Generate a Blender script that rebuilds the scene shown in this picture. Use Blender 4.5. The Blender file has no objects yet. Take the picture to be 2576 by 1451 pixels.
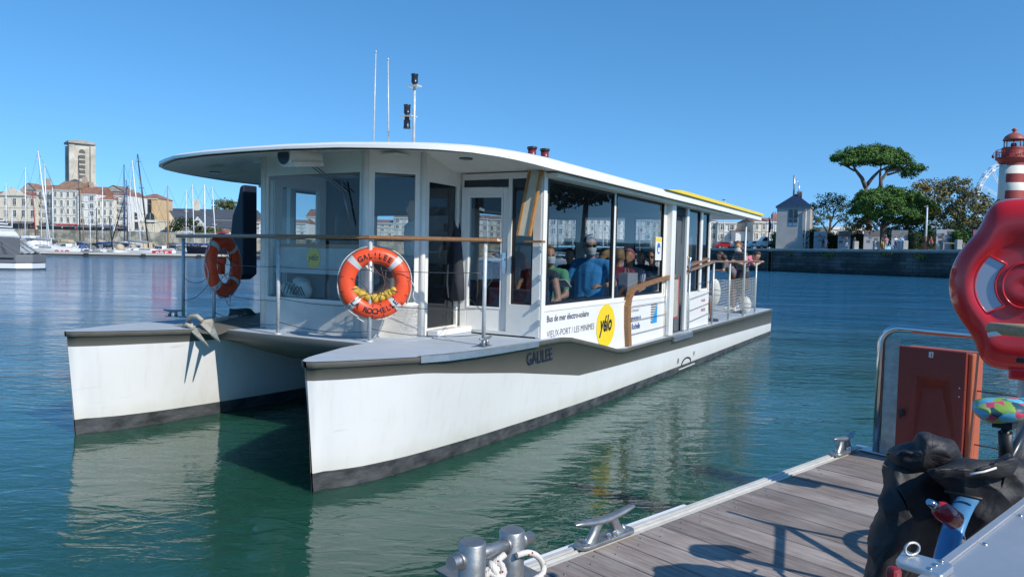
import bpy, bmesh, math, random
from math import sin, cos, pi, radians, atan2, sqrt
from mathutils import Vector, Matrix
random.seed(7)
scene = bpy.context.scene
COL = scene.collection

# ---------------------------------------------------------------- camera
FPX, CAMH = 1860.0, 2.0
ROLL, PITCH = radians(1.295), math.atan(87 / 1860.0)
CX, CY = 1288.0, 725.5
FWD = Vector((0, cos(PITCH), -sin(PITCH)))
_u0 = Vector((0, sin(PITCH), cos(PITCH)))
_r0 = Vector((1, 0, 0))
RT = _r0 * cos(ROLL) + _u0 * sin(ROLL)
UP = _r0 * -sin(ROLL) + _u0 * cos(ROLL)
CAM = Vector((0, 0, CAMH))
cam_data = bpy.data.cameras.new('camera')
cam = bpy.data.objects.new('camera', cam_data)
COL.objects.link(cam)
m = Matrix((RT, UP, -FWD)).transposed().to_4x4()
m.translation = CAM
cam.matrix_world = m
cam_data.sensor_width = 36.0
cam_data.lens = FPX / 2576.0 * 36.0
cam_data.clip_start = 0.05
cam_data.clip_end = 9000
scene.camera = cam

# ---------------------------------------------------------------- sky and sun
SUN_EL = radians(37.5)
SUN_H = Vector((-0.717, 0.661, 0)).normalized()          # horizontal direction the light travels
world = bpy.data.worlds.new('World')
scene.world = world
world.use_nodes = True
wn = world.node_tree
sky = wn.nodes.new('ShaderNodeTexSky')
sky.sky_type = 'NISHITA'
sky.sun_disc = False
sky.sun_elevation = SUN_EL
sky.sun_rotation = atan2(-SUN_H.x, -SUN_H.y)
sky.altitude = 0
sky.air_density = 1.0
sky.dust_density = 0.0
sky.ozone_density = 4.0
bg = wn.nodes['Background']
wtc = wn.nodes.new('ShaderNodeTexCoord')
wad = wn.nodes.new('ShaderNodeVectorMath'); wad.operation = 'ADD'; wad.inputs[1].default_value = (0, 0, 0.14)
wno = wn.nodes.new('ShaderNodeVectorMath'); wno.operation = 'NORMALIZE'
wn.links.new(wtc.outputs['Generated'], wad.inputs[0]); wn.links.new(wad.outputs[0], wno.inputs[0]); wn.links.new(wno.outputs[0], sky.inputs['Vector'])
hs = wn.nodes.new('ShaderNodeHueSaturation')
hs.inputs['Saturation'].default_value = 1.22
hs.inputs['Hue'].default_value = 0.495
wn.links.new(sky.outputs[0], hs.inputs['Color'])
wn.links.new(hs.outputs[0], bg.inputs['Color'])
bg.inputs['Strength'].default_value = 0.15
sun_data = bpy.data.lights.new('sun', 'SUN')
sun_data.energy = 3.7
sun_data.angle = radians(0.55)
sun_data.color = (1.0, 0.955, 0.88)
sun = bpy.data.objects.new('sun', sun_data)
COL.objects.link(sun)
_sd = Vector((SUN_H.x * cos(SUN_EL), SUN_H.y * cos(SUN_EL), -sin(SUN_EL)))
sun.rotation_euler = _sd.to_track_quat('-Z', 'Y').to_euler()
sun.location = (40, -40, 60)
scene.view_settings.view_transform = 'Standard'
scene.view_settings.look = 'None'
scene.view_settings.exposure = 0.35
scene.view_settings.gamma = 1.0

# ---------------------------------------------------------------- survey helpers
def ray(x, y):
    return RT * ((x - CX) / FPX) - UP * ((y - CY) / FPX) + FWD
def at_z(x, y, z):
    d = ray(x, y); return CAM + d * ((z - CAMH) / d.z)
def at(x, y, depth):
    d = ray(x, y); return CAM + d * (depth / d.y)
_d = ray(2351, 662)
BA = Vector((_d.x, _d.y, 0)).normalized()                # boat: aft
BS = Vector((-BA.y, BA.x, 0))                            # boat: starboard
BO = at_z(805, 1240, 0); BO.z = 0
def loc_b(p):
    q = p - BO; return Vector((q.dot(BA), q.dot(BS), q.z))
def on_v(x, y, v):
    d = ray(x, y); return loc_b(CAM + d * ((v - (CAM - BO).dot(BS)) / d.dot(BS)))
def on_u(x, y, u):
    d = ray(x, y); return loc_b(CAM + d * ((u - (CAM - BO).dot(BA)) / d.dot(BA)))
def on_z(x, y, z):
    return loc_b(at_z(x, y, z))

# ---------------------------------------------------------------- materials
MATS = {}
def mat(name, col, rough=0.5, metal=0.0, var=0.12, scale=6.0, bump=0.0, bscale=40.0, spec=0.5, coat=0.0,
        col2=None, detail=4.0, stretch=None, emit=None, sub=0.0):
    if name in MATS: return MATS[name]
    mt = bpy.data.materials.new(name); mt.use_nodes = True
    nt = mt.node_tree; b = nt.nodes['Principled BSDF']
    b.inputs['Roughness'].default_value = rough
    b.inputs['Metallic'].default_value = metal
    b.inputs['Specular IOR Level'].default_value = spec
    b.inputs['Coat Weight'].default_value = coat
    tc = nt.nodes.new('ShaderNodeTexCoord')
    src = tc.outputs['Object']
    if stretch:
        mp = nt.nodes.new('ShaderNodeMapping'); mp.inputs['Scale'].default_value = stretch
        nt.links.new(src, mp.inputs[0]); src = mp.outputs[0]
    if var > 0 or col2:
        n = nt.nodes.new('ShaderNodeTexNoise'); n.inputs['Scale'].default_value = scale
        n.inputs['Detail'].default_value = detail; n.inputs['Roughness'].default_value = 0.6
        nt.links.new(src, n.inputs['Vector'])
        r = nt.nodes.new('ShaderNodeValToRGB')
        r.color_ramp.elements[0].position = 0.3; r.color_ramp.elements[1].position = 0.7
        c0 = [c * (1 - var) for c in col]; c1 = list(col2) if col2 else [min(1, c * (1 + var * 0.6)) for c in col]
        r.color_ramp.elements[0].color = (*c0, 1); r.color_ramp.elements[1].color = (*c1, 1)
        nt.links.new(n.outputs['Fac'], r.inputs[0]); nt.links.new(r.outputs[0], b.inputs['Base Color'])
    else:
        b.inputs['Base Color'].default_value = (*col, 1)
    if bump > 0:
        n2 = nt.nodes.new('ShaderNodeTexNoise'); n2.inputs['Scale'].default_value = bscale
        n2.inputs['Detail'].default_value = 5
        nt.links.new(src, n2.inputs['Vector'])
        bp = nt.nodes.new('ShaderNodeBump'); bp.inputs['Strength'].default_value = bump
        bp.inputs['Distance'].default_value = 0.02
        nt.links.new(n2.outputs['Fac'], bp.inputs['Height']); nt.links.new(bp.outputs[0], b.inputs['Normal'])
    if emit:
        b.inputs['Emission Color'].default_value = (*emit[:3], 1); b.inputs['Emission Strength'].default_value = emit[3]
    MATS[name] = mt
    return mt

def glass(name, tint, rough=0.0, ior=1.5, boost=1.0):
    if name in MATS: return MATS[name]
    mt = bpy.data.materials.new(name); mt.use_nodes = True
    nt = mt.node_tree; nt.nodes.remove(nt.nodes['Principled BSDF'])
    out = nt.nodes['Material Output']
    tr = nt.nodes.new('ShaderNodeBsdfTransparent'); tr.inputs[0].default_value = (*tint, 1)
    gl = nt.nodes.new('ShaderNodeBsdfGlossy'); gl.inputs['Roughness'].default_value = rough
    gl.inputs[0].default_value = (1, 1, 1, 1)
    lw = nt.nodes.new('ShaderNodeLayerWeight'); lw.inputs[0].default_value = 0.5
    pw = nt.nodes.new('ShaderNodeMath'); pw.operation = 'POWER'; pw.inputs[1].default_value = 4.0
    ml = nt.nodes.new('ShaderNodeMath'); ml.operation = 'MULTIPLY_ADD'; ml.use_clamp = True
    ml.inputs[1].default_value = 0.9 * boost; ml.inputs[2].default_value = 0.045 * boost
    mx = nt.nodes.new('ShaderNodeMixShader')
    nt.links.new(lw.outputs['Facing'], pw.inputs[0]); nt.links.new(pw.outputs[0], ml.inputs[0]); nt.links.new(ml.outputs[0], mx.inputs[0])
    nt.links.new(tr.outputs[0], mx.inputs[1]); nt.links.new(gl.outputs[0], mx.inputs[2])
    nt.links.new(mx.outputs[0], out.inputs[0])
    MATS[name] = mt
    return mt

# ---------------------------------------------------------------- object helpers
def tag(o, label=None, cat=None, group=None, kind=None):
    if label: o['label'] = label
    if cat: o['category'] = cat
    if group: o['group'] = group
    if kind: o['kind'] = kind
    return o
def empty(name, loc=(0, 0, 0), rz=0.0, label=None, cat=None, group=None, parent=None):
    o = bpy.data.objects.new(name, None); COL.objects.link(o)
    o.location = loc; o.rotation_euler = (0, 0, rz); o.empty_display_size = 0.2
    if parent: o.parent = parent
    tag(o, label, cat, group)
    return o
def copy_tree(o, parent=None):
    c = o.copy(); COL.objects.link(c)
    if parent: c.parent = parent
    for ch in list(o.children): copy_tree(ch, c)
    return c

class MB:
    def __init__(self): self.bm = bmesh.new(); self.mi = 0; self.sm = False
    def mat(self, i): self.mi = i; return self
    def face(self, vs, smooth=None):
        try: f = self.bm.faces.new(vs)
        except ValueError: return None
        f.material_index = self.mi; f.smooth = self.sm if smooth is None else smooth
        return f
    def poly(self, pts, smooth=False):
        return self.face([self.bm.verts.new(p) for p in pts], smooth)
    def box(self, c, s, rot=None, rz=0.0, taper=1.0):
        M = Matrix.Rotation(rz, 3, 'Z') if rot is None else rot
        c = Vector(c); h = [x / 2 for x in s]; vs = []
        for dz in (-1, 1):
            t = taper if dz > 0 else 1.0
            for dx, dy in ((-1, -1), (1, -1), (1, 1), (-1, 1)):
                vs.append(self.bm.verts.new(c + M @ Vector((dx * h[0] * t, dy * h[1] * t, dz * h[2]))))
        for q in ((3, 2, 1, 0), (4, 5, 6, 7), (0, 1, 5, 4), (1, 2, 6, 5), (2, 3, 7, 6), (3, 0, 4, 7)):
            self.face([vs[i] for i in q], False)
        return self
    def bounds(self, x0, x1, y0, y1, z0, z1):
        return self.box(((x0 + x1) / 2, (y0 + y1) / 2, (z0 + z1) / 2), (abs(x1 - x0), abs(y1 - y0), abs(z1 - z0)))
    def bar(self, a, b, w, h, up=Vector((0, 0, 1))):
        a = Vector(a); b = Vector(b); d = (b - a); L = d.length
        if L < 1e-6: return self
        d.normalize(); s = d.cross(up)
        if s.length < 1e-4: s = d.cross(Vector((1, 0, 0)))
        s.normalize(); t = s.cross(d).normalized()
        return self.box((a + b) / 2, (L, w, h), rot=Matrix((d, s, t)).transposed())
    def tube(self, pts, r, n=10, caps=True, closed=False, mats=None):
        pts = [Vector(p) for p in pts]; N = len(pts)
        rs = r if isinstance(r, (list, tuple)) else [r] * N
        rings = []; prev = None
        for i, p in enumerate(pts):
            if closed: t = (pts[(i + 1) % N] - pts[i - 1])
            elif i == 0: t = pts[1] - p
            elif i == N - 1: t = p - pts[-2]
            else: t = (pts[i + 1] - p).normalized() + (p - pts[i - 1]).normalized()
            if t.length < 1e-9: t = Vector((0, 0, 1))
            t.normalize()
            if prev is None:
                a = t.cross(Vector((0, 0, 1)))
                if a.length < 1e-3: a = t.cross(Vector((1, 0, 0)))
                a.normalize()
            else:
                a = prev - t * prev.dot(t)
                if a.length < 1e-6: a = t.cross(Vector((1, 0, 0)))
                a.normalize()
            prev = a; b = t.cross(a)
            rings.append([self.bm.verts.new(p + (a * cos(2 * pi * k / n) + b * sin(2 * pi * k / n)) * rs[i]) for k in range(n)])
        M = N if closed else N - 1
        for i in range(M):
            A, B = rings[i], rings[(i + 1) % N]
            if mats: self.mi = mats[i % len(mats)]
            for k in range(n): self.face([A[k], A[(k + 1) % n], B[(k + 1) % n], B[k]], True)
        if caps and not closed:
            self.face(list(reversed(rings[0])), False); self.face(rings[-1], False)
        return self
    def cyl(self, a, b, r0, r1=None, n=14): return self.tube([a, b], [r0, r0 if r1 is None else r1], n)
    def lathe(self, prof, c=(0, 0, 0), n=24, mats=None, smooth=True, rot=None):
        c = Vector(c); R = rot or Matrix.Identity(3); rings = []
        for r, z in prof:
            rings.append([self.bm.verts.new(c + R @ Vector((max(r, 1e-4) * cos(2 * pi * k / n), max(r, 1e-4) * sin(2 * pi * k / n), z))) for k in range(n)])
        for i in range(len(prof) - 1):
            if mats: self.mi = mats[i]
            for k in range(n): self.face([rings[i][k], rings[i][(k + 1) % n], rings[i + 1][(k + 1) % n], rings[i + 1][k]], smooth)
        self.face(list(reversed(rings[0])), False); self.face(rings[-1], False)
        return self
    def sphere(self, c, r, n=14, m_=8, rot=None):
        r = (r, r, r) if not isinstance(r, (tuple, list)) else r
        c = Vector(c); R = rot or Matrix.Identity(3); rows = []
        for i in range(m_ + 1):
            th = pi * i / m_; row = []
            if i in (0, m_): row = [self.bm.verts.new(c + R @ Vector((0, 0, r[2] * cos(th))))]
            else:
                for k in range(n):
                    ph = 2 * pi * k / n
                    row.append(self.bm.verts.new(c + R @ Vector((r[0] * sin(th) * cos(ph), r[1] * sin(th) * sin(ph), r[2] * cos(th)))))
            rows.append(row)
        for i in range(m_):
            A, B = rows[i], rows[i + 1]
            for k in range(n):
                if len(A) == 1: self.face([A[0], B[k], B[(k + 1) % n]], True)
                elif len(B) == 1: self.face([A[k], B[0], A[(k + 1) % n]], True)
                else: self.face([A[k], B[k], B[(k + 1) % n], A[(k + 1) % n]], True)
        return self
    def prism(self, poly, z0, z1, f=None):
        """extrude a 2D outline; f maps (x, y, z) to a point"""
        f = f or (lambda x, y, z: Vector((x, y, z)))
        A = [self.bm.verts.new(f(x, y, z0)) for x, y in poly]; B = [self.bm.verts.new(f(x, y, z1)) for x, y in poly]
        n = len(poly)
        self.face(list(reversed(A)), False); self.face(B, False)
        for k in range(n): self.face([A[k], A[(k + 1) % n], B[(k + 1) % n], B[k]], False)
        return self
    def grid(self, rows, smooth=True, mats=None):
        V = [[self.bm.verts.new(p) for p in row] for row in rows]
        for i in range(len(V) - 1):
            for j in range(len(V[0]) - 1):
                if mats: self.mi = mats[i] if not callable(mats) else mats(i, j)
                self.face([V[i][j], V[i][j + 1], V[i + 1][j + 1], V[i + 1][j]], smooth)
        return self
    def build(self, name, mats, parent=None, loc=None, rz=None, bevel=0.0, seg=2, fix=True):
        if fix: bmesh.ops.recalc_face_normals(self.bm, faces=self.bm.faces)
        me = bpy.data.meshes.new(name); self.bm.to_mesh(me); self.bm.free()
        for mm in (mats if isinstance(mats, (list, tuple)) else [mats]): me.materials.append(mm)
        o = bpy.data.objects.new(name, me); COL.objects.link(o)
        if parent: o.parent = parent
        if loc is not None: o.location = loc
        if rz is not None: o.rotation_euler = (0, 0, rz)
        if bevel > 0:
            b = o.modifiers.new('bevel', 'BEVEL'); b.width = bevel; b.segments = seg; b.limit_method = 'ANGLE'
            b.angle_limit = radians(40); b.harden_normals = False
        return o

def text_mesh(s, size=1.0, xs=1.0, bold=0.0, shear=0.0, extrude=0.0, align='LEFT'):
    cu = bpy.data.curves.new('t', 'FONT'); cu.body = s; cu.size = size; cu.offset = bold
    cu.shear = shear; cu.extrude = extrude; cu.align_x = align; cu.resolution_u = 3
    o = bpy.data.objects.new('t', cu); COL.objects.link(o)
    dg = bpy.context.evaluated_depsgraph_get()
    me = bpy.data.meshes.new_from_object(o.evaluated_get(dg))
    bpy.data.objects.remove(o); bpy.data.curves.remove(cu)
    for v in me.vertices: v.co.x *= xs
    return me
def lettering(name, s, size, f, material, parent, xs=1.0, bold=0.0, shear=0.0, align='LEFT'):
    """text whose every vertex (x, y) is laid on a surface by f"""
    me = text_mesh(s, size, xs, bold, shear, 0, align)
    for v in me.vertices: v.co = f(v.co.x, v.co.y)
    me.materials.clear(); me.materials.append(material)
    o = bpy.data.objects.new(name, me); COL.objects.link(o)
    if parent: o.parent = parent
    return o

# common materials
WHITE = mat('white gelcoat', (0.82, 0.79, 0.74), 0.28, var=0.05, scale=1.5, coat=0.2)
def hull_paint():
    mt = bpy.data.materials.new('scuffed white hull paint'); mt.use_nodes = True; nt = mt.node_tree; L = nt.links; b = nt.nodes['Principled BSDF']; b.inputs['Roughness'].default_value = 0.3; b.inputs['Coat Weight'].default_value = 0.15
    tc = nt.nodes.new('ShaderNodeTexCoord')
    def nz(sc, det, vec):
        mp = nt.nodes.new('ShaderNodeMapping'); mp.inputs['Scale'].default_value = vec; L.new(tc.outputs['Object'], mp.inputs[0])
        n = nt.nodes.new('ShaderNodeTexNoise'); n.inputs['Scale'].default_value = sc; n.inputs['Detail'].default_value = det; L.new(mp.outputs[0], n.inputs['Vector']); return n.outputs['Fac']
    def ramp(f, a, b_, c0, c1):
        r = nt.nodes.new('ShaderNodeValToRGB'); r.color_ramp.elements[0].position = a; r.color_ramp.elements[1].position = b_; r.color_ramp.elements[0].color = (*c0, 1); r.color_ramp.elements[1].color = (*c1, 1); L.new(f, r.inputs[0]); return r.outputs[0]
    def mul(a, b_):
        m_ = nt.nodes.new('ShaderNodeMix'); m_.data_type = 'RGBA'; m_.blend_type = 'MULTIPLY'; m_.inputs[0].default_value = 1; L.new(a, m_.inputs[6]); L.new(b_, m_.inputs[7]); return m_.outputs[2]
    c = ramp(nz(1.2, 5, (1, 1, 1)), .3, .7, (.72, .71, .68), (.775, .765, .74))
    c = mul(c, ramp(nz(5, 4, (3, 3, .35)), .30, .48, (.955, .95, .935), (1, 1, 1)))       # faint vertical runs
    c = mul(c, ramp(nz(2.2, 8, (.7, 1, 6)), .27, .33, (.86, .855, .84), (1, 1, 1)))        # fender scuffs
    sp = nt.nodes.new('ShaderNodeSeparateXYZ'); L.new(tc.outputs['Object'], sp.inputs[0])
    ad = nt.nodes.new('ShaderNodeMath'); ad.operation = 'MULTIPLY_ADD'; ad.inputs[1].default_value = .22; L.new(nz(4, 6, (1, 1, .4)), ad.inputs[0]); L.new(sp.outputs['Z'], ad.inputs[2])
    mr = nt.nodes.new('ShaderNodeMapRange'); mr.inputs['From Min'].default_value = .24; mr.inputs['From Max'].default_value = .42; L.new(ad.outputs[0], mr.inputs['Value'])
    c = mul(c, ramp(mr.outputs[0], 0, 1, (.90, .88, .82), (1, 1, 1)))                      # waterline grime
    L.new(c, b.inputs['Base Color']); MATS['scuffed white hull paint'] = mt; return mt
HULLW = hull_paint()
WHITE_ROOF = mat('white roof paint', (0.84, 0.82, 0.78), 0.35, var=0.04, scale=2)
CREAM = mat('off white painted frame', (0.79, 0.765, 0.70), 0.4, var=0.08, scale=4)
SOFFIT = mat('grey white soffit', (0.83, 0.80, 0.73), 0.5, var=0.06, scale=3)
GREYBAND = mat('warm grey hull paint', (0.125, 0.120, 0.102), 0.45, var=0.08, scale=2)
LIP = mat('grey rubbing strip', (0.150, 0.143, 0.122), 0.6, var=0.15, scale=5, bump=0.1)
BOOT = mat('black antifouling', (0.028, 0.030, 0.034), 0.6, var=0.3, scale=5, col2=(0.095, 0.10, 0.105), bump=0.3, bscale=12, stretch=(1, 1, 2))
DECK = mat('pale grey nonslip deck', (0.40, 0.45, 0.50), 0.75, var=0.07, scale=3, bump=0.25, bscale=250)
ALU = mat('aluminium', (0.62, 0.63, 0.63), 0.38, metal=0.85, var=0.12, scale=8, bump=0.05)
GALV = mat('galvanised steel', (0.36, 0.37, 0.37), 0.42, metal=0.8, var=0.25, scale=14, bump=0.12, bscale=22)
STEEL = mat('polished stainless', (0.66, 0.66, 0.66), 0.16, metal=1.0, var=0.05)
RAILW = mat('pale painted rail post', (0.55, 0.57, 0.56), 0.45, metal=0.25, var=0.18, scale=18, bump=0.15)
TEAK = mat('varnished brown wood', (0.30, 0.145, 0.055), 0.38, var=0.35, scale=9, stretch=(1, 8, 8), coat=0.2)
WIRE = mat('dark wire', (0.10, 0.10, 0.11), 0.4, metal=0.7, var=0)
BLACK = mat('black rubber', (0.012, 0.012, 0.014), 0.5, var=0.2)
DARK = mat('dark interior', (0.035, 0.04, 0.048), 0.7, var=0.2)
NAVY = mat('navy lettering', (0.012, 0.016, 0.04), 0.5, var=0)
YELLOW = mat('yellow paint', (0.86, 0.60, 0.02), 0.4, var=0.04)
ORANGE = mat('orange buoy skin', (0.80, 0.080, 0.02), 0.42, var=0.12, scale=8, bump=0.1, bscale=20)
RETRO = mat('grey reflective tape', (0.55, 0.56, 0.54), 0.35, var=0.1)
ROPEW = mat('white rope', (0.62, 0.60, 0.54), 0.8, var=0.25, scale=60, bump=0.5, bscale=150)
RUBW = mat('white vinyl', (0.72, 0.70, 0.63), 0.45, var=0.1)
GLASS_S = glass('tinted side glass', (0.64, 0.67, 0.68), boost=0.9)
GLASS_F = glass('clear front glass', (0.86, 0.90, 0.90), boost=1.0)
# ================================================================= water, land, quays
def water_material():
    mt = bpy.data.materials.new('harbour water'); mt.use_nodes = True
    nt = mt.node_tree; b = nt.nodes['Principled BSDF']; L = nt.links
    b.inputs['Roughness'].default_value = 0.03
    b.inputs['IOR'].default_value = 1.40
    b.inputs['Specular IOR Level'].default_value = 0.5
    b.inputs['Subsurface Weight'].default_value = 1.0; b.inputs['Subsurface Radius'].default_value = (0.35, 1.0, 0.8); b.inputs['Subsurface Scale'].default_value = 0.8
    tc = nt.nodes.new('ShaderNodeTexCoord')
    def noise(scale, detail, sx, sy, rot, rough=0.5, dist=0.0):
        mp = nt.nodes.new('ShaderNodeMapping'); mp.inputs['Scale'].default_value = (sx, sy, 1)
        mp.inputs['Rotation'].default_value = (0, 0, rot)
        n = nt.nodes.new('ShaderNodeTexNoise'); n.inputs['Scale'].default_value = scale
        n.inputs['Detail'].default_value = detail; n.inputs['Roughness'].default_value = rough
        n.inputs['Distortion'].default_value = dist
        L.new(tc.outputs['Object'], mp.inputs[0]); L.new(mp.outputs[0], n.inputs['Vector']); return n.outputs['Fac']
    def mth(op, a, bb):
        q = nt.nodes.new('ShaderNodeMath'); q.operation = op
        for i, v in enumerate((a, bb)):
            if isinstance(v, (int, float)): q.inputs[i].default_value = v
            else: L.new(v, q.inputs[i])
        return q.outputs[0]
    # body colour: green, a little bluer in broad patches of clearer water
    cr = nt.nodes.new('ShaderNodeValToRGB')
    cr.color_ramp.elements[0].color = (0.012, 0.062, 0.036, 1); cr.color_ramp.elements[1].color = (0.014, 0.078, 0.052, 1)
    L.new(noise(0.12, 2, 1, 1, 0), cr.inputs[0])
    # green body colour round the ferry; outward blue painted in as sky reflection
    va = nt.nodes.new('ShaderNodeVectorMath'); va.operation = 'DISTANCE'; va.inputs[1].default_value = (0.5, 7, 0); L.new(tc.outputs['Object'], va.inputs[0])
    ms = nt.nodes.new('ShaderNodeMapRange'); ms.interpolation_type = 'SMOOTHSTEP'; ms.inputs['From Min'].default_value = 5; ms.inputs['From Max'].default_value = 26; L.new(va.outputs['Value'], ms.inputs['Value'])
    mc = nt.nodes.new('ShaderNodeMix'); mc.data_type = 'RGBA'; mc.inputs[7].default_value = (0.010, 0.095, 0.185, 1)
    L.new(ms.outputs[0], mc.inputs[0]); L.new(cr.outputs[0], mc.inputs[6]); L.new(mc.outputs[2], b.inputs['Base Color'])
    big = noise(0.55, 2, 1, 1.6, 0.5, 0.45, 0.3)
    mid = noise(1.9, 3, 1, 2.3, 0.45, 0.5, 0.8)
    fin = noise(7.5, 3, 1, 1.5, 0.2, 0.55, 0.8)
    gust = noise(0.10, 2, 1, 2.2, 0.4)                       # cat's paws: rougher and calmer patches
    gr = nt.nodes.new('ShaderNodeMapRange'); gr.inputs['From Min'].default_value = 0.35; gr.inputs['From Max'].default_value = 0.65
    gr.inputs['To Min'].default_value = 0.45; gr.inputs['To Max'].default_value = 1.25
    L.new(gust, gr.inputs['Value'])
    h = mth('ADD', mth('MULTIPLY', big, 0.045), mth('MULTIPLY', mid, 0.036))
    h = mth('ADD', h, mth('MULTIPLY', fin, 0.008))
    h = mth('MULTIPLY', h, gr.outputs[0])
    sp = nt.nodes.new('ShaderNodeSeparateXYZ'); L.new(tc.outputs['Object'], sp.inputs[0])      # sheltered by the pontoon, rougher in the open basin
    dr = nt.nodes.new('ShaderNodeMapRange'); dr.inputs['From Min'].default_value = 7; dr.inputs['From Max'].default_value = 55
    dr.inputs['To Min'].default_value = 0.50; dr.inputs['To Max'].default_value = 7; L.new(sp.outputs['Y'], dr.inputs['Value'])
    h = mth('MULTIPLY', h, dr.outputs[0])
    rr = nt.nodes.new('ShaderNodeMapRange'); rr.inputs['From Min'].default_value = 30; rr.inputs['From Max'].default_value = 120
    rr.inputs['To Min'].default_value = 0.03; rr.inputs['To Max'].default_value = 0.13; L.new(sp.outputs['Y'], rr.inputs['Value']); L.new(rr.outputs[0], b.inputs['Roughness'])
    bp = nt.nodes.new('ShaderNodeBump'); bp.inputs['Strength'].default_value = 1.0; bp.inputs['Distance'].default_value = 1.0
    L.new(h, bp.inputs['Height']); L.new(bp.outputs[0], b.inputs['Normal'])
    return mt
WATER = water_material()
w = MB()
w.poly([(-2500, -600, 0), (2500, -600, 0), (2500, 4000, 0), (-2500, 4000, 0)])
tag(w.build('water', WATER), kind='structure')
sb = MB(); sb.poly([(-2500, -600, -6), (2500, -600, -6), (2500, 4000, -6), (-2500, 4000, -6)])
tag(sb.build('seabed', mat('mud', (0.05, 0.06, 0.04), 0.9)), kind='structure')

ZR, ZL = 3.9, 6.5
q0 = at_z(2434, 629, ZR); q1 = at_z(1783, 624.5, ZR)
qd = (q1 - q0); qd.z = 0; qd.normalize()
qa = q0 - qd * 45; qb = q1 + qd * 22
qn = Vector((qd.y, -qd.x, 0))                    # landward side
if qn.x < 0: qn = -qn
YL = 262.0
PAVE = mat('quay paving', (0.36, 0.34, 0.31), 0.85, var=0.15, scale=0.6, bump=0.2)
g = MB()
g.prism([(qa.x, qa.y), (qb.x, qb.y), (qb.x - 30, 215), (qb.x - 30, 1500), (1600, 1500), (1600, qa.y - 60), (qa.x + 12, qa.y - 60)], ZR - 0.5, ZR)
tag(g.build('quayside', PAVE), kind='structure')
g = MB(); g.bounds(-700, qb.x - 30.01, YL, 1500, ZL - 0.6, ZL)
tag(g.build('old_port_ground', PAVE), kind='structure')

def stone_wall_material(name, c1, c2, mortar, bw, bh, wet, rot, weeds=False):
    mt = bpy.data.materials.new(name); mt.use_nodes = True
    nt = mt.node_tree; L = nt.links; b = nt.nodes['Principled BSDF']; b.inputs['Roughness'].default_value = 0.85
    tc = nt.nodes.new('ShaderNodeTexCoord'); sp = nt.nodes.new('ShaderNodeSeparateXYZ'); L.new(tc.outputs['Object'], sp.inputs[0])
    cb = nt.nodes.new('ShaderNodeCombineXYZ'); L.new(sp.outputs['X'], cb.inputs['X']); L.new(sp.outputs['Z'], cb.inputs['Y'])
    br = nt.nodes.new('ShaderNodeTexBrick'); br.inputs['Scale'].default_value = 1
    br.inputs['Brick Width'].default_value = bw; br.inputs['Row Height'].default_value = bh
    br.inputs['Mortar Size'].default_value = 0.035; br.inputs['Color1'].default_value = (*c1, 1)
    br.inputs['Color2'].default_value = (*c2, 1); br.inputs['Mortar'].default_value = (*mortar, 1)
    L.new(cb.outputs[0], br.inputs['Vector'])
    n = nt.nodes.new('ShaderNodeTexNoise'); n.inputs['Scale'].default_value = 0.35; n.inputs['Detail'].default_value = 8
    L.new(tc.outputs['Object'], n.inputs['Vector'])
    n3 = nt.nodes.new('ShaderNodeTexNoise'); n3.inputs['Scale'].default_value = 3.0; n3.inputs['Detail'].default_value = 6
    L.new(tc.outputs['Object'], n3.inputs['Vector'])
    r0 = nt.nodes.new('ShaderNodeValToRGB'); r0.color_ramp.elements[0].position = 0.4; r0.color_ramp.elements[1].position = 0.62
    r0.color_ramp.elements[0].color = (0.45, 0.5, 0.5, 1); r0.color_ramp.elements[1].color = (1.1, 1.1, 1.1, 1)
    L.new(n.outputs['Fac'], r0.inputs[0])
    m1 = nt.nodes.new('ShaderNodeMix'); m1.data_type = 'RGBA'; m1.blend_type = 'MULTIPLY'; m1.inputs[0].default_value = 1
    L.new(br.outputs['Color'], m1.inputs[6]); L.new(r0.outputs[0], m1.inputs[7])
    # tide line: weed and shells below, dark and blotchy
    ad = nt.nodes.new('ShaderNodeMath'); ad.operation = 'MULTIPLY_ADD'; ad.inputs[1].default_value = 1.6
    L.new(n3.outputs['Fac'], ad.inputs[0]); L.new(sp.outputs['Z'], ad.inputs[2])
    mr = nt.nodes.new('ShaderNodeMapRange'); mr.inputs['From Min'].default_value = wet + 0.5; mr.inputs['From Max'].default_value = wet + 1.3
    L.new(ad.outputs[0], mr.inputs['Value'])
    vo = nt.nodes.new('ShaderNodeTexVoronoi'); vo.inputs['Scale'].default_value = 3.2; L.new(tc.outputs['Object'], vo.inputs['Vector'])
    r2 = nt.nodes.new('ShaderNodeValToRGB'); r2.color_ramp.elements[0].position = 0.10; r2.color_ramp.elements[1].position = 0.2
    r2.color_ramp.elements[0].color = (0.16, 0.17, 0.13, 1); r2.color_ramp.elements[1].color = (0.012, 0.018, 0.016, 1)
    L.new(vo.outputs['Distance'], r2.inputs[0])
    m2 = nt.nodes.new('ShaderNodeMix'); m2.data_type = 'RGBA'
    L.new(mr.outputs[0], m2.inputs[0]); L.new(r2.outputs[0], m2.inputs[6]); L.new(m1.outputs[2], m2.inputs[7])
    L.new(m2.outputs[2], b.inputs['Base Color'])
    bp = nt.nodes.new('ShaderNodeBump'); bp.inputs['Distance'].default_value = 0.06; bp.inputs['Strength'].default_value = 0.8
    L.new(n3.outputs['Fac'], bp.inputs['Height']); L.new(bp.outputs[0], b.inputs['Normal'])
    return mt
QW = stone_wall_material('weathered quay stone', (0.125, 0.13, 0.12), (0.05, 0.056, 0.056), (0.02, 0.022, 0.022), 2.1, 0.55, 0.35, 0)
COPE = mat('worn pale coping stone', (0.42, 0.40, 0.36), 0.8, var=0.2, scale=0.8)
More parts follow.
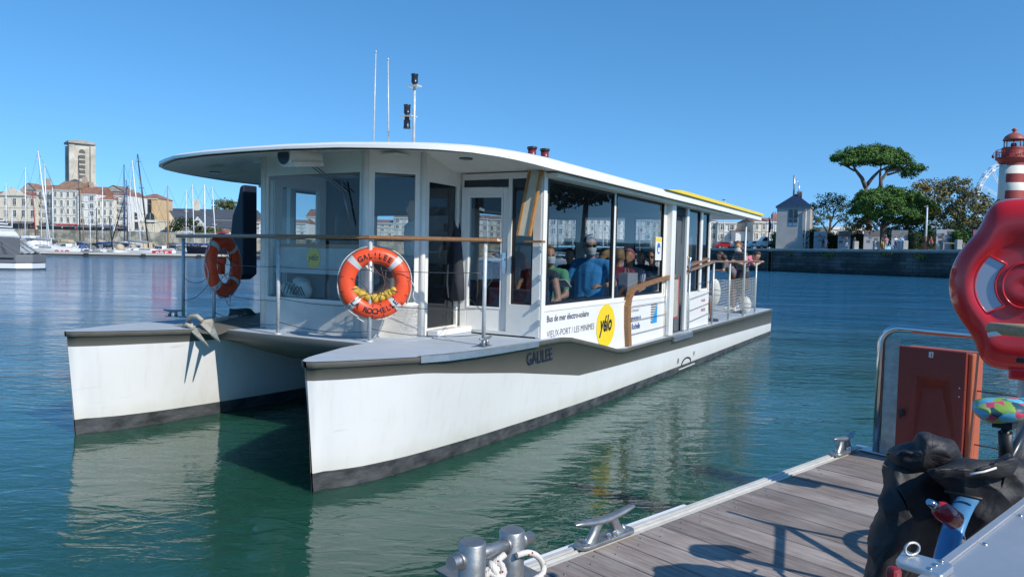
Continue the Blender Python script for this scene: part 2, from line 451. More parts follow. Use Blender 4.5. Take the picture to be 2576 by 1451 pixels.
LEAF_Y = mat('yellow green wall weed', (0.13, 0.14, 0.02), 0.7, var=0.4, scale=3)
qlen = (qb - qa).length; qang = atan2((qb - qa).y, (qb - qa).x)
qw = MB()
gap = (at_z(1951, 626, ZR) - qa).dot(qd)
nseg = 60
for s0, s1 in ((0, gap - 0.55), (gap + 0.55, qlen)):
    qw.bounds(s0, s1, -2.0, 0, -6, ZR - 0.34)
qw.bounds(gap - 0.55, gap + 0.55, -2.0, -0.6, -6, ZR - 0.34)
qwall = qw.build('quay_wall', [QW], loc=(qa.x, qa.y, 0), rz=qang)
# local +y must face the water
if (Matrix.Rotation(qang, 3, 'Z') @ Vector((0, 1, 0))).dot(qn) > 0:
    for v in qwall.data.vertices: v.co.y = -v.co.y
    qwall.data.flip_normals()
    sgn = -1
else: sgn = 1
tag(qwall, 'dark weedy stone quay wall below the park and gatehouse', 'quay wall')
cp = MB(); x = 0
while x < qlen:
    cp.bounds(x + 0.02, min(x + 1.9, qlen), sgn * -1.4, sgn * 0.12, ZR - 0.335, ZR + 0.03); x += 1.93
cp.build('coping', [COPE], qwall, bevel=0.02, seg=1)
ir = MB()
for s in (gap - 0.42, gap + 0.42): ir.bar((s, sgn * 0.05, -1), (s, sgn * 0.05, ZR - 0.4), 0.14, 0.14)
ir.build('iron_guide', [mat('rusty iron', (0.20, 0.10, 0.06), 0.8, var=0.4, scale=4)], qwall)
def weeds(px, py, wpx, hpx, n):
    p = at_z(px, 626, ZR); s = (p - qa).dot(qd); dep = p.y; k = dep / FPX
    zc = at(px, py, dep).z
    b = MB()
    for i in range(n):
        c = Vector((s + random.gauss(0, wpx * k * 0.45), sgn * random.uniform(0.05, 0.35), zc + random.gauss(0, hpx * k * 0.4)))
        a = random.uniform(0, pi); r = random.uniform(0.10, 0.24)
        u = Vector((cos(a), random.uniform(-.4, .4), sin(a))) * r; v = Vector((-sin(a), random.uniform(-.6, .6), cos(a))) * r
        b.poly([c - u, c - v * 0.6, c + u, c + v * 0.6])
    o = b.build('wall_weeds', [LEAF_Y], loc=(qa.x, qa.y, 0), rz=qang, fix=False)
    return o
WD = [(1908, 638, 10, 6, 26, 'small tuft of weeds on the quay wall left of the iron guides, leftmost'),
      (1930, 637, 8, 7, 22, 'small tuft of weeds on the quay wall just left of the iron guides'),
      (1990, 640, 12, 4, 22, 'small tuft of weeds just right of the iron guides in the quay wall'),
      (2070, 641, 28, 7, 46, 'spreading tuft of weeds on the quay wall below the second display panel'),
      (2185, 637, 20, 4, 34, 'thin line of weeds on the quay wall below the blue coated walker'),
      (2260, 643, 18, 8, 70, 'largest yellow green clump of weeds on the quay wall, right side')]
for a in WD: tag(weeds(*a[:5]), a[5], 'weeds', 'weeds growing on the quay wall')

LW = stone_wall_material('pale old port stone', (0.56, 0.49, 0.37), (0.44, 0.385, 0.29), (0.24, 0.20, 0.15), 2.4, 0.7, 0.9, 0)
lw = MB(); lw.bounds(-700, qb.x - 30.01, YL - 1.2, YL, -6, ZL + 0.35)
tag(lw.build('old_port_wall', [LW]), 'pale tan stone harbour wall behind the moored yachts', 'quay wall')

# ================================================================= buildings
SLATE = mat('blue grey slate', (0.075, 0.082, 0.095), 0.6, var=0.2, scale=0.8, bump=0.3, bscale=3)
TILE_R = mat('red clay roof tiles', (0.30, 0.145, 0.10), 0.8, var=0.3, scale=0.7, bump=0.4, bscale=4)
TILE_B = mat('brown clay roof tiles', (0.29, 0.175, 0.11), 0.8, var=0.35, scale=0.6, bump=0.4, bscale=4)
W_CREAM = mat('cream limestone front', (0.66, 0.595, 0.465), 0.8, var=0.14, scale=0.35, detail=8)
W_PALE = mat('pale limestone front', (0.70, 0.66, 0.56), 0.8, var=0.12, scale=0.3, detail=8)
W_WHITE = mat('white rendered front', (0.72, 0.71, 0.66), 0.8, var=0.06, scale=0.4)
W_OCHRE = mat('ochre rendered front', (0.60, 0.42, 0.23), 0.8, var=0.12, scale=0.3)
W_GREY = mat('grey weathered stone', (0.36, 0.34, 0.30), 0.85, var=0.25, scale=0.4, detail=8)
WINGL = mat('dark window glass', (0.03, 0.035, 0.04), 0.15, var=0.1)
TRIM = mat('pale window trim', (0.66, 0.64, 0.57), 0.7, var=0.06)
SHUT = mat('pale grey shutters', (0.50, 0.51, 0.48), 0.6, var=0.08)
SHOPR = mat('red shop front', (0.42, 0.025, 0.03), 0.5)
SHOPB = mat('blue shop front', (0.10, 0.16, 0.33), 0.5)
SHOPG = mat('dark grey awning', (0.13, 0.13, 0.13), 0.7)
IRON = mat('iron balcony', (0.09, 0.10, 0.11), 0.6)
CHIM = mat('pale chimney stack', (0.45, 0.36, 0.27), 0.8, var=0.15, scale=1)
CHIMR = mat('brick chimney stack', (0.40, 0.17, 0.11), 0.8, var=0.15, scale=1)

WIN_CACHE = {}
def window_mesh(w_, h_, style):
    key = (round(w_, 1), round(h_, 1), style)
    if key in WIN_CACHE: return WIN_CACHE[key]
    b = MB(); t = 0.14
    b.mat(0)
    if style == 'arch':
        pts = [(-w_ / 2, 0), (w_ / 2, 0), (w_ / 2, h_ - w_ / 2)] + [(w_ / 2 * cos(a), h_ - w_ / 2 + w_ / 2 * sin(a)) for a in [pi * k / 8 for k in range(1, 8)]] + [(-w_ / 2, h_ - w_ / 2)]
        b.prism(pts, 0.02, 0.05, lambda x, y, z: Vector((x, -z, y)))
    else: b.bounds(-w_ / 2, w_ / 2, -0.05, -0.01, 0, h_)
    b.mat(1)
    b.bounds(-w_ / 2 - t, w_ / 2 + t, -0.20, -0.003, -0.2, -0.005)
    if style != 'arch':
        b.bounds(-w_ / 2 - t, -w_ / 2, -0.12, -0.003, 0, h_); b.bounds(w_ / 2, w_ / 2 + t, -0.12, -0.003, 0, h_)
        b.bounds(-w_ / 2 - t - 0.05, w_ / 2 + t + 0.05, -0.16, -0.003, h_, h_ + 0.2)
    b.bounds(-0.05, 0.05, -0.09, -0.052, 0, h_ * 0.97)
    b.bounds(-w_ / 2, w_ / 2, -0.09, -0.052, h_ * 0.62, h_ * 0.62 + 0.07)
    if style == 'shut':
        b.mat(2); b.bounds(-w_ / 2 - w_ * 0.48, -w_ / 2 - 0.02, -0.18, -0.125, 0, h_); b.bounds(w_ / 2 + 0.02, w_ / 2 + w_ * 0.48, -0.18, -0.125, 0, h_)
    if style == 'closed':
        b.mat(2); b.bounds(-w_ / 2, -0.02, -0.11, -0.092, 0, h_); b.bounds(0.02, w_ / 2, -0.11, -0.092, 0, h_)
    me = bpy.data.meshes.new('window')
    bmesh.ops.recalc_face_normals(b.bm, faces=b.bm.faces); b.bm.to_mesh(me); b.bm.free()
    for q in (WINGL, TRIM, SHUT): me.materials.append(q)
    WIN_CACHE[key] = me
    return me

def building(name, label, cat, x0, x1, ye, depth, zb, cols, rows, wall, roof, roofpx=14, style='plain', shop=None,
             rtype='ridge', chim=(), deep=13, group=None, wsize=None, top_gap=0.12, balcony=False, cornice=True, first=0.0, mixed=False, ang=0.0):
    """front wall between display columns x0..x1, eaves at display row ye"""
    A_, B_ = at(x0, ye, depth), at(x1, ye, depth)
    W = (B_.x - A_.x) / cos(ang); H = (A_.z + B_.z) / 2 - zb
    ox = (A_.x + B_.x) / 2
    root = empty(name, (ox, depth, zb), ang, label, cat, group)
    b = MB(); b.bounds(-W / 2, W / 2, 0, deep, 0, H); b.build('wall', [wall], root)
    kp = depth / FPX
    rh = roofpx * kp
    r = MB(); e = 0.35
    if rtype == 'ridge':
        ym = deep * 0.5
        P = [(-W / 2 - 0.1, -e, H), (W / 2 + 0.1, -e, H), (W / 2 + 0.1, ym, H + rh), (-W / 2 - 0.1, ym, H + rh), (-W / 2 - 0.1, deep + e, H), (W / 2 + 0.1, deep + e, H)]
        v = [r.bm.verts.new(p) for p in P]
        for q in ((0, 1, 2, 3), (3, 2, 5, 4), (0, 3, 4), (1, 5, 2), (0, 4, 5, 1)): r.face([v[i] for i in q])
    elif rtype == 'hip':
        ins = min(W * 0.4, deep * 0.5)
        P = [(-W / 2 - e, -e, H), (W / 2 + e, -e, H), (W / 2 + e, deep + e, H), (-W / 2 - e, deep + e, H), (-W / 2 + ins, deep / 2, H + rh), (W / 2 - ins, deep / 2, H + rh)]
        v = [r.bm.verts.new(p) for p in P]
        for q in ((0, 1, 5, 4), (1, 2, 5), (2, 3, 4, 5), (3, 0, 4), (3, 2, 1, 0)): r.face([v[i] for i in q])
    elif rtype == 'gablefront':
        P = [(-W / 2, -e, H), (W / 2, -e, H), (0, -e, H + rh), (-W / 2, deep, H), (W / 2, deep, H), (0, deep, H + rh)]
        v = [r.bm.verts.new(p) for p in P]
        for q in ((0, 2, 5, 3), (2, 1, 4, 5), (3, 5, 4), (0, 3, 4, 1)): r.face([v[i] for i in q])
        gf = MB(); gf.poly([(-W / 2, 0, H), (W / 2, 0, H), (0, 0, H + rh)]); gf.build('gable', [wall], root)
        r.poly([(-W / 2, -0.02, H), (W / 2, -0.02, H), (0, -0.02, H + rh)]) if False else None
    else: r.bounds(-W / 2 - 0.2, W / 2 + 0.2, -0.2, deep, H, H + 0.4)
    ro = r.build('roof', [roof], root)
    for cxp, ch, cw, cm in chim:
        c = MB(); xx = -W / 2 + W * cxp
        c.bounds(xx - cw / 2, xx + cw / 2, deep * 0.42, deep * 0.42 + 1.2, H + rh * 0.3, H + rh + ch)
        for k in (-0.25, 0.25): c.cyl((xx + k * cw, deep * 0.42 + 0.6, H + rh + ch), (xx + k * cw, deep * 0.42 + 0.6, H + rh + ch + 0.5), 0.13, n=8)
        c.build('chimney', [cm], ro)
    if cornice:
        cmt = [TRIM if wall is not W_OCHRE else W_CREAM]
        c = MB(); c.bounds(-W / 2, W / 2, -0.32, -0.003, H - 0.35, H - 0.004); c.build('cornice', cmt, root)
        for k in range(1, rows + (1 if shop else 0)):
            z = H * k / (rows + (1 if shop else 0)); c = MB(); c.bounds(-W / 2, W / 2, -0.16, -0.003, z - 0.1, z + 0.08); c.build('string_course', cmt, root)
    nfl = rows + (1 if shop else 0); fh = H / max(nfl, 1)
    ww = (W / max(cols, 1)) * 0.32 if not wsize else wsize[0]; wh = fh * 0.55 if not wsize else wsize[1]
    for i in range(rows):
        for j in range(cols):
            st = style
            if mixed and random.random() < 0.3: st = 'closed'
            me = window_mesh(ww, wh * (0.75 if (i == rows - 1 and top_gap > 0.12) else 1), st)
            o = bpy.data.objects.new('window', me); COL.objects.link(o); o.parent = root
            o.location = (-W / 2 + W * (j + 0.5) / cols, -0.003, fh * (i + (1 if shop else 0)) + fh * 0.2)
            if balcony and i < rows:
                bb = MB(); bb.bounds(-W / cols * 0.42, W / cols * 0.42, -1.0, -0.25, -0.35, -0.22)
                for t in range(9):
                    xx = -W / cols * 0.42 + W / cols * 0.84 * t / 8
                    bb.bounds(xx - 0.025, xx + 0.025, -1.0, -0.95, -0.22, 0.75)
                bb.bounds(-W / cols * 0.42, W / cols * 0.42, -1.02, -0.94, 0.75, 0.82)
                bb.build('balcony', [IRON], root, loc=o.location)
    if shop:
        s = MB(); n = max(2, cols)
        s.mat(0); s.bounds(-W / 2 + 0.3, W / 2 - 0.3, -0.25, -0.003, fh * 0.80, fh * 0.97)
        for k in range(n + 1):
            xx = -W / 2 + 0.4 + (W - 0.8) * k / n; s.bounds(xx - 0.18, xx + 0.18, -0.22, -0.003, 0, fh * 0.8)
        s.mat(1); s.bounds(-W / 2 + 0.5, W / 2 - 0.5, -0.06, -0.005, 0.0, fh * 0.79)
        s.mat(2)
        v = [s.bm.verts.new(p) for p in ((-W / 2 + .5, -0.26, fh * .82), (W / 2 - .5, -0.26, fh * .82), (W / 2 - .5, -2.2, fh * .66), (-W / 2 + .5, -2.2, fh * .66), (-W / 2 + .5, -0.26, fh * .80), (W / 2 - .5, -0.26, fh * .80), (W / 2 - .5, -2.2, fh * .60), (-W / 2 + .5, -2.2, fh * .60))]
        for q in ((0, 1, 2, 3), (4, 7, 6, 5), (3, 2, 6, 7), (0, 3, 7, 4), (1, 5, 6, 2)): s.face([v[i] for i in q])
        s.build('shop_front', [shop[0], WINGL, shop[1]], root)
    return root, W, H

BG = 'houses along the old port'
D0 = 285.0
r1, W1, H1 = building('civic_building', 'cream two storey civic building with a triangular pediment, far left', 'building', -40, 92, 492, D0, ZL, 6, 2, W_CREAM, TILE_R, 12, style='plain', shop=(W_CREAM, SHOPG), chim=((0.35, 1.5, 1.6, CHIM), (0.55, 1.4, 1.4, CHIM)), group=BG)
pd = MB(); pw = 11.0
pd.prism([(-pw / 2, 0), (pw / 2, 0), (0, 3.0)], 0.1, 0.9, lambda x, y, z: Vector((x + 1.2, -z + 0.3, y + H1)))
pd.build('pediment', [W_CREAM], r1)
building('corner_house', 'narrow white house with iron balconies beside the pedimented building', 'building', 92, 131, 478, D0 + 2, ZL, 2, 4, W_PALE, TILE_R, 16, balcony=True, chim=((0.1, 2.4, 1.6, CHIM),), shop=(SHOPG, SHOPG), group=BG)
building('apartment_house', 'wide cream four storey house with red shop front on the old port', 'building', 131, 195, 478, D0, ZL, 4, 4, W_PALE, TILE_B, 26, chim=((0.85, 1.6, 1.4, CHIM),), shop=(SHOPR, SHOPG), group=BG, deep=16)
building('apartment_house', 'tall white house with closed top shutters right of the red shop', 'building', 195, 242, 488, D0 - 1, ZL, 2, 4, W_WHITE, TILE_R, 22, style='shut', mixed=True, shop=(SHOPG, SHOPG), group=BG, deep=15, chim=((0.2, 1.6, 1.2, CHIM),))
building('apartment_house', 'lower pale house with blue shop front on the old port', 'building', 242, 286, 502, D0, ZL, 3, 3, W_PALE, TILE_R, 12, shop=(SHOPB, SHOPG), group=BG)
building('apartment_house', 'grey white house with stacked balconies beside the ochre church', 'building', 286, 322, 492, D0 + 3, ZL, 2, 4, W_WHITE, TILE_R, 13, balcony=True, shop=(SHOPG, SHOPG), group=BG, deep=15)
# roofs of the second row
building('backstreet_house', 'grey gabled house roof showing behind the narrow balcony house', 'building', 52, 92, 478, D0 + 40, ZL, 2, 3, W_GREY, TILE_B, 18, rtype='gablefront', group='houses of the second row', cornice=False)
building('backstreet_house', 'grey gabled house roof showing behind the blue shop house', 'building', 254, 316, 482, D0 + 45, ZL, 2, 3, W_GREY, TILE_B, 16, rtype='gablefront', group='houses of the second row', cornice=False)
building('backstreet_house', 'dark slate roofed turret house at the foot of the church tower', 'building', 160, 184, 463, D0 + 30, ZL, 1, 3, W_GREY, SLATE, 15, rtype='hip', deep=10, group='houses of the second row', cornice=False)
# ochre church block
building('church_building', 'ochre church with red hipped roof and arched window', 'church', 345, 398, 499, D0 + 22, ZL, 1, 2, W_OCHRE, TILE_R, 14, rtype='hip', style='arch', wsize=(3.2, 6.0))
rr, Wc, Hc = building('church_aisle', 'low cream church aisle with arched window below the ochre block', 'church', 318, 398, 556, D0 + 8, ZL, 2, 1, W_CREAM, W_CREAM, 6, rtype='flat', style='arch', wsize=(3.4, 7.5))
bt = MB()
for k in range(6):
    xx = Wc * 0.12 + k * Wc * 0.07; bt.bounds(xx - 0.35, xx + 0.35, -1.4, -0.01, 0, Hc * 0.8)
bt.build('buttress', [W_CREAM], rr)
# church tower
tw0, tw1 = at(174, 600, 330), at(241, 600, 330)
tz = at(207, 362, 330).z
root = empty('church_tower', ((tw0.x + tw1.x) / 2, 330, ZL), radians(40), 'tall weathered grey stone church tower above the rooftops', 'tower')
TW = (tw1.x - tw0.x) * .80; TH = tz - ZL
STONE_T = mat('weathered tower stone', (0.52, 0.475, 0.39), 0.9, var=0.38, scale=0.22, detail=9, bump=0.6, bscale=1.2)
b = MB(); b.prism([(-TW / 2, 0), (TW / 2, 0), (TW / 2, TW), (-TW / 2, TW)], 0, TH * 0.56)
b.prism([(-TW / 2 + .5, .5), (TW / 2 - .5, .5), (TW / 2 - .5, TW - .5), (-TW / 2 + .5, TW - .5)], TH * 0.56, TH)
for sx in (-1, 1):
    for yy in (0, TW - 1.4): b.box((sx * (TW / 2 - 0.6), yy + 0.2, TH * 0.49), (2.0, 2.0, TH * 0.98))
    b.box((sx * (TW / 2 - 0.4), -0.5, TH * 0.28), (2.6, 2.2, TH * 0.56))
b.bounds(-TW / 2 - .3, TW / 2 + .3, -.3, TW + .3, TH * 0.555, TH * 0.575)
b.build('tower_body', [STONE_T], root)
b = MB()
for k in range(5):
    z = TH * 0.62 + k * TH * 0.055
    b.bounds(-1.25, 1.25, 0.30, 0.49, z, z + TH * 0.035)
b.prism([(-1.25, 0)] + [(1.25 * cos(a), 1.6 * sin(a)) for a in [pi * (8 - k) / 8 for k in range(9)]][1:], 0.30, 0.49, lambda x, y, z: Vector((x, z, y + TH * 0.90)))
b.build('louvre', [mat('dark louvres', (0.12, 0.11, 0.10), 0.8)], root)
b = MB(); b.bounds(-TW / 2 - .7, TW / 2 + .7, -.6, TW + .6, TH, TH + 0.9)
b.prism([(-TW / 2 - .4, 0), (TW / 2 + .4, 0), (0, .9)], -.3, TW * .9, lambda x, y, z: Vector((x, z, y + TH + 0.9)))
b.build('parapet', [W_GREY], root)
# slate halls right of the church, behind the ferry roof overhang
building('slate_hall', 'long dark slate roofed hall beyond the masts', 'building', 398, 620, 550, D0 + 60, ZL, 8, 1, W_GREY, SLATE, 28, deep=30, chim=((0.30, 4.2, 2.6, W_CREAM),), cornice=False)
building('gabled_hall', 'tan stone gabled hall in front of the long slate roof', 'building', 408, 447, 560, D0 + 30, ZL, 2, 1, W_CREAM, SLATE, 30, rtype='gablefront', cornice=False)
building('slate_cottage', 'low slate roofed house with skylights near the ferry window', 'building', 497, 604, 573, D0 + 12, ZL, 5, 1, W_GREY, SLATE, 20, cornice=False)
building('white_gable_house', 'small white gabled house among the slate roofs', 'building', 474, 524, 569, D0 + 6, ZL, 1, 1, W_WHITE, SLATE, 27, rtype='gablefront', cornice=False)
building('quay_pavilion', 'small white low pavilion with red tiled roof behind the ferry wheelhouse', 'building', 555, 640, 583, D0, ZL, 4, 1, W_WHITE, TILE_R, 7, cornice=False)
# seen through the ferry windows
MG = 'houses seen through the ferry windows'
building('red_roofed_house', 'house with red roof and dormer seen through the wheelhouse window', 'building', 770, 880, 545, D0, ZL, 6, 2, W_PALE, TILE_R, 20, chim=((0.22, 1.6, 1.4, CHIM), (0.85, 1.4, 1.4, CHIM)), group=MG)
bx = [(640, 770, 560, W_WHITE, TILE_R, 7), (880, 990, 560, W_CREAM, TILE_R, 6), (990, 1105, 548, W_PALE, TILE_B, 6), (1105, 1230, 548, W_WHITE, TILE_R, 7), (1230, 1330, 552, W_CREAM, TILE_R, 6),
      (1330, 1420, 545, W_WHITE, TILE_R, 5), (1420, 1530, 548, W_PALE, TILE_B, 7), (1530, 1640, 552, W_WHITE, TILE_R, 6), (1640, 1712, 556, W_CREAM, TILE_R, 5)]
wl = ['leftmost, white low house behind the wheelhouse', 'cream house right of the red roofed house behind the wheelhouse', 'pale house behind the wheelhouse side window', 'white house seen through the hinged glass door',
      'cream house seen between the door and the corner post', 'white house seen through the left part of the first side window', 'pale house seen through the right part of the first side window',
      'white house seen through the second side window', 'cream house seen through the open side doorway']
for (a, b_, y, wm, rm, c), lb in zip(bx, wl):
    building('terraced_house', lb, 'building', a, b_, y, 235.0, 5.2, c, 3, wm, rm, 10, style=random.choice(['plain', 'shut']), mixed=True, group=MG, shop=(SHOPG, SHOPG) if c > 5 else None)
# right row beyond the stern
RG = 'houses beyond the ferry stern'
building('terraced_house', 'tall narrow cream house just right of the ferry cabin', 'building', 1712, 1806, 556, 175, ZR, 5, 3, W_CREAM, TILE_R, 8, group=RG, style='plain')
building('terraced_house', 'white house with grey shutters beyond the stern rail', 'building', 1806, 1853, 559, 174, ZR, 2, 3, W_WHITE, TILE_R, 4, style='shut', group=RG)
building('terraced_house', 'low white cottage between the taller houses beyond the stern', 'building', 1851, 1901, 582, 170, ZR, 1, 1, W_WHITE, TILE_R, 5, group=RG, style='shut', wsize=(0.9, 1.3), cornice=False)
building('backstreet_house', 'brown tiled roof peeping above the low white cottage', 'building', 1864, 1890, 578, 195, ZR, 1, 1, W_CREAM, TILE_R, 7, rtype='hip', deep=9, group=RG, cornice=False)
building('terraced_house', 'cream house with stone window surrounds left of the flagpoles', 'building', 1896, 1931, 557, 168, ZR, 2, 3, W_CREAM, TILE_R, 9, group=RG, chim=((0.05, 1.6, 1.0, CHIMR),))
building('terraced_house', 'pale house behind the flagpoles and tipper truck', 'building', 1931, 1975, 557, 168, ZR, 2, 3, W_PALE, TILE_R, 12, group=RG, chim=((0.9, 1.0, 1.0, CHIMR),))
building('park_villa', 'cream villa half hidden behind the park trees', 'building', 2085, 2195, 575, 190, ZR, 6, 2, W_CREAM, W_CREAM, 9, rtype='flat')
# behind the photographer's right: reflected in the ferry's side glass
b2 = empty('quay_apartments', (230, 118, ZR), radians(-62), 'white flat roofed apartments on the quay beyond the right edge', 'building')
bb = MB(); bb.bounds(-30, 30, 0, 12, 0, 14); bb.build('wall', [W_WHITE], b2)
for i in range(4):
    for j in range(12):
        o = bpy.data.objects.new('window', window_mesh(1.6, 1.8, 'plain')); COL.objects.link(o); o.parent = b2
        o.location = (-27.5 + j * 5, -0.003, 1 + i * 3.4)
# gatehouse
ghx0, ghx1, gd = 1954, 2039, 128.0
A_, B_ = at(ghx0, 523, gd), at(ghx1, 523, gd)
gw = B_.x - A_.x; gh = (A_.z + B_.z) / 2 - ZR
RENDER = mat('grey lime render', (0.40, 0.39, 0.365), 0.9, var=0.16, scale=0.5, detail=7, bump=0.3, bscale=5)
root = empty('gatehouse', ((A_.x + B_.x) / 2, gd, ZR), radians(-27), 'square grey rendered gatehouse with pointed dark blue slate roof', 'building')
gw2 = gw * 0.93
b = MB(); b.bounds(-gw2 / 2, gw2 / 2, 0, gw2, 0, gh); b.build('wall', [RENDER], root)
b = MB(); b.bounds(-gw2 / 2 - .2, gw2 / 2 + .2, -.2, gw2 + .2, gh, gh + 0.22); b.build('eaves', [W_GREY], root)
b = MB(); e = gw2 / 2 + .3; ap = at(1992, 484, gd).z - ZR
v = [b.bm.verts.new(p) for p in ((-e, -.3, gh + .22), (e, -.3, gh + .22), (e, gw2 + .3, gh + .22), (-e, gw2 + .3, gh + .22), (0, gw2 / 2, ap))]
for q in ((0, 1, 4), (1, 2, 4), (2, 3, 4), (3, 0, 4), (3, 2, 1, 0)): b.face([v[i] for i in q])
ro = b.build('roof', [mat('blue slate pyramid', (0.012, 0.03, 0.075), 0.5, var=0.2, scale=1.5, bump=0.3, bscale=6)], root)
b = MB(); b.bounds(.15, .95, gw2 / 2 - .3, gw2 / 2 + .5, ap - 1.3, ap + .35); b.build('chimney', [CHIMR], ro)
b = MB(); b.cyl((-.35, gw2 / 2 - .3, ap - 1), (-.35, gw2 / 2 - .3, ap + 3.2), .16, n=8)
b.cyl((.5, gw2 / 2 - .6, ap - .5), (.5, gw2 / 2 - .6, ap + 1.7), .10, n=8); b.cyl((.5, gw2 / 2 - .6, ap + 1.7), (.0, gw2 / 2 - .6, ap + 2.4), .05, n=6)
b.build('flue_pipe', [ALU], ro)
b = MB(); wz = at(1990, 552, gd).z - ZR
b.bounds(-.75, .75, -.06, .0, wz - 1.1, wz + 1.7); o = b.build('window', [mat('blue shutter', (0.16, 0.27, 0.36), 0.4, var=0.1)], root)
b = MB(); b.bounds(-.7, .7, -.075, -.062, wz - .55, wz + 1.65); b.build('pane', [WINGL], o)
b = MB(); b.bounds(-.04, .04, -.09, -.076, wz - 1.1, wz + 1.7); b.bounds(-.75, .75, -.09, -.077, wz + .1, wz + .18); b.build('frame', [mat('blue frame', (0.12, 0.25, 0.40), 0.5)], o)
# ================================================================= the ferry
boat = empty('catamaran_ferry', BO, atan2(BA.y, BA.x), 'white and grey solar passenger catamaran with yellow disc, filling the middle of the photo', 'ferry')
def interp(u, tab):
    if u <= tab[0][0]: return tab[0][1]
    for (a, fa), (b, fb) in zip(tab, tab[1:]):
        if u <= b: return fa + (fb - fa) * (u - a) / (b - a)
    return tab[-1][1]
VC = 1.77
T_TOP = [(-.10, .0), (-.07, .055), (0, .11), (.1, .17), (.25, .235), (.56, .36), (.85, .48), (1.1, .55), (1.5, .60), (2.0, .625), (3, .63), (16.3, .63)]
T_WL = [(-.10, .012), (0, .02), (.06, .06), (.31, .17), (.77, .26), (1.9, .38), (3.2, .47), (4.6, .53), (8, .575), (16.3, .61)]
T_ZT = [(0, 1.09), (1, 1.065), (2.4, 1.045), (3.3, 1.035), (3.6, 1.01), (4.56, .83), (5.1, .72), (5.4, .695), (5.8, .695), (16.3, .67)]
T_BAND = [(0, .935), (.9, .918), (2.29, .75), (3.97, .50), (16.3, .295)]
T_BAND_FAR = [(0, .935), (16.3, .80)]
T_BOOT = [(0, .16), (4, .125), (16.3, .085)]
V_N = 0.07
US = [-.10, -.085, -.07, -.04, 0, .05, .1, .17, .25, .35, .45, .56, .7, .85, 1.0, 1.2, 1.5, 1.75, 2.0, 2.4, 2.8, 3.15, 3.3, 3.45, 3.6, 3.97, 4.3, 4.56, 4.9, 5.1, 5.25, 5.4, 5.8, 6.6, 8, 10, 12, 14, 16.3]
def hull_hw(u, z):
    zt = interp(u, T_ZT); t = max(0, min(1, z / zt)); t = t ** 0.9
    return interp(u, T_WL) * (1 - t) + interp(u, T_TOP) * t
def make_hull(vc, far):
    band = T_BAND_FAR if far else T_BAND
    b = MB()
    def row_z(u): zt = interp(u, T_ZT); return [-.45, 0.0, interp(u, T_BOOT), interp(u, band), zt - .052, zt - .048, zt]
    for side in (-1, 1):
        rows = []
        for k in range(7):
            pts = []
            for u in US:
                z = row_z(u)[k]; hw = hull_hw(u, max(z, 0)) + (0.016 if k >= 5 else 0)
                if k == 0: hw *= 0.8
                t = max(0, min(1, z / 1.09)); uu = u + .085 * (1 - t) * max(0, 1 - max(u, 0) / .6) - (0.014 if k >= 5 and u < 0 else 0)
                pts.append((uu, vc + side * hw, z))
            rows.append(pts)
        if side > 0: rows = rows[::-1]; mm = [3, 3, 2, 1, 0, 0]
        else: mm = [0, 0, 1, 2, 3, 3]
        b.grid(rows, smooth=True, mats=mm)
    # transom
    z = row_z(16.3); ring = [(16.3, vc - hull_hw(16.3, max(q, 0)), q) for q in z] + [(16.3, vc + hull_hw(16.3, max(q, 0)), q) for q in reversed(z)]
    b.mat(1); b.poly(ring)
    h = b.build('hull', [BOOT, HULLW, GREYBAND, LIP], boat, fix=False)
    d = MB()
    L_ = [(u - (0.008 if u < 0 else 0), vc - interp(u, T_TOP) - .006, interp(u, T_ZT) + .004) for u in US]
    R_ = [(u - (0.008 if u < 0 else 0), vc + interp(u, T_TOP) + .006, interp(u, T_ZT) + .004) for u in US]
    d.grid([L_, R_], smooth=False)
    d.build('foredeck', [DECK], boat, fix=False)
    return h
hull_near = make_hull(V_N, False)
hull_far = make_hull(2 * VC - V_N, True)
for me in (hull_near, hull_far):
    for i, p in enumerate(me.data.polygons): pass

def P_(name, fn, mats, bevel=0.0, parent=boat, **k):
    b = MB(); fn(b); return b.build(name, mats, parent, bevel=bevel, **k)

# bridge deck in front of the cabin
def f(b):
    edge = [(1.30, .45), (1.27, .76), (1.255, 1.3), (1.25, 1.77), (1.255, 2.3), (1.26, 2.75), (1.30, 3.1)]
    b.prism([(x, y) for x, y in edge] + [(3.3, 3.1), (3.3, .45)], 1.035, 1.062)
P_('bridge_deck', f, [DECK])
def f(b):
    e = [(1.265, .60), (1.25, 1.2), (1.24, 1.77), (1.25, 2.3), (1.26, 2.92)]
    b.grid([[(u, v, 1.061) for u, v in e], [(u - .012, v, 1.03) for u, v in e], [(u + .02, v, .95) for u, v in e],
            [(u + .16, v, .80 + .10 * abs((v - 1.77)) ** 1.2) for u, v in e], [(u + .9, v, .72) for u, v in e], [(10, v, .60) for u, v in e]], smooth=True)
P_('bridge_deck_fascia', f, [GREYBAND], fix=False)
def f(b):   # raised fairing beside the far hull (anchor roller ramp)
    A = [(1.02, 2.78, 1.03), (1.25, 2.90, 1.115), (1.9, 3.05, 1.17), (2.35, 3.12, 1.19)]
    B = [(1.10, 2.62, 1.02), (1.35, 2.66, 1.066), (1.9, 2.74, 1.07), (2.35, 2.8, 1.07)]
    C = [(1.02, 3.02, 1.05), (1.25, 3.10, 1.12), (1.9, 3.22, 1.16), (2.35, 3.3, 1.17)]
    b.grid([B, A, C], smooth=True)
P_('roller_ramp', f, [GREYBAND], fix=False)
# aft deck, side decks and floor
def f(b): b.bounds(10.1, 16.29, -.50, 4.04, .60, .682)
P_('stern_deck', f, [DECK])
def f(b): b.bounds(3.3, 10.1, -.44, 3.98, .60, .70)
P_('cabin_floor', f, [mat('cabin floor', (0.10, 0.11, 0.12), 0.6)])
def f(b): b.bounds(3.305, 16.25, .66, 2.88, .35, .598)
P_('bridge_underside', f, [GREYBAND])

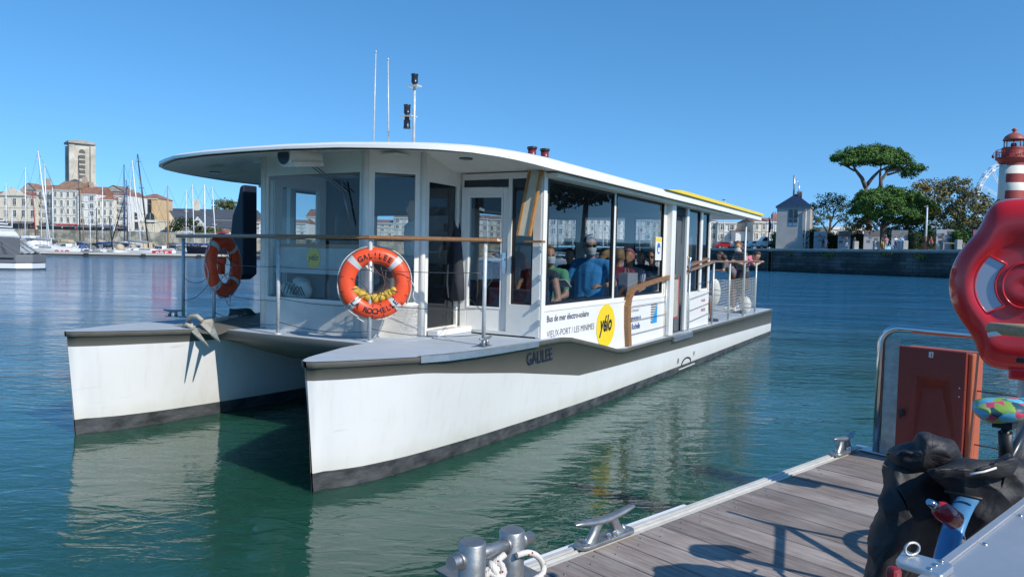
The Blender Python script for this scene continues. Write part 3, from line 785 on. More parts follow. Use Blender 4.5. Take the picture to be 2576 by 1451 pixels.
# ---- walls with openings
def wall(p0, p1, z0, z1, holes, th=.05, m_=CREAM, name='wall_panel', inward=1):
    """p0->p1 in plan; holes: (s0, s1, za, zb, kind) along the wall; window frame + pane are made as parts"""
    a = Vector((p0[0], p0[1], 0)); d = Vector((p1[0], p1[1], 0)) - a; L = d.length; d.normalize()
    n = Vector((-d.y, d.x, 0)) * inward
    R = Matrix((d, n, Vector((0, 0, 1)))).transposed()
    def add(b, s0, s1, y0, y1, za, zb):
        c = a + d * ((s0 + s1) / 2) + n * ((y0 + y1) / 2) + Vector((0, 0, (za + zb) / 2))
        b.box(c, (abs(s1 - s0), abs(y1 - y0), abs(zb - za)), rot=R)
    b = MB(); cur = 0
    for h in sorted(holes):
        if h[0] > cur + 1e-4: add(b, cur, h[0], 0, th, z0, z1)
        if h[2] > z0 + 1e-4: add(b, h[0], h[1], 0, th, z0, h[2])
        if h[3] < z1 - 1e-4: add(b, h[0], h[1], 0, th, h[3], z1)
        cur = h[1]
    if cur < L - 1e-4: add(b, cur, L, 0, th, z0, z1)
    o = b.build(name, [m_], boat)
    for h in holes:
        kind = h[4] if len(h) > 4 else 'win'
        if kind == 'open': continue
        g_ = GLASS_F if kind == 'front' else GLASS_S
        fb = MB(); t = .028 if kind != 'front' else .02
        for (s0, s1, za, zb) in ((h[0], h[1], h[2], h[2] + t), (h[0], h[1], h[3] - t, h[3]), (h[0], h[0] + t, h[2] + t, h[3] - t), (h[1] - t, h[1], h[2] + t, h[3] - t)):
            add(fb, s0, s1, -.006, th * .6, za, zb)
        fo = fb.build('window_frame', [BLACK if kind == 'win' else CREAM], boat)
        pb = MB(); q0_, q1_ = a + d * (h[0] + t) + n * .014, a + d * (h[1] - t) + n * .014; pb.poly([q0_ + Vector((0, 0, h[2] + t)), q1_ + Vector((0, 0, h[2] + t)), q1_ + Vector((0, 0, h[3] - t)), q0_ + Vector((0, 0, h[3] - t))])
        pb.build('pane', [g_], fo)
    return o
ZD = 1.062
# wheelhouse
WH = [(2.15, .60), (1.665, 1.00), (1.665, 2.55), (2.15, 2.95)]
wall(WH[0], WH[1], ZD, 3.10, [(.07, .555, 1.42, 2.86, 'front')], inward=-1)
wall(WH[1], WH[2], ZD, 3.10, [(.06, 1.50, 1.42, 2.86, 'front')], inward=-1)
wall(WH[2], WH[3], ZD, 3.10, [(.10, .56, 1.42, 2.86, 'front')], inward=-1)
wall((3.0, .64), (2.15, .60), ZD, 3.10, [(.10, .76, 1.12, 2.80, 'front')], inward=-1)
wall((2.15, 2.95), (3.0, 2.90), ZD, 3.10, [(.12, .74, 1.45, 2.80, 'front')], inward=-1)
# white lower skirts proud of the frames, and rubber shadow line
for a, b_ in zip(WH, WH[1:]):
    A_ = Vector((*a, 0)); B_ = Vector((*b_, 0)); d = (B_ - A_).normalized(); n = Vector((d.y, -d.x, 0)) * -1
    bb = MB(); bb.bar(A_ - n * -.008 * 0 + n * -.010 + Vector((0, 0, 1.235)), B_ + n * -.010 + Vector((0, 0, 1.235)), .02, .345)
    bb.build('skirt_panel', [WHITE], boat)
    bb = MB(); bb.bar(A_ + n * -.02 + Vector((0, 0, 1.418)), B_ + n * -.02 + Vector((0, 0, 1.418)), .05, .022)
    bb.build('sill', [CREAM], boat)
for (u, v) in WH + [(3.0, .62), (3.0, 2.92)]:
    bb = MB(); bb.cyl((u, v, ZD + .002), (u, v, 3.09), .035, n=10); bb.build('corner_post', [CREAM], boat)
# front wall right of the door recess
wall((3.0, -.45), (3.0, .62), ZD, 2.93, [(.10, .385, 1.42, 2.86, 'win'), (.43, 1.05, 1.10, 2.86, 'open')], inward=1)
wall((3.0, 2.92), (3.0, 3.99), ZD, 2.93, [(.06, .55, 1.10, 2.86, 'open'), (.62, .97, 1.42, 2.86, 'win')], inward=1)
# transom light above the door
P_('transom_panel', lambda b: b.bounds(2.965, 2.985, -.33, .60, 2.77, 2.92), [mat('dark blue tinted panel', (0.02, 0.035, 0.05), 0.15)])
# hinged glass door, standing open a little
door = empty('door', (2.93, .60, ZD + .03), radians(-82), parent=boat)
DW, DH = .62, 1.68
b = MB()
for (x0, x1, z0, z1) in ((0, .085, 0, DH), (DW - .085, DW, 0, DH), (.085, DW - .085, 0, .26), (.085, DW - .085, DH - .10, DH)): b.bounds(x0, x1, -.025, .025, z0, z1)
b.build('door_frame', [CREAM], door, bevel=.006)
b = MB()
for (x0, x1, z0, z1) in ((.085, .105, .26, DH - .1), (DW - .105, DW - .085, .26, DH - .1), (.105, DW - .105, .26, .28), (.105, DW - .105, DH - .12, DH - .1)): b.bounds(x0, x1, -.032, .03, z0, z1)
b.build('door_gasket', [SOFFIT], door)
b = MB(); b.poly([(.10, 0, .275), (DW - .10, 0, .275), (DW - .10, 0, DH - .115), (.10, 0, DH - .115)]); b.build('door_pane', [GLASS_S], door)
b = MB(); b.bounds(DW - .075, DW - .03, -.05, -.026, .68, .92); b.bar((DW - .05, -.06, .84), (DW - .23, -.085, .83), .018, .018)
b.cyl((DW - .05, -.026, .84), (DW - .05, -.085, .84), .012); b.build('door_handle', [STEEL], door)
b = MB(); b.box((DW * .42, -.012, 1.42), (.07, .004, .03), rot=Matrix.Rotation(.35, 3, 'Y')); b.box((DW * .45, -.012, 1.33), (.07, .004, .012), rot=Matrix.Rotation(.5, 3, 'Y')); b.build('sticker', [WHITE], door)
# step at the doorway
P_('door_step', lambda b: b.bounds(2.25, 2.94, .44, .585, ZD + .003, ZD + .07), [WHITE], bevel=.01)
# dark inner wall with switch panels seen in the opening by the door
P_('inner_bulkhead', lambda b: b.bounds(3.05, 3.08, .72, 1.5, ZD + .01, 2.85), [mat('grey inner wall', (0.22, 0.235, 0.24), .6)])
def f(b):
    for z, c in ((2.62, 0), (2.30, 1), (2.08, 1), (1.78, 0), (1.62, 2), (1.48, 0), (1.32, 1), (1.20, 0)):
        b.mat(c); b.bounds(3.02, 3.048, .84, .93, z - .05, z + .05)
P_('switch_panel', f, [mat('red switch cover', (.4, .02, .03), .5), BLACK, mat('blue plate', (.03, .12, .3), .5)])

# ---- port side wall: header, windows, panels
PV = -.45
side_th = .05
def sbox(name, u0, u1, v0, v1, z0, z1, m_, parent=boat, bevel=0.0):
    b = MB(); b.bounds(u0, u1, v0, v1, z0, z1); return b.build(name, [m_], parent, bevel=bevel)
wall((2.98, PV), (7.44, PV), 1.372, 2.93, [(.12, 2.13, 1.42, 2.86), (2.21, 4.28, 1.42, 2.88)], inward=1)
sbox('side_panel', 2.985, 7.42, PV - .022, PV + .03, .70, 1.350, WHITE)
sbox('panel_rail', 2.97, 7.44, PV - .03, PV - .001, 1.351, 1.371, CREAM)
sbox('corner_post', 2.955, 3.03, PV - .032, PV + .05, 1.04, 2.93, WHITE, bevel=.008)
sbox('door_pillar', 7.42, 7.62, PV - .10, PV + .06, .705, 2.88, WHITE, bevel=.012)
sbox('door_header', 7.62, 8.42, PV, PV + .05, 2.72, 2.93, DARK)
sbox('door_jamb', 8.18, 8.46, PV + .06, PV + .10, .705, 2.72, mat('dark grey door edge', (.10, .11, .12), .5), bevel=.006)
wall((8.46, PV), (10.1, PV), 1.372, 2.93, [(.13, .93, 1.385, 2.87), (1.09, 1.55, 1.42, 2.86)], inward=1)
sbox('side_panel', 8.47, 10.1, PV - .012, PV + .03, .705, 1.370, WHITE)
sbox('corner_post', 10.03, 10.12, PV - .02, PV + .05, .705, 2.93, CREAM)
sbox('corner_post', 8.44, 8.56, PV - .045, PV - .001, .72, 2.90, WHITE, bevel=.006)
sbox('corner_post', 9.40, 9.52, PV - .03, PV - .001, 1.38, 2.90, WHITE, bevel=.006)
def f(b):
    b.tube([(8.50, PV - .05, 1.72), (8.50, PV - .10, 1.74), (8.50, PV - .10, 2.0), (8.50, PV - .05, 2.02)], .014, 8)
P_('sliding_door_handle', f, [STEEL])
# starboard side wall and stern wall
SV = 3.99
wall((3.0, SV), (10.1, SV), 1.372, 2.93, [(.5, 2.2, 1.42, 2.86), (2.35, 4.2, 1.42, 2.88), (4.5, 5.3, .9, 2.8, 'open'), (5.6, 6.9, 1.42, 2.86)], inward=-1)
sbox('side_panel', 3.0, 10.1, SV - .03, SV + .02, .70, 1.372, WHITE)
wall((10.1, -.40), (10.1, 3.94), .70, 2.93, [(.5, 1.5, 1.40, 2.8), (1.7, 2.6, .75, 2.8, 'open'), (2.8, 3.8, 1.40, 2.8)], inward=1, m_=SOFFIT)
# partition between wheelhouse and saloon
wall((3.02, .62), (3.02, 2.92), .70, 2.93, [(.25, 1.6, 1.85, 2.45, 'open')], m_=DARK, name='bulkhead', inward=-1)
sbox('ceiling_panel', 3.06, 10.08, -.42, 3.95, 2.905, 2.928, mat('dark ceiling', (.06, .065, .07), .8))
sbox('ceiling_panel', 1.78, 3.0, .70, 2.86, 3.03, 3.045, SOFFIT)

# ---- wheelhouse console, board with the round logo
sbox('chart_shelf', 1.78, 2.05, 1.12, 2.42, 2.02, 2.06, TEAK)
sbox('console', 2.06, 2.6, .95, 2.6, 1.1, 1.95, mat('grey console', (.16, .17, .18), .6), bevel=.02)
sbox('front_board', 1.78, 1.80, 1.14, 2.52, 1.72, 2.015, mat('pale grey board', (.50, .52, .52), .5))
YEL = YELLOW
b = MB(); b.prism([(.105 * cos(2 * pi * k / 32), .115 * sin(2 * pi * k / 32)) for k in range(32)], .0, .004, lambda x, y, z: Vector((1.778 - z, 1.86 - x, 1.90 + y)))
disc = b.build('logo_disc', [YEL], boat)
lettering('logo_lettering', 'yélo', .10, lambda x, y: Vector((1.772, 1.86 - x, 1.875 + y)), NAVY, boat, xs=.9, bold=.001, shear=.3, align='CENTER')
def f(b):
    b.sphere((1.93, 2.38, 1.50), (.10, .15, .09), rot=Matrix.Rotation(.5, 3, 'X')); b.sphere((1.93, 2.17, 1.52), (.09, .11, .12), rot=Matrix.Rotation(-.6, 3, 'X')); b.sphere((1.98, 2.25, 1.60), (.10, .12, .07), rot=Matrix.Rotation(.2, 3, 'X'))
P_('stowed_float', f, [RUBW])
P_('stowed_cord', lambda b: [b.tube([(1.83 + .01 * k, 2.05 + .05 * k, 1.46), (1.82, 2.10 + .06 * k, 1.56 + .01 * k), (1.84, 2.2 + .05 * k, 1.47)], .007, 6) for k in range(5)], [BLACK])
def f(b):
    b.sphere((2.5, 2.02, 2.30), (.13, .17, .26)); b.box((2.55, 2.02, 1.95), (.16, .36, .6))
P_('helm_seat', f, [BLACK], bevel=.0)

# ---- roof
T_RF = [(0, .66), (.6, .68), (1.2, .78), (1.55, .92), (1.85, 1.06), (2.05, 1.19), (2.26, 1.42), (2.38, 1.70), (2.44, 1.95), (2.48, 2.25), (2.50, 2.6)]
def roof_outline(off=0.0):
    pts = []
    for t, u in T_RF: pts.append((u + off, VC - t * (1 - off * .4)))
    near = pts[:]                       # centre -> near corner
    far = [(u, 2 * VC - v) for u, v in pts[1:]]
    return list(reversed(far)) + near  # far corner -> front -> near corner
def f(b):
    o1 = roof_outline(0); o2 = roof_outline(.02)
    UE = 13.6
    def loop(o, z_edge, z_front, inset=0): return [(UE - inset, o[0][1], z_edge)] + [(11.3, o[0][1], z_edge), (6, o[0][1], z_edge)] + [(u, v, z_edge + (z_front - z_edge) * max(0, (2.6 - u) / 1.94)) for u, v in o] + [(6, o[-1][1], z_edge), (11.3, o[-1][1], z_edge), (UE - inset, o[-1][1], z_edge)]
    L1 = loop(o1, 3.005, 2.985); L0 = loop(o1, 2.912, 2.960)
    L2 = [(u + (.055 if u < 2.6 else 0), VC + (v - VC) * .978, z + .028) for u, v, z in L1]
    L3 = [(max(u, 2.6), VC + (v - VC) * .5, 3.12) for u, v, z in L1]
    Lb = [(u + (.03 if u < 2.6 else 0), VC + (v - VC) * .985, z - .002) for u, v, z in L0]
    b.sm = True
    b.grid([L3, L2, L1], smooth=True); b.grid([L1, L0], smooth=True); b.grid([L0, Lb], smooth=True)
    b.poly([(p[0], p[1], p[2]) for p in L3])
P_('roof_shell', f, [WHITE_ROOF], fix=False)
def f(b):   # soffit under the overhang
    o = roof_outline(.035)
    L0 = [(13.55, o[0][1] , 2.925)] + [(u, v, 2.925 + .02 * max(0, (2.6 - u) / 1.94)) for u, v in o] + [(13.55, o[-1][1], 2.925)]
    L1 = [(u + min(1.0, (2.95 - u) * .5) if u < 2.95 else u, VC + (v - VC) * .84, 2.933 + .165 * max(0, min(1, (2.75 - u) / 1.4))) for u, v, z in L0]
    b.grid([L0, L1], smooth=False); b.poly(L1)
P_('soffit', f, [SOFFIT], fix=False)
def f(b):   # box beam along both sides under the roof
    for v0, v1 in ((-.62, -.47), (4.01, 4.16)): b.bounds(3.0, 11.2, v0, v1, 2.868, 2.915)
P_('side_beam', f, [SOFFIT])
def f(b):
    for v in (-.735, 4.275):
        pts = [(6.5, 3.028), (7.2, 3.072), (13.62, 3.072), (13.62, 3.012), (6.4, 3.018)]
        b.prism(pts, -.035, .10 if v < 0 else -.10, lambda x, y, z, v=v: Vector((x, v + (z if v < 0 else -z) , y)))
P_('yellow_roof_edge', f, [YELLOW], bevel=.01)
def f(b):
    b.bounds(13.35, 13.64, -.70, 4.24, 2.985, 3.05)
P_('roof_end', f, [YELLOW])
for q in (on_v(1338, 400, .2), on_v(1370, 404, .2)):
    P_('roof_vent', lambda b: (b.mat(0), b.lathe([(.052, -.05), (.052, .12)], q), b.mat(1), b.lathe([(.064, .12), (.064, .150), (.03, .158)], q)), [mat('maroon vent', (.16, .02, .03), .35), BLACK])
# small dark hatch lights in the soffit
def f(b):
    for u, v in ((1.85, -.15), (1.9, 3.7)): b.lathe([(.07, -.012), (.07, .0)], (u, v, 2.955), n=20)
P_('soffit_light', f, [mat('dark lens', (.05, .05, .05), .2)])
# searchlight / horn box on the soffit
def f(b):
    a = on_u(714, 393, 1.02); c = on_u(800, 400, 1.48)
    d = (c - a).normalized()
    b.mat(0); b.tube([a, a + d * .03, c], [.105, .10, .075], 20)
    b.mat(1); b.tube([a - d * .012, a - d * .004], [.085, .085], 20)
    b.mat(0); b.bar(a + Vector((.02, -.05, -.085)), c + Vector((0, 0, -.06)), .16, .05); b.bar(a + d * .3 + Vector((0.05, 0, .05)), a + d * .3 + Vector((.05, 0, .12)), .1, .1)
P_('horn_housing', f, [CREAM, mat('dark mesh', (.03, .06, .08), .5)], bevel=.004)
def f(b):
    p = on_u(775, 412, 1.60); q = on_u(862, 482, 1.62)
    b.sphere(p, .028); b.sphere(p + Vector((0, -.06, 0)), .024)
    b.cyl(p, q, .006, n=6); b.cyl(p + Vector((0, -.06, .0)), q + Vector((0, -.06, .0)), .006, n=6)
    b.cyl(q + Vector((.01, .03, .12)), q + Vector((.015, -.10, -.36)), .010, n=6)
P_('windscreen_wiper', f, [mat('grey wiper', (.25, .26, .27), .4, metal=.5)])

# ---- mast with lights, aerials
def f(b):
    b.lathe([(.16, 0), (.16, .018), (.05, .03)], (2.55, 1.05, 3.185), n=24); b.cyl((2.55, 1.05, 3.15), (2.55, 1.05, 3.925), .017, n=12)
    b.bounds(2.50, 2.60, .98, 1.12, 3.918, 3.932); b.bounds(2.48, 2.60, 1.04, 1.22, 3.572, 3.584)
P_('light_mast', f, [RAILW])
def lamp(b, c, flip=1):
    s = flip
    prof = [(.04, 0), (.035, .03), (.055, .05), (.052, .055), (.052, .15), (.058, .155), (.056, .175), (.02, .18)]
    prof = [(r * .74, z * s * .76) for r, z in prof]; b.lathe(prof, c, n=16)
LAMPM = mat('black lamp housing', (.016, .02, .028), .3, var=.1)
for c, s in (((2.55, 1.05, 3.932), 1), ((2.54, 1.145, 3.584), 1), ((2.54, 1.145, 3.572), -1)): P_('navigation_lamp', lambda b: lamp(b, c, s), [LAMPM])
for (u, v, z1, du) in ((2.55, 1.66, 4.38, -.02), (2.55, 1.42, 4.27, .03)):
    P_('whip_aerial', lambda b: (b.cyl((u, v, 3.08), (u, v + du * 1, z1), .012, .007, n=8), b.cyl((u, v + du, z1), (u, v + du, z1 + .02), .012, n=8), b.lathe([(.03, 0), (.03, .03)], (u, v, 3.09))), [RAILW])

# ---- foredeck railing
posts = [on_z(461, 799, 1.06), on_z(538, 813, 1.06), on_z(699, 841, 1.06), on_z(929, 860, 1.06), on_z(1216, 867, 1.06)]
posts[0] = Vector((1.98, 4.02, 1.06)) if False else posts[0]
ZRAIL = 2.125
tops = [Vector((p.x, p.y, ZRAIL)) for p in posts]
for p in posts:
    P_('rail_post', lambda b: (b.cyl(p, (p.x, p.y, ZRAIL - .02), .021, n=12), b.lathe([(.045, 0), (.045, .012), (.03, .02)], p, n=16)), [RAILW])
def f(b):
    pts = [tops[0] + Vector((.02, .12, 0))] + tops + [tops[4] + (tops[4] - tops[3]).normalized() * .17]
    # soften the bends
    out = []
    for i, p in enumerate(pts):
        if 0 < i < len(pts) - 1:
            out += [p + (pts[i - 1] - p).normalized() * .12, p, p + (pts[i + 1] - p).normalized() * .12]
        else: out.append(p)
    rows = []
    for i, p in enumerate(out):
        t = (out[min(i + 1, len(out) - 1)] - out[max(i - 1, 0)]); t.z = 0; t.normalize(); n = Vector((-t.y, t.x, 0))
        ww = .045 * (.6 if i == len(out) - 1 else 1)
        rows.append([p + n * ww + Vector((0, 0, .0)), p + n * ww * .8 + Vector((0, 0, .03)), p - n * ww * .8 + Vector((0, 0, .03)), p - n * ww, p - n * ww * .8 - Vector((0, 0, .012)), p + n * ww * .8 - Vector((0, 0, .012)), p + n * ww])
    b.grid(rows, smooth=False); b.poly(rows[0][:-1]); b.poly(rows[-1][:-1])
P_('wooden_handrail', f, [TEAK])
def wire(name, a, c, sag=.0, r=.004, n=8, m_=WIRE):
    a = Vector(a); c = Vector(c)
    pts = [a.lerp(c, i / n) - Vector((0, 0, sag * 4 * (i / n) * (1 - i / n))) for i in range(n + 1)]
    return P_(name, lambda b: b.tube(pts, r, 6), [m_])
for zz, sg in ((1.80, .01), (1.46, .03), (1.20, .05)):
    for i in range(1, 4): wire('guard_wire', (posts[i].x, posts[i].y, zz), (posts[i + 1].x, posts[i + 1].y, zz - (.03 if zz < 1.5 else 0)), sg)
wire('guard_wire', (posts[0].x, posts[0].y, 1.30), (posts[1].x, posts[1].y, 1.66), .10)
wire('guard_wire', (posts[0].x, posts[0].y, 1.60), (posts[1].x, posts[1].y, 1.72), .12)
wire('guard_wire', (posts[4].x, posts[4].y, 1.62), on_z(1216, 867, 1.06) + Vector((.75, .35, .66)), .0)
wire('guard_wire', (posts[4].x, posts[4].y, 1.38), on_z(1216, 867, 1.06) + Vector((.55, .55, .44)), .0)
def cleat(name, c, rz, L=.2, m_=GALV, h=.08, parent=boat):
    b = MB(); R = Matrix.Rotation(rz, 3, 'Z'); c = Vector(c)
    b.box(c + Vector((0, 0, .006)), (L * .75, .06, .012), rz=rz)
    for s in (-1, 1): b.tube([c + R @ Vector((s * L * .20, 0, .01)), c + R @ Vector((s * L * .15, 0, h))], [.022, .016], 10)
    b.tube([c + R @ Vector((-L * .55, 0, h + .012)), c + R @ Vector((-L * .2, 0, h)), c + R @ Vector((L * .2, 0, h)), c + R @ Vector((L * .55, 0, h + .012))], [.010, .018, .018, .010], 10)
    return b.build(name, [m_], parent)
cleat('deck_cleat', on_z(*[1221, 872], 1.055), .15, .26)
cleat('deck_cleat', on_z(435, 797, 1.07), -1.2, .24)
# aluminium strip along the near gunwale
def f(b):
    pts = [(u, V_N - interp(u, T_TOP) - .020, interp(u, T_ZT) - .02) for u in (.8, 1.1, 1.5, 2.0, 2.4, 2.72)]
    b.grid([[(u, v + .05, z + .032) for u, v, z in pts], [(u, v - .002, z + .030) for u, v, z in pts], [(u, v - .002, z - .03) for u, v, z in pts]], smooth=False)
P_('gunwale_strip', f, [ALU], fix=False)

# ---- side rails
def f(b):   # the bent laminated rail at the gate
    c = [(5.68, .70), (5.62, 1.0), (5.60, 1.28), (5.66, 1.43), (5.82, 1.52), (6.2, 1.57), (6.8, 1.625), (7.4, 1.67), (7.75, 1.69)]
    rows = []
    for i, (u, z) in enumerate(c):
        a = Vector((c[max(i - 1, 0)][0], 0, c[max(i - 1, 0)][1])); e = Vector((c[min(i + 1, len(c) - 1)][0], 0, c[min(i + 1, len(c) - 1)][1]))
        t = (e - a).normalized(); n = Vector((-t.z, 0, t.x)); p = Vector((u, -.50, z))
        h = .065 if i < 4 else .035
        rows.append([p + n * h + Vector((0, -.035, 0)), p + n * h + Vector((0, .035, 0)), p - n * h + Vector((0, .035, 0)), p - n * h + Vector((0, -.035, 0)), p + n * h + Vector((0, -.035, 0))])
    b.grid(rows, smooth=False); b.poly(rows[0][:-1]); b.poly(rows[-1][:-1])
P_('bent_wooden_rail', f, [TEAK], bevel=.012)
def spost(u, z1, v=-.50, r=.022, z0=.675):
    return P_('rail_post', lambda b: (b.cyl((u, v, z0), (u, v, z1), r, n=12), b.box((u, v, z0 + .012), (.11, .08, .02))), [RAILW])
spost(7.50, 1.66); spost(8.66, 1.74); spost(10.31, 1.92); spost(11.65, 1.90); spost(13.05, 2.93, r=.026); spost(14.36, 1.93)
P_('rail_post', lambda b: b.cyl((7.36, -.50, .69), (7.36, -.50, 1.62), .014, n=8), [RAILW])
def f(b):
    pts = [(8.48, 1.755), (9.0, 1.80), (10.3, 1.93), (11.65, 1.925), (13.05, 1.935), (14.6, 1.95)]
    rows = []
    for u, z in pts: rows.append([(u, -.55, z), (u, -.54, z + .03), (u, -.46, z + .03), (u, -.45, z), (u, -.5, z - .012), (u, -.55, z)])
    b.grid(rows, smooth=False); b.poly(rows[0][:-1]); b.poly(rows[-1][:-1])
P_('wooden_handrail', f, [mat('weathered wood rail', (.20, .125, .08), .6, var=.3, scale=6, stretch=(1, 6, 6))])
P_('gate_board', lambda b: b.bar((8.52, -.46, 1.84), (10.0, -.44, 1.99), .11, .045), [mat('weathered wood rail', (.2, .12, .08), .6)], bevel=.008)
for zz in (.86, 1.06, 1.27):
    wire('guard_wire', (5.7, -.50, zz), (7.5, -.50, zz + .01)); wire('guard_wire', (8.66, -.50, zz - .02), (10.31, -.50, zz + .08))
wire('guard_wire', (8.66, -.50, 1.5), (10.31, -.50, 1.56))
# stern transverse rail and starboard rails
SR = [(14.36, -.5), (14.5, 1.77), (14.36, 4.04), (12.2, 4.04), (10.3, 4.04)]
for u, v in SR[1:]: spost(u, 1.92, v=v)
P_('wooden_handrail', lambda b: [b.bar((a[0], a[1], 1.94), (c[0], c[1], 1.94), .09, .04) for a, c in zip(SR, SR[1:])], [MATS['weathered wood rail']])
# mesh net along the rail
def f(b):
    u0, u1, z0, z1 = 10.36, 14.3, .86, 1.55
    n = 58
    for i in range(n + 1):
        u = u0 + (u1 - u0) * i / n; b.bar((u, -.525, z0 + .02 * sin(i)), (u + .01 * sin(i * 2), -.525, z1 + .012 * sin(i * .7)), .0038, .0038)
    for k in range(13):
        z = z0 + (z1 - z0) * k / 12
        for i in range(12):
            a = u0 + (u1 - u0) * i / 12; c = u0 + (u1 - u0) * (i + 1) / 12
            b.bar((a, -.525, z + .012 * sin(i * 1.3 + k)), (c, -.525, z + .012 * sin((i + 1) * 1.3 + k)), .0038, .0038)
P_('rail_net', f, [ROPEW])
def f(b):
    u0, u1, z0, z1 = 7.66, 8.10, .98, 1.62
    for i in range(26):
        t = i / 13 * (z1 - z0)
        for s in (0, 1):
            za = z0 + t - (z1 - z0); zb = za + (u1 - u0) * 1.6
            if s: za, zb = zb, za
            a = Vector((u0, -.47 + .01 * s, za)); c = Vector((u1, -.47 + .01 * s, zb))
            # clip to the gate
            def clip(p, q):
                if p.z > q.z: p, q = q, p
                if q.z < z0 or p.z > z1: return None
                d = q - p
                if p.z < z0: p = p + d * ((z0 - p.z) / d.z)
                if q.z > z1: q = q - d * ((q.z - z1) / d.z)
                return p, q
            r = clip(a, c)
            if r and (r[0] - r[1]).length > .02: b.bar(r[0], r[1], .008, .008)
P_('gate_net', f, [mat('pale mesh', (.5, .46, .40), .7)])
P_('gate_frame', lambda b: b.tube([(8.12, -.46, 1.66), (8.12, -.46, .95), (7.64, -.46, .95), (7.64, -.46, 1.66)], .014, 8), [mat('red tube', (.45, .04, .03), .5)])
P_('boarding_grate', lambda b: [b.bounds(7.55 + i * .062, 7.59 + i * .062, -.615, -.57, .60, .68) for i in range(17)] and b.bounds(7.5, 8.62, -.60, -.50, .676, .69), [ALU])
# flag staff with a dark flag on the stern rail
P_('flag_staff', lambda b: b.cyl((14.45, 1.77, 1.9), (14.95, 1.77, 3.75), .012, n=8), [RAILW])

# ---- lettering
def hull_pt(u, z, off=.004):
    return Vector((u, V_N - hull_hw(u, z) - off, z))
lettering('name_lettering', 'GALILEE', .205, lambda x, y: hull_pt(2.56 + x - .44 * y, .80 + y, .012), NAVY, boat, xs=.80, bold=.002)
flat = lambda u0, z0: (lambda x, y: Vector((u0 + x, PV - .0245, z0 + y)))
lettering('side_lettering', 'Bus de mer électro-solaire', .106, flat(3.10, 1.225), mat('dark blue lettering', (.03, .035, .09), .5), boat, xs=1.04, bold=.0016)
lettering('side_lettering', 'VIEUX-PORT / LES MINIMES', .112, flat(3.11, 1.045), mat('grey lettering', (.12, .12, .15), .5), boat, xs=1.02)
b = MB(); b.prism([(.275 * cos(2 * pi * k / 48), .295 * sin(2 * pi * k / 48)) for k in range(48)], 0, .003, lambda x, y, z: Vector((4.87 + x * 1.17, PV - .0245 - z, 1.055 + y)))
b.build('logo_disc', [YEL], boat)
lettering('logo_lettering', 'yélo', .30, lambda x, y: Vector((4.86 + x, PV - .0285, .99 + y)), BLACK, boat, xs=.80, bold=.010, shear=.25, align='CENTER')
lettering('side_lettering', "Communauté", .075, flat(5.82, 1.185), mat('pale grey lettering', (.35, .36, .40), .5), boat, xs=.8)
lettering('side_lettering', "d'agglomération de", .085, flat(5.74, 1.065), mat('blue lettering', (.02, .07, .22), .5), boat, xs=.78, bold=.001)
lettering('side_lettering', "La Rochelle", .125, flat(5.74, .925), MATS['blue lettering'], boat, xs=.82, bold=.003)
def f(b):
    b.mat(0); b.poly([(6.72, PV - .026, .955), (7.0, PV - .026, .955), (7.0, PV - .026, 1.26)])
    b.mat(1)
    for k in range(8):
        z = .975 + k * .038; x1 = 6.72 + .28 * (z - .955) / .305 - .015
        b.poly([(6.70, PV - .026, z), (max(x1, 6.74), PV - .026, z), (max(x1, 6.74) + .012, PV - .026, z + .018), (6.70, PV - .026, z + .018)])
P_('sail_emblem', f, [mat('sky blue emblem', (.03, .30, .62), .5), NAVY], fix=False)
REDL = mat('red lettering', (.42, .03, .05), .5)
lettering('side_lettering', 'transdev', .10, lambda x, y: Vector((9.62 + x, PV - .0145, 1.165 + y)), REDL, boat, xs=.80)
lettering('side_lettering', 'MARITIME', .09, lambda x, y: Vector((9.62 + x, PV - .0145, .975 + y)), REDL, boat, xs=.75)
P_('notice', lambda b: (b.mat(0), b.bounds(6.86, 7.16, PV - .012, PV - .009, 1.95, 2.32), b.mat(1), b.bounds(6.88, 7.14, PV - .014, PV - .0125, 2.25, 2.31)), [WHITE, YELLOW])
def f(b):
    c = Vector((7.01, PV - .015, 2.14))
    b.prism([(.075 * cos(2 * pi * k / 20), .09 * sin(2 * pi * k / 20)) for k in range(20)], 0, .002, lambda x, y, z: c + Vector((x, -z, y)))
P_('notice_symbol', f, [mat('mask sign blue', (.03, .16, .42), .5)])
P_('notice_symbol', lambda b: b.bounds(6.96, 7.06, PV - .02, PV - .018, 2.08, 2.15), [WHITE])
# load marks on the hull

def f(b):
    c = (8.55, .11)
    b.mat(0)
    for k in range(12):
        a0, a1 = pi * k / 12, pi * (k + 1) / 12
        pa = hull_pt(c[0] + .28 * cos(a0), c[1] + .11 * sin(a0), .006); pb = hull_pt(c[0] + .28 * cos(a1), c[1] + .11 * sin(a1), .006)
        b.bar(pa, pb, .01, .022)
    b.mat(1); b.bar(hull_pt(8.15, .05, .006), hull_pt(9.1, .05, .006), .01, .014)
P_('load_mark', f, [NAVY, WHITE])
lettering('load_mark_letter', 'B', .13, lambda x, y: hull_pt(8.0 + x * 1.4, .17 + y), NAVY, boat)
lettering('load_mark_letter', 'V', .13, lambda x, y: hull_pt(8.95 + x * 1.4, .20 + y), NAVY, boat)

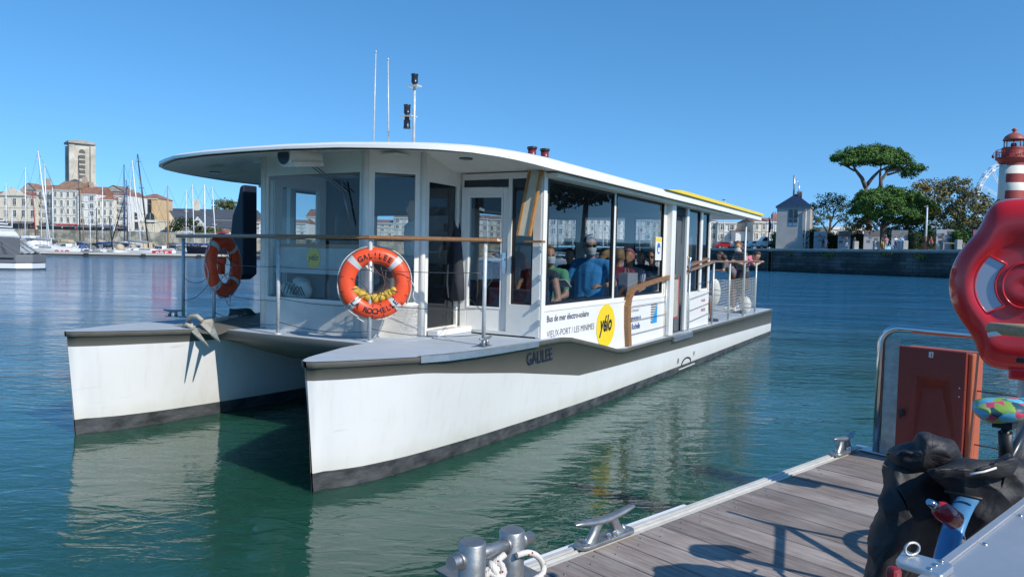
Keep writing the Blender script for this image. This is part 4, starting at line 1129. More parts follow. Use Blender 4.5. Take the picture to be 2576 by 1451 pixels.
# ---- boarding plank and hose standing at the corner (part of the boat gear)
pl = empty('boarding_plank', parent=boat)
A_ = Vector((2.78, -.33, 2.20)); B_ = Vector((2.90, -.40, 2.93))
b = MB(); b.bar(A_, B_, .12, .03, up=Vector((1, 0, 0))); b.build('plank_board', [mat('pale plank', (.56, .53, .42), .6, var=.2)], pl)
for s in (-1, 1):
    b = MB(); o_ = Vector((-.012, s * .073, 0)); b.bar(A_ + o_, B_ + o_, .024, .05, up=Vector((1, 0, 0))); b.build('plank_edge', [mat('orange varnished wood', (.42, .20, .06), .4, var=.3, scale=8)], pl)
P_('plank_bracket', lambda b: (b.bounds(2.84, 2.93, -.52, -.30, 2.13, 2.155)), [TEAK])
for z in (1.93, 1.65, 1.38, 1.10):
    pass
for z in (2.06, 1.74, 1.46, 1.23):
    P_('hinge_bracket', lambda b: (b.bounds(2.925, 2.955, -.47, -.435, z - .03, z + .03), b.bounds(2.90, 2.955, -.465, -.455, z - .015, z + .015)), [ALU])

# dark moulded fairing standing outboard of the far cabin side
def f(b):
    px = [(616, 464), (607, 470), (600, 510), (588, 543), (583, 590), (582, 672), (590, 700), (600, 704), (616, 690)]
    A_ = [on_u(x, y, 3.05) for x, y in px]
    b.prism([(p.y, p.z) for p in A_], 3.02, 3.28, lambda x, y, z: Vector((z, x, y)))
P_('side_fairing', f, [mat('dark navy moulding', (.008, .014, .028), .5)], bevel=.02)
# ================================================================= people
SKIN = mat('sun tanned skin', (0.50, 0.27, 0.17), 0.5, var=.06)
SKIN2 = mat('fair skin', (0.58, 0.35, 0.25), 0.5, var=.06)
HAIRG = mat('grey hair', (.42, .40, .37), .7, var=.2, scale=40)
HAIRB = mat('dark brown hair', (.045, .025, .015), .6, var=.3, scale=40)
HAIRR = mat('brown hair', (.13, .065, .035), .6, var=.3, scale=40)
HAIRL = mat('dark blond hair', (.30, .19, .09), .6, var=.3, scale=40)
MASKB = mat('pale blue face mask', (.55, .63, .66), .8, var=.05)
CL = {}
def cloth(n, c, **k):
    return mat(n, c, .85, var=.12, scale=12, bump=.25, bscale=25, **k)
C_BLUE = cloth('blue shirt', (.05, .30, .70)); C_GREEN = cloth('green shirt', (.12, .38, .20)); C_RED = cloth('dark red shirt', (.28, .03, .05))
C_DARK = cloth('dark clothes', (.03, .032, .04)); C_DENIM = cloth('denim', (.10, .17, .30)); C_BEIGE = cloth('beige trousers', (.48, .38, .24))
C_PINK = cloth('pink top', (.60, .16, .24)); C_WHITE = cloth('white top', (.70, .68, .66)); C_LILAC = cloth('lilac top', (.42, .34, .68))
C_YEL = cloth('yellow shorts', (.62, .48, .05)); C_LBLUE = cloth('light blue jacket', (.28, .46, .72)); C_BROWN = cloth('brown trousers', (.16, .075, .045)); C_GREY = cloth('grey shirt', (.33, .34, .36))
C_SHOE = mat('white shoes', (.62, .58, .55), .6); C_SHOED = mat('dark blue shoes', (.02, .03, .06), .6)
def striped(name, c1, c2, sc, axis='X'):
    mt = bpy.data.materials.new(name); mt.use_nodes = True; nt = mt.node_tree; b = nt.nodes['Principled BSDF']; b.inputs['Roughness'].default_value = .85
    tc = nt.nodes.new('ShaderNodeTexCoord'); w_ = nt.nodes.new('ShaderNodeTexWave'); w_.bands_direction = axis; w_.inputs['Scale'].default_value = sc; w_.inputs['Distortion'].default_value = .6
    r = nt.nodes.new('ShaderNodeValToRGB'); r.color_ramp.elements[0].position = .45; r.color_ramp.elements[1].position = .55
    r.color_ramp.elements[0].color = (*c1, 1); r.color_ramp.elements[1].color = (*c2, 1)
    nt.links.new(tc.outputs['Object'], w_.inputs[0]); nt.links.new(w_.outputs['Fac'], r.inputs[0]); nt.links.new(r.outputs[0], b.inputs['Base Color'])
    return mt
C_STRIPE = striped('striped shirt', (.60, .62, .66), (.12, .16, .26), 12, 'Y')
C_STRIPD = striped('black and grey striped top', (.03, .03, .035), (.22, .20, .21), 9, 'Z')
def V(*a): return Vector(a)
def pose(kind):
    """joints, facing +X, left is +Y, feet on z=0, 1.70 m tall"""
    J = dict(pel=V(0, 0, .93), wst=V(0, 0, 1.08), chs=V(0, 0, 1.30), nek=V(0, 0, 1.44), hed=V(.02, 0, 1.59),
             shl=V(0, .18, 1.39), shr=V(0, -.18, 1.39), ell=V(-.02, .23, 1.12), elr=V(-.02, -.23, 1.12), wrl=V(.06, .24, .88), wrr=V(.06, -.24, .88),
             hil=V(0, .09, .90), hir=V(0, -.09, .90), knl=V(.01, .10, .49), knr=V(.01, -.10, .49), anl=V(-.02, .11, .08), anr=V(-.02, -.11, .08), tol=V(.14, .13, .035), tor=V(.14, -.13, .035), face=V(1, 0, 0))
    if kind == 'walk':
        J.update(knl=V(.16, .09, .50), anl=V(.26, .09, .10), tol=V(.41, .09, .06), knr=V(-.06, -.09, .49), anr=V(-.30, -.09, .14), tor=V(-.18, -.09, .04),
                 ell=V(-.14, .23, 1.14), wrl=V(-.12, .22, .90), elr=V(.08, -.23, 1.13), wrr=V(.22, -.21, .95))
    if kind == 'photo':
        J.update(ell=V(.10, .24, 1.15), wrl=V(.28, .06, 1.28), elr=V(.10, -.24, 1.15), wrr=V(.28, -.06, 1.28))
    if kind in ('sit', 'sitturn', 'sitarm'):
        J = dict(pel=V(0, 0, .52), wst=V(-.03, 0, .68), chs=V(-.05, 0, .90), nek=V(-.04, 0, 1.05), hed=V(-.01, 0, 1.20),
                 shl=V(-.05, .19, .99), shr=V(-.05, -.19, .99), ell=V(.02, .26, .73), elr=V(.02, -.26, .73), wrl=V(.24, .16, .66), wrr=V(.24, -.16, .66),
                 hil=V(.02, .09, .50), hir=V(.02, -.09, .50), knl=V(.42, .13, .50), knr=V(.42, -.13, .50), anl=V(.42, .13, .08), anr=V(.42, -.13, .08), tol=V(.58, .14, .035), tor=V(.58, -.14, .035), face=V(1, 0, 0))
    if kind == 'lean':
        J.update(pel=V(-.10, 0, .92), wst=V(-.02, 0, 1.06), chs=V(.12, 0, 1.26), nek=V(.22, 0, 1.38), hed=V(.31, 0, 1.50), shl=V(.16, .18, 1.33), shr=V(.16, -.18, 1.33),
                 ell=V(.20, .26, 1.10), wrl=V(.42, .16, 1.10), elr=V(.20, -.26, 1.10), wrr=V(.42, -.14, 1.10), hil=V(-.10, .09, .89), hir=V(-.10, -.09, .89), knl=V(-.06, .10, .48), knr=V(-.02, -.10, .48), anl=V(-.10, .10, .08), anr=V(-.10, -.10, .08))
    return J
def seg_dist(p, a, b, ra, rb):
    d = b - a; t = max(0, min(1, (p - a).dot(d) / max(d.length_squared, 1e-9)))
    return (p - (a + d * t)).length / (ra + (rb - ra) * t)
def person(label, loc, rz, J, top, bottom, skin=SKIN, shoe=C_SHOE, hair=HAIRB, sleeve='short', legs='long', voxel=.03, hairstyle='short', mask=None, glasses=False,
           parent=None, scale=1.0, build_=1.0, fingers=False, group=None, curl=1.0, skirt=False, bag=None):
    root = empty('person', loc, rz, label, 'person', group, parent=parent); root.scale = (scale,) * 3
    S = []                                                         # a, b, ra, rb, material
    def s(a, b, ra, rb, m_): S.append((a, b, ra, rb, m_))
    bw = build_
    s(J['pel'] + V(0, .06, 0), J['pel'] - V(0, .06, 0), .125 * bw, .125 * bw, 2)
    for y in (.07, -.07):
        s(J['pel'] + V(0, y * .8, .04), J['chs'] + V(0, y, -.02), .105 * bw, .115 * bw, 1)
    s(J['wst'], J['chs'], .125 * bw, .125 * bw, 1); s(J['shl'] * .85 + J['shr'] * .15, J['shr'] * .85 + J['shl'] * .15, .072, .072, 1)
    s(J['chs'] + V(0, 0, .05), J['nek'] - V(0, 0, .01), .09, .058, 1)
    s(J['nek'], J['hed'] - V(0, 0, .03), .052, .052, 0)
    F = J['face'].normalized()
    for sd in 'lr':
        sh, el, wr = J['sh' + sd], J['el' + sd], J['wr' + sd]
        if sleeve == 'long': s(sh, el, .062, .046, 1); s(el, wr, .046, .032, 1)
        elif sleeve == 'none': s(sh, sh.lerp(el, .15), .056, .05, 1); s(sh.lerp(el, .15), el, .048, .040, 0); s(el, wr, .038, .026, 0)
        else: m_ = sh.lerp(el, .62); s(sh, m_, .064, .056, 1); s(m_, el, .042, .040, 0); s(el, wr, .040, .026, 0)
        d = (wr - el).normalized(); h = wr + d * .045
        s(wr, h + d * .015, .026, .034, 0)
        side = d.cross(V(0, 0, 1)); side = side.normalized() if side.length > .1 else V(0, 1, 0)
        dn = V(0, 0, -1)
        if fingers:
            for k, (o, l) in enumerate(((-.033, .065), (-.011, .075), (.012, .07), (.033, .055))):
                a = h + side * o + d * .02; b1 = a + d * l * .55; c1 = b1 + (d * .6 + dn * .8 * curl).normalized() * l * .55
                s(a, b1, .0105, .0095, 0); s(b1, c1, .0095, .0085, 0)
            a = wr + side * -.025 + d * .01; s(a, a + (d * .7 - side * .7).normalized() * .055, .013, .010, 0)
        else: s(h, h + d * .07 + dn * .02, .030, .018, 0)
        hi, kn, an, to = J['hi' + sd], J['kn' + sd], J['an' + sd], J['to' + sd]
        if legs == 'long': s(hi, kn, .092 * bw, .062, 2); s(kn, an, .060, .042, 2)
        elif legs == 'shorts': m_ = hi.lerp(kn, .75); s(hi, m_, .10 * bw, .085, 2); s(m_, kn, .060, .055, 0); s(kn, kn.lerp(an, .35), .054, .056, 0); s(kn.lerp(an, .35), an, .056, .034, 0)
        else: s(hi, hi.lerp(kn, .3), .10, .09, 2); s(hi.lerp(kn, .3), kn, .075, .055, 0); s(kn, kn.lerp(an, .35), .053, .055, 0); s(kn.lerp(an, .35), an, .055, .034, 0)
        s(an - V(.03, 0, .035), to, .042, .034, 3)
    b = MB()
    for a, c, ra, rb, m_ in S:
        L = (c - a).length; n = max(1, int(L / .04)); d = (c - a).normalized() if L > 1e-4 else V(0, 0, 1)
        pts = [a - d * ra * .95] + [a - d * ra * .6] + [a.lerp(c, i / n) for i in range(n + 1)] + [c + d * rb * .6] + [c + d * rb * .95]
        rr = [ra * .25, ra * .78] + [ra + (rb - ra) * i / n for i in range(n + 1)] + [rb * .78, rb * .25]
        b.tube(pts, rr, 12)
    if skirt:
        p = J['pel']; kk = (J['knl'] + J['knr']) / 2
        b.tube([p + V(0, 0, .08), p.lerp(kk, .3), p.lerp(kk, .85)], [.13, .18, .20], 14)
        s(p, p.lerp(kk, .85), .17, .20, 2)
    # head with brow, nose, chin and ears
    H = J['hed']; yaw = atan2(F.y, F.x); pit = math.asin(max(-1, min(1, F.z)))
    R = Matrix.Rotation(yaw, 3, 'Z') @ Matrix.Rotation(-pit, 3, 'Y')
    b.sphere(H + R @ V(-.01, 0, .025), (.095, .076, .105), 18, 12, R); b.sphere(H + R @ V(.02, 0, -.04), (.070, .058, .078), 16, 10, R)
    b.sphere(H + R @ V(.098, 0, -.008), (.018, .013, .026), 8, 6, R); b.sphere(H + R @ V(.058, 0, -.095), (.03, .03, .022), 8, 6, R)
    for y in (-1, 1): b.sphere(H + R @ V(-.008, y * .078, -.005), (.018, .012, .03), 8, 6, R)
    bmesh.ops.recalc_face_normals(b.bm, faces=b.bm.faces)
    me0 = bpy.data.meshes.new('body0'); b.bm.to_mesh(me0); b.bm.free()
    tmp = bpy.data.objects.new('tmp', me0); COL.objects.link(tmp)
    rm = tmp.modifiers.new('r', 'REMESH'); rm.mode = 'VOXEL'; rm.voxel_size = voxel; rm.use_smooth_shade = True
    smd = tmp.modifiers.new('s', 'SMOOTH'); smd.iterations = 3 if voxel < .02 else 2; smd.factor = .5
    dg = bpy.context.evaluated_depsgraph_get(); me = bpy.data.meshes.new_from_object(tmp.evaluated_get(dg))
    bpy.data.objects.remove(tmp); bpy.data.meshes.remove(me0)
    me.materials.clear()
    for m_ in (skin, top, bottom, shoe): me.materials.append(m_)
    hz = H.z - .13
    for p in me.polygons:
        c = p.center; p.use_smooth = True
        if (c - H).length < .135: p.material_index = 0; continue
        best = min(S, key=lambda q: seg_dist(c, q[0], q[1], q[2], q[3])); p.material_index = best[4]
    body = bpy.data.objects.new('body', me); COL.objects.link(body); body.parent = root
    def hp(x, y, z): return H + R @ V(x, y, z)
    if hairstyle != 'bald':
        b = MB()
        rows = []
        low = {'short': -.02, 'long': -.05, 'bun': -.02, 'crop': .03}.get(hairstyle, -.02)
        for i in range(8):
            th = pi * .62 * i / 7; row = []
            for k in range(19):
                ph = 2 * pi * k / 18; x = cos(ph) * sin(th); y = sin(ph) * sin(th); z = cos(th)
                fx = 1.0
                if x > .15 and z < .74 - .25 * (1 - min(1, x)): z = .74 - .25 * (1 - min(1, x)); q_ = sqrt(max(0, 1 - z * z)); x, y = x * min(1, q_ / max(1e-3, sin(th))), y * min(1, q_ / max(1e-3, sin(th)))
                r = 1 + .02 * sin(5 * ph + 3 * th)
                row.append(hp(-.014 + x * .104 * r * fx, y * .085 * r, .028 + z * .114 * r))
            rows.append(row)
        b.grid(rows, smooth=True)
        if hairstyle == 'bun': b.sphere(hp(-.13, 0, .01), (.042, .045, .045)); b.sphere(hp(-.06, 0, -.03), (.06, .07, .06))
        if hairstyle == 'long':
            b.tube([hp(-.04, 0, 0), hp(-.07, 0, -.09), hp(-.07, 0, -.20)], [.085, .09, .05], 12)
        b.build('hair', [hair], root)
    if mask:
        b = MB(); rows = []
        for i in range(6):
            z = -.002 - .085 * i / 5; row = []
            for k in range(11):
                a = radians(-80 + 160 * k / 10); rx = .112 - .012 * abs(i - 2) / 3; row.append(hp(.006 + rx * cos(a) + (.006 if k == 5 else 0), .079 * sin(a) * (1 - .10 * i / 5), z))
            rows.append(row)
        b.grid(rows, smooth=True); b.build('face_mask', [mask], root)
    else:
        b = MB(); b.bar(hp(.092, -.022, -.058), hp(.092, .022, -.058), .006, .010); b.build('mouth', [C_RED], root) if voxel < .02 else b.bm.free()
    if glasses:
        b = MB()
        for y in (-1, 1): b.sphere(hp(.088, y * .034, .018), (.010, .028, .021), 10, 6, R); b.bar(hp(.08, y * .06, .02), hp(-.01, y * .083, .02), .004, .006)
        b.bar(hp(.095, -.015, .022), hp(.095, .015, .022), .004, .005); b.build('sunglasses', [BLACK], root)
    elif voxel < .02 and not glasses:
        b = MB()
        for y in (-1, 1): b.sphere(hp(.083, y * .031, .012), (.008, .013, .008), 8, 6, R)
        b.build('eyes', [BLACK], root)
    return root
def bp(x, y, v=None, u=None, z=None):
    return on_v(x, y, v) if v is not None else (on_u(x, y, u) if u is not None else on_z(x, y, z))
def bw(l): return BO + BA * l[0] + BS * l[1] + Vector((0, 0, l[2]))
BRZ = atan2(BA.y, BA.x)
def passenger(label, px, py, v, rz, J, zf=.70, sc=1.1, **k):
    """seat a passenger so that the head is where it is seen on plane v"""
    h = bp(px, py, v=v); H = J['hed'] * sc; c, s_ = cos(rz), sin(rz)
    base = V(h.x - (H.x * c - H.y * s_), h.y - (H.x * s_ + H.y * c), max(.66, h.z - H.z))
    return person(label, bw(base), BRZ + rz, J, scale=sc, **k)
J = pose('sit'); J.update(face=V(.75, .60, -.12), shl=V(-.06, .21, .99), ell=V(.04, .34, .76), wrl=V(.30, .27, .745), elr=V(.04, -.26, .74), wrr=V(.24, -.2, .66))
passenger('grey haired man in blue shirt, mask and sunglasses at the first side window', 1483, 654, .08, pi, J, top=C_BLUE, bottom=C_DARK, hair=HAIRG, voxel=.014, mask=MASKB, glasses=True, fingers=True, build_=1.12, hairstyle='crop', sc=1.23)
J = pose('sit'); J.update(face=V(.6, .5, 0), knl=V(.24, .13, .50), knr=V(.24, -.13, .50), anl=V(.12, .13, .08), anr=V(.12, -.13, .08), tol=V(.26, .14, .035), tor=V(.26, -.14, .035)); passenger('person in green shirt and face mask at the front edge of the first window', 1381, 662, .25, pi, J, top=C_GREEN, bottom=C_DENIM, hair=HAIRL, voxel=.018, mask=MASKB, zf=.70)
J = pose('sit'); J.update(ell=V(.04, .30, .72), wrl=V(.16, .24, .64), wrr=V(.16, -.2, .64), knl=V(.20, .13, .50), knr=V(.20, -.13, .50), anl=V(.10, .13, .08), anr=V(.10, -.13, .08), tol=V(.24, .14, .035), tor=V(.24, -.14, .035)); passenger('bare armed person half hidden by the front corner post', 1352, 672, .0, pi, J, top=C_DARK, bottom=C_DARK, hair=HAIRB, sleeve='none', voxel=.018, zf=.66)
IN = 'passengers seated deep inside the saloon'
for lb, x, y, v, rz, tp, hr, st in (
        ('blond passenger seated behind the man in blue', 1522, 662, .35, 0, C_DARK, HAIRL, 'long'),
        ('passenger in dark red top at the left edge of the second side window', 1558, 660, .05, 0.1, C_RED, HAIRL, 'short'),
        ('passenger in striped shirt and pink cap in the second side window', 1581, 668, .10, pi, C_STRIPE, C_PINK, 'crop'),
        ('bald man with glasses at the aft edge of the second side window', 1640, 662, .1, pi, C_DARK, HAIRG, 'bald'),
        ('dark haired passenger in the open side doorway', 1690, 666, .5, pi, C_DARK, HAIRR, 'long'),
        ('dark haired passenger facing forward in the far seats behind the green shirt', 1432, 668, 1.6, pi, C_DARK, HAIRB, 'short'),
        ('dark haired passenger in the far seats behind the blond one', 1537, 664, 1.9, 0, C_GREY, HAIRB, 'short'),
        ('brown haired passenger in the far seats near the bald man', 1610, 660, 1.5, pi, C_DARK, HAIRR, 'long')):
    passenger(lb, x, y, v, rz, pose('sit'), top=tp, bottom=C_DENIM, hair=hr, voxel=.022, hairstyle=st, zf=.70 if v < 1 else .76, group=IN, glasses='glasses' in lb)
J = pose('stand'); h = on_u(975, 500, 2.75)
person('helmsman in a white short sleeved shirt behind the wheelhouse side pane', bw(V(2.62, 1.05, .86)), BRZ + pi - .5, pose('stand'), top=C_WHITE, bottom=C_DARK, hair=HAIRB, voxel=.02, scale=1.03)
# stern deck
ft = on_z(1850, 784, .682)
J = pose('lean'); J.update(pel=V(-.04, 0, .92), wst=V(0, 0, 1.07), chs=V(.04, 0, 1.28), nek=V(.07, 0, 1.42), hed=V(.13, 0, 1.555), shl=V(.05, .18, 1.37), shr=V(.05, -.18, 1.37), face=V(.93, .20, -.38), ell=V(.08, .27, 1.12), wrl=V(.30, .16, 1.20), elr=V(.10, -.26, 1.12), wrr=V(.32, -.12, 1.20), hil=V(-.04, .09, .89), hir=V(-.04, -.09, .89), knl=V(.02, .12, .49), anl=V(.04, .14, .08), tol=V(.20, .15, .035))
fa = on_z(1862, 786, .682)
person('woman in dark top with brown bun and face mask, leaning at the stern rail', bw(fa), radians(200), J, top=C_STRIPD, bottom=C_DARK, hair=HAIRR, sleeve='none', legs='bare', hairstyle='bun', mask=MASKB, voxel=.014, fingers=True, skirt=True, scale=1.04)
J = pose('lean'); J.update(hed=V(.36, .0, 1.40), face=V(.7, 0, -.7), ell=V(.34, .20, 1.16), wrl=V(.46, .0, 1.24), elr=V(.34, -.24, 1.16), wrr=V(.48, -.06, 1.24))
fb = on_z(1862, 776, .682)
person('person in a pink shirt behind the bun haired woman, forearms on the stern rail', bw(fb), radians(-20), J, top=C_PINK, bottom=C_DENIM, skin=SKIN, hair=HAIRB, voxel=.018, fingers=True)
J = pose('lean'); J.update(face=V(.9, .1, -.5))
fc_ = on_z(1836, 779, .682)
person('person in striped top and brown trousers at the stern, left of the bun haired woman', bw(fc_), radians(160), J, top=C_STRIPD, bottom=C_BROWN, hair=HAIRB, voxel=.018, legs='long', hairstyle='long', scale=.92)
J = pose('sit'); J.update(knl=V(.40, .10, .52), knr=V(.36, -.12, .50))
person('seated person in shorts and dark blue shoes just behind the cabin on the stern deck', bw(V(10.62, -.02, .682)), BRZ - .5, J, top=C_WHITE, bottom=C_DENIM, shoe=C_SHOED, legs='shorts', voxel=.018, hair=HAIRB)
SEAT = mat('dark blue seat', (.03, .05, .10), .7)
def bench(u, v0, v1, zf, label, back=1):
    r = empty('seat_row', bw(V(u, (v0 + v1) / 2, zf)), BRZ, label, 'bench', 'seat rows inside the ferry'); w_ = v1 - v0
    b = MB(); b.bounds(-.22, .22, -w_ / 2, w_ / 2, .33, .40); b.build('seat', [SEAT], r, bevel=.02)
    b = MB(); b.box((back * .26, 0, .62), (.06, w_, .50)); b.build('backrest', [SEAT], r, bevel=.02)
    for y in (-.4, .4):
        b = MB(); b.bounds(-.18, .18, w_ * y - .02, w_ * y + .02, 0, .33); b.build('leg', [RAILW], r)
bench(5.45, -.30, .55, .70, 'dark blue seat row under the man in the blue shirt')
bench(3.75, -.30, .55, .70, 'dark blue seat row just behind the front corner post', -1)
bench(6.35, -.30, .55, .70, 'dark blue seat row at the left edge of the second side window', -1)
bench(7.0, -.30, .55, .70, 'dark blue seat row at the aft edge of the second side window')
bench(5.2, 1.4, 2.6, .70, 'dark blue far seat row behind the man in the blue shirt')
bench(10.62, -.30, .45, .682, 'dark blue seat on the stern deck under the seated person', -1)
# shopping bag on the sill
h = on_v(1580, 716, -.22)
b = MB(); b.box((0, 0, .17), (.42, .14, .36), rz=0, taper=1.04); b.sm = False
for s_ in (-.08, .08): b.tube([(s_, .03, .35), (s_ * .8, .03, .43), (s_ * -.1 + s_ * .9 + .05, .03, .35)], .006, 6)
tag(b.build('shopping_bag', [cloth('grey paper bag', (.42, .42, .43))], loc=bw(V(h.x, h.y, h.z - .17)), rz=BRZ, bevel=.015), 'grey shopping bag standing in the second side window', 'bag')
h = on_v(1418, 712, -.1)
b = MB(); b.box((0, 0, 0), (.20, .14, .012), rot=Matrix.Rotation(.5, 3, 'Y')); tag(b.build('leaflet', [C_WHITE], loc=bw(h), rz=BRZ), 'white leaflet held below the first side window', 'paper')

# ---- jacket hanging by the glass door
h = on_u(1140, 660, 2.90)
def drape(b, pts, n=16):
    rings = []
    for z, rx, ry, ox in pts:
        rings.append([(ox + rx * cos(2 * pi * k / n) * (1 + .14 * sin(3 * 2 * pi * k / n + z * 9)), ry * sin(2 * pi * k / n) * (1 + .18 * cos(4 * 2 * pi * k / n + z * 5)), z) for k in range(n + 1)])
    b.grid(rings, smooth=True)
r = empty('hanging_jacket', bw(V(2.90, .66, 1.42)), BRZ + pi / 2 - .6, 'dark jacket with white lining hanging beside the glass door', 'jacket')
b = MB(); drape(b, [(.98, .02, .02, .05), (.93, .06, .05, .04), (.80, .09, .06, .02), (.5, .12, .07, 0), (.25, .14, .08, -.02), (.02, .15, .08, -.05), (0, .02, .02, -.05)]); b.build('jacket_body', [C_DARK], r)
b = MB(); drape(b, [(.55, .02, .03, .02), (.42, .06, .08, .03), (.2, .07, .09, .03), (.04, .05, .07, .02), (.03, .01, .01, .02)]); b.build('jacket_lining', [C_WHITE], r)

# ---- life rings
def life_ring(name, label, loc, R, rad=.285, tr=.085, words=None):
    root = empty(name, loc, 0, label, 'life ring', 'orange life rings on the foredeck rail'); root.rotation_euler = R.to_euler()
    b = MB(); n = 64; m_ = 14; rings = []
    bands = [45, 135, 225, 315]
    for i in range(n):
        a = 2 * pi * i / n; row = []
        for k in range(m_):
            t = 2 * pi * k / m_; row.append(b.bm.verts.new(((rad + tr * cos(t)) * cos(a), (rad + tr * cos(t)) * sin(a), tr * .72 * sin(t))))
        rings.append(row)
    for i in range(n):
        deg = (i + .5) * 360 / n; b.mat(1 if any(abs(deg - q) < 6.5 for q in bands) else 0)
        for k in range(m_): b.face([rings[i][k], rings[i][(k + 1) % m_], rings[(i + 1) % n][(k + 1) % m_], rings[(i + 1) % n][k]], True)
    b.build('ring_body', [ORANGE, RETRO], root)
    # grab line round the outside, held at four points
    pts = []
    for i in range(48):
        a = 2 * pi * i / 48; q = abs(sin(2 * a)); pts.append(((rad + tr + .004 + .012 * q) * cos(a), (rad + tr + .004 + .012 * q) * sin(a), .02 * sin(8 * a)))
    b = MB(); b.tube(pts, .006, 6, closed=True); b.build('grab_line', [ROPEW], root)
    b = MB()
    rnd = random.Random(5)
    for i in range(9):
        a = rnd.uniform(0, 2 * pi); c = a + rnd.uniform(1.4, 2.6)
        b.tube([((rad + tr) * cos(a), (rad + tr) * sin(a), .05), ((rad - tr) * cos(a) * .9, (rad - tr) * sin(a) * .9, .055), ((rad - tr) * .5 * cos((a + c) / 2), (rad - tr) * .5 * sin((a + c) / 2), .03), ((rad - tr) * cos(c) * .9, (rad - tr) * sin(c) * .9, .05)], .0035, 5)
    b.build('lashing', [mat('dark cord', (.10, .06, .05), .8)], root)
    if words:
        for txt, a0, sgn_ in words:
            me_ = []
            L = len(txt); step = .185 if sgn_ > 0 else -.165
            for i, ch in enumerate(txt):
                if ch == ' ': continue
                a = a0 - (i - (L - 1) / 2) * step
                def f(x, y, a=a, sgn_=sgn_):
                    # x along tangent, y radial
                    rr = rad + (y - .028) * sgn_; aa = a - x * sgn_ / rad
                    q = (rr - rad) / tr; zz = tr * .72 * sqrt(max(0, 1 - min(1, q * q))) + .002
                    return Vector((rr * cos(aa), rr * sin(aa), zz))
                lettering('ring_letter', ch, .076, f, BLACK, root, bold=.0022, align='CENTER')
    return root
rc = at(943, 712, at_z(929, 860, 1.06).y + .03)
nrm = (CAM - rc); nrm.z = .12; nrm.normalize()
xx = V(0, 0, 1).cross(nrm).normalized(); yy = nrm.cross(xx)
life_ring('life_ring', 'orange life ring lettered GALILEE, hung on the middle foredeck post', rc, Matrix((xx, yy, nrm)).transposed(), words=[('GALILEE', pi / 2, 1), ('LA ROCHELLE', -pi / 2, -1)])
rc2 = at(563, 668, at_z(538, 813, 1.06).y + .18)
n2 = V(sin(radians(62)), -cos(radians(62)), .0); 
vd = (CAM - rc2); vd.z = 0; vd.normalize(); ang_ = radians(61); n2 = Matrix.Rotation(ang_, 3, 'Z') @ vd; n2 = (n2 + V(0, 0, .06)).normalized()
xx = V(0, 0, 1).cross(n2).normalized(); yy = n2.cross(xx)
life_ring('life_ring', 'orange life ring seen nearly edge on at the far left end of the foredeck rail', rc2, Matrix((xx, yy, n2)).transposed(), rad=.31, tr=.09)
# yellow folded bag inside the ring
b = MB()
for i in range(7):
    t = i / 6; b.sphere((-.20 + .40 * t, -.155 + .075 * abs(2 * t - 1) ** 1.5, 0), (.055, .05 + .008 * (i % 2), .05), 10, 7)
o = b.build('folded_line_bag', [cloth('yellow bag cloth', (.60, .38, .05))]); o.matrix_world = Matrix.Translation(rc) @ Matrix((V(0, 0, 1).cross(nrm).normalized(), nrm.cross(V(0, 0, 1).cross(nrm).normalized()), nrm)).transposed().to_4x4()
tag(o, 'yellow folded cloth bag tied inside the lettered life ring', 'bag')
# orange float light hanging in the second ring
b = MB(); b.lathe([(.02, -.09), (.045, -.08), (.045, .04), (.06, .05), (.06, .12), (.02, .13)], n=14); b.cyl((0, 0, .13), (0, 0, .42), .004, n=6)
tag(b.build('float_light', [ORANGE], loc=rc2 + V(-.02, -.03, -.02)), 'small orange float light hanging inside the edge on life ring', 'float light')
# dangling white cords
def cord(name, pts, r, m_, label, cat='rope', group=None): 
    b = MB(); out = []
    for i in range(len(pts) - 1):
        p0 = pts[max(i - 1, 0)]; p1 = pts[i]; p2 = pts[i + 1]; p3 = pts[min(i + 2, len(pts) - 1)]
        for k in range(6):
            t = k / 6; out.append(.5 * ((2 * p1) + (p2 - p0) * t + (2 * p0 - 5 * p1 + 4 * p2 - p3) * t * t + (3 * p1 - p0 - 3 * p2 + p3) * t ** 3))
    out.append(pts[-1]); b.tube(out, r, 8); o = b.build(name, m_ if isinstance(m_, list) else [m_]); tag(o, label, cat, group); return o
cord('cord', [rc + V(-.37, 0, .02), rc + V(-.36, -.02, -.12), rc + V(-.25, -.03, -.30), rc + V(-.10, -.04, -.40)], .006, ROPEW, 'white cord hanging along the left edge of the lettered life ring', 'cord')
cord('cord', [rc + V(.37, 0, .03), rc + V(.41, -.02, -.03), rc + V(.40, -.03, -.12), rc + V(.42, -.02, -.17)], .006, ROPEW, 'short frayed white cord at the right edge of the lettered life ring', 'cord')
cord('cord', [rc2 + V(-.03, -.03, -.34), rc2 + V(.04, -.05, -.42), rc2 + V(.09, -.05, -.50), rc2 + V(.10, -.04, -.36)], .007, ROPEW, 'white cord dangling under the edge on life ring', 'cord')

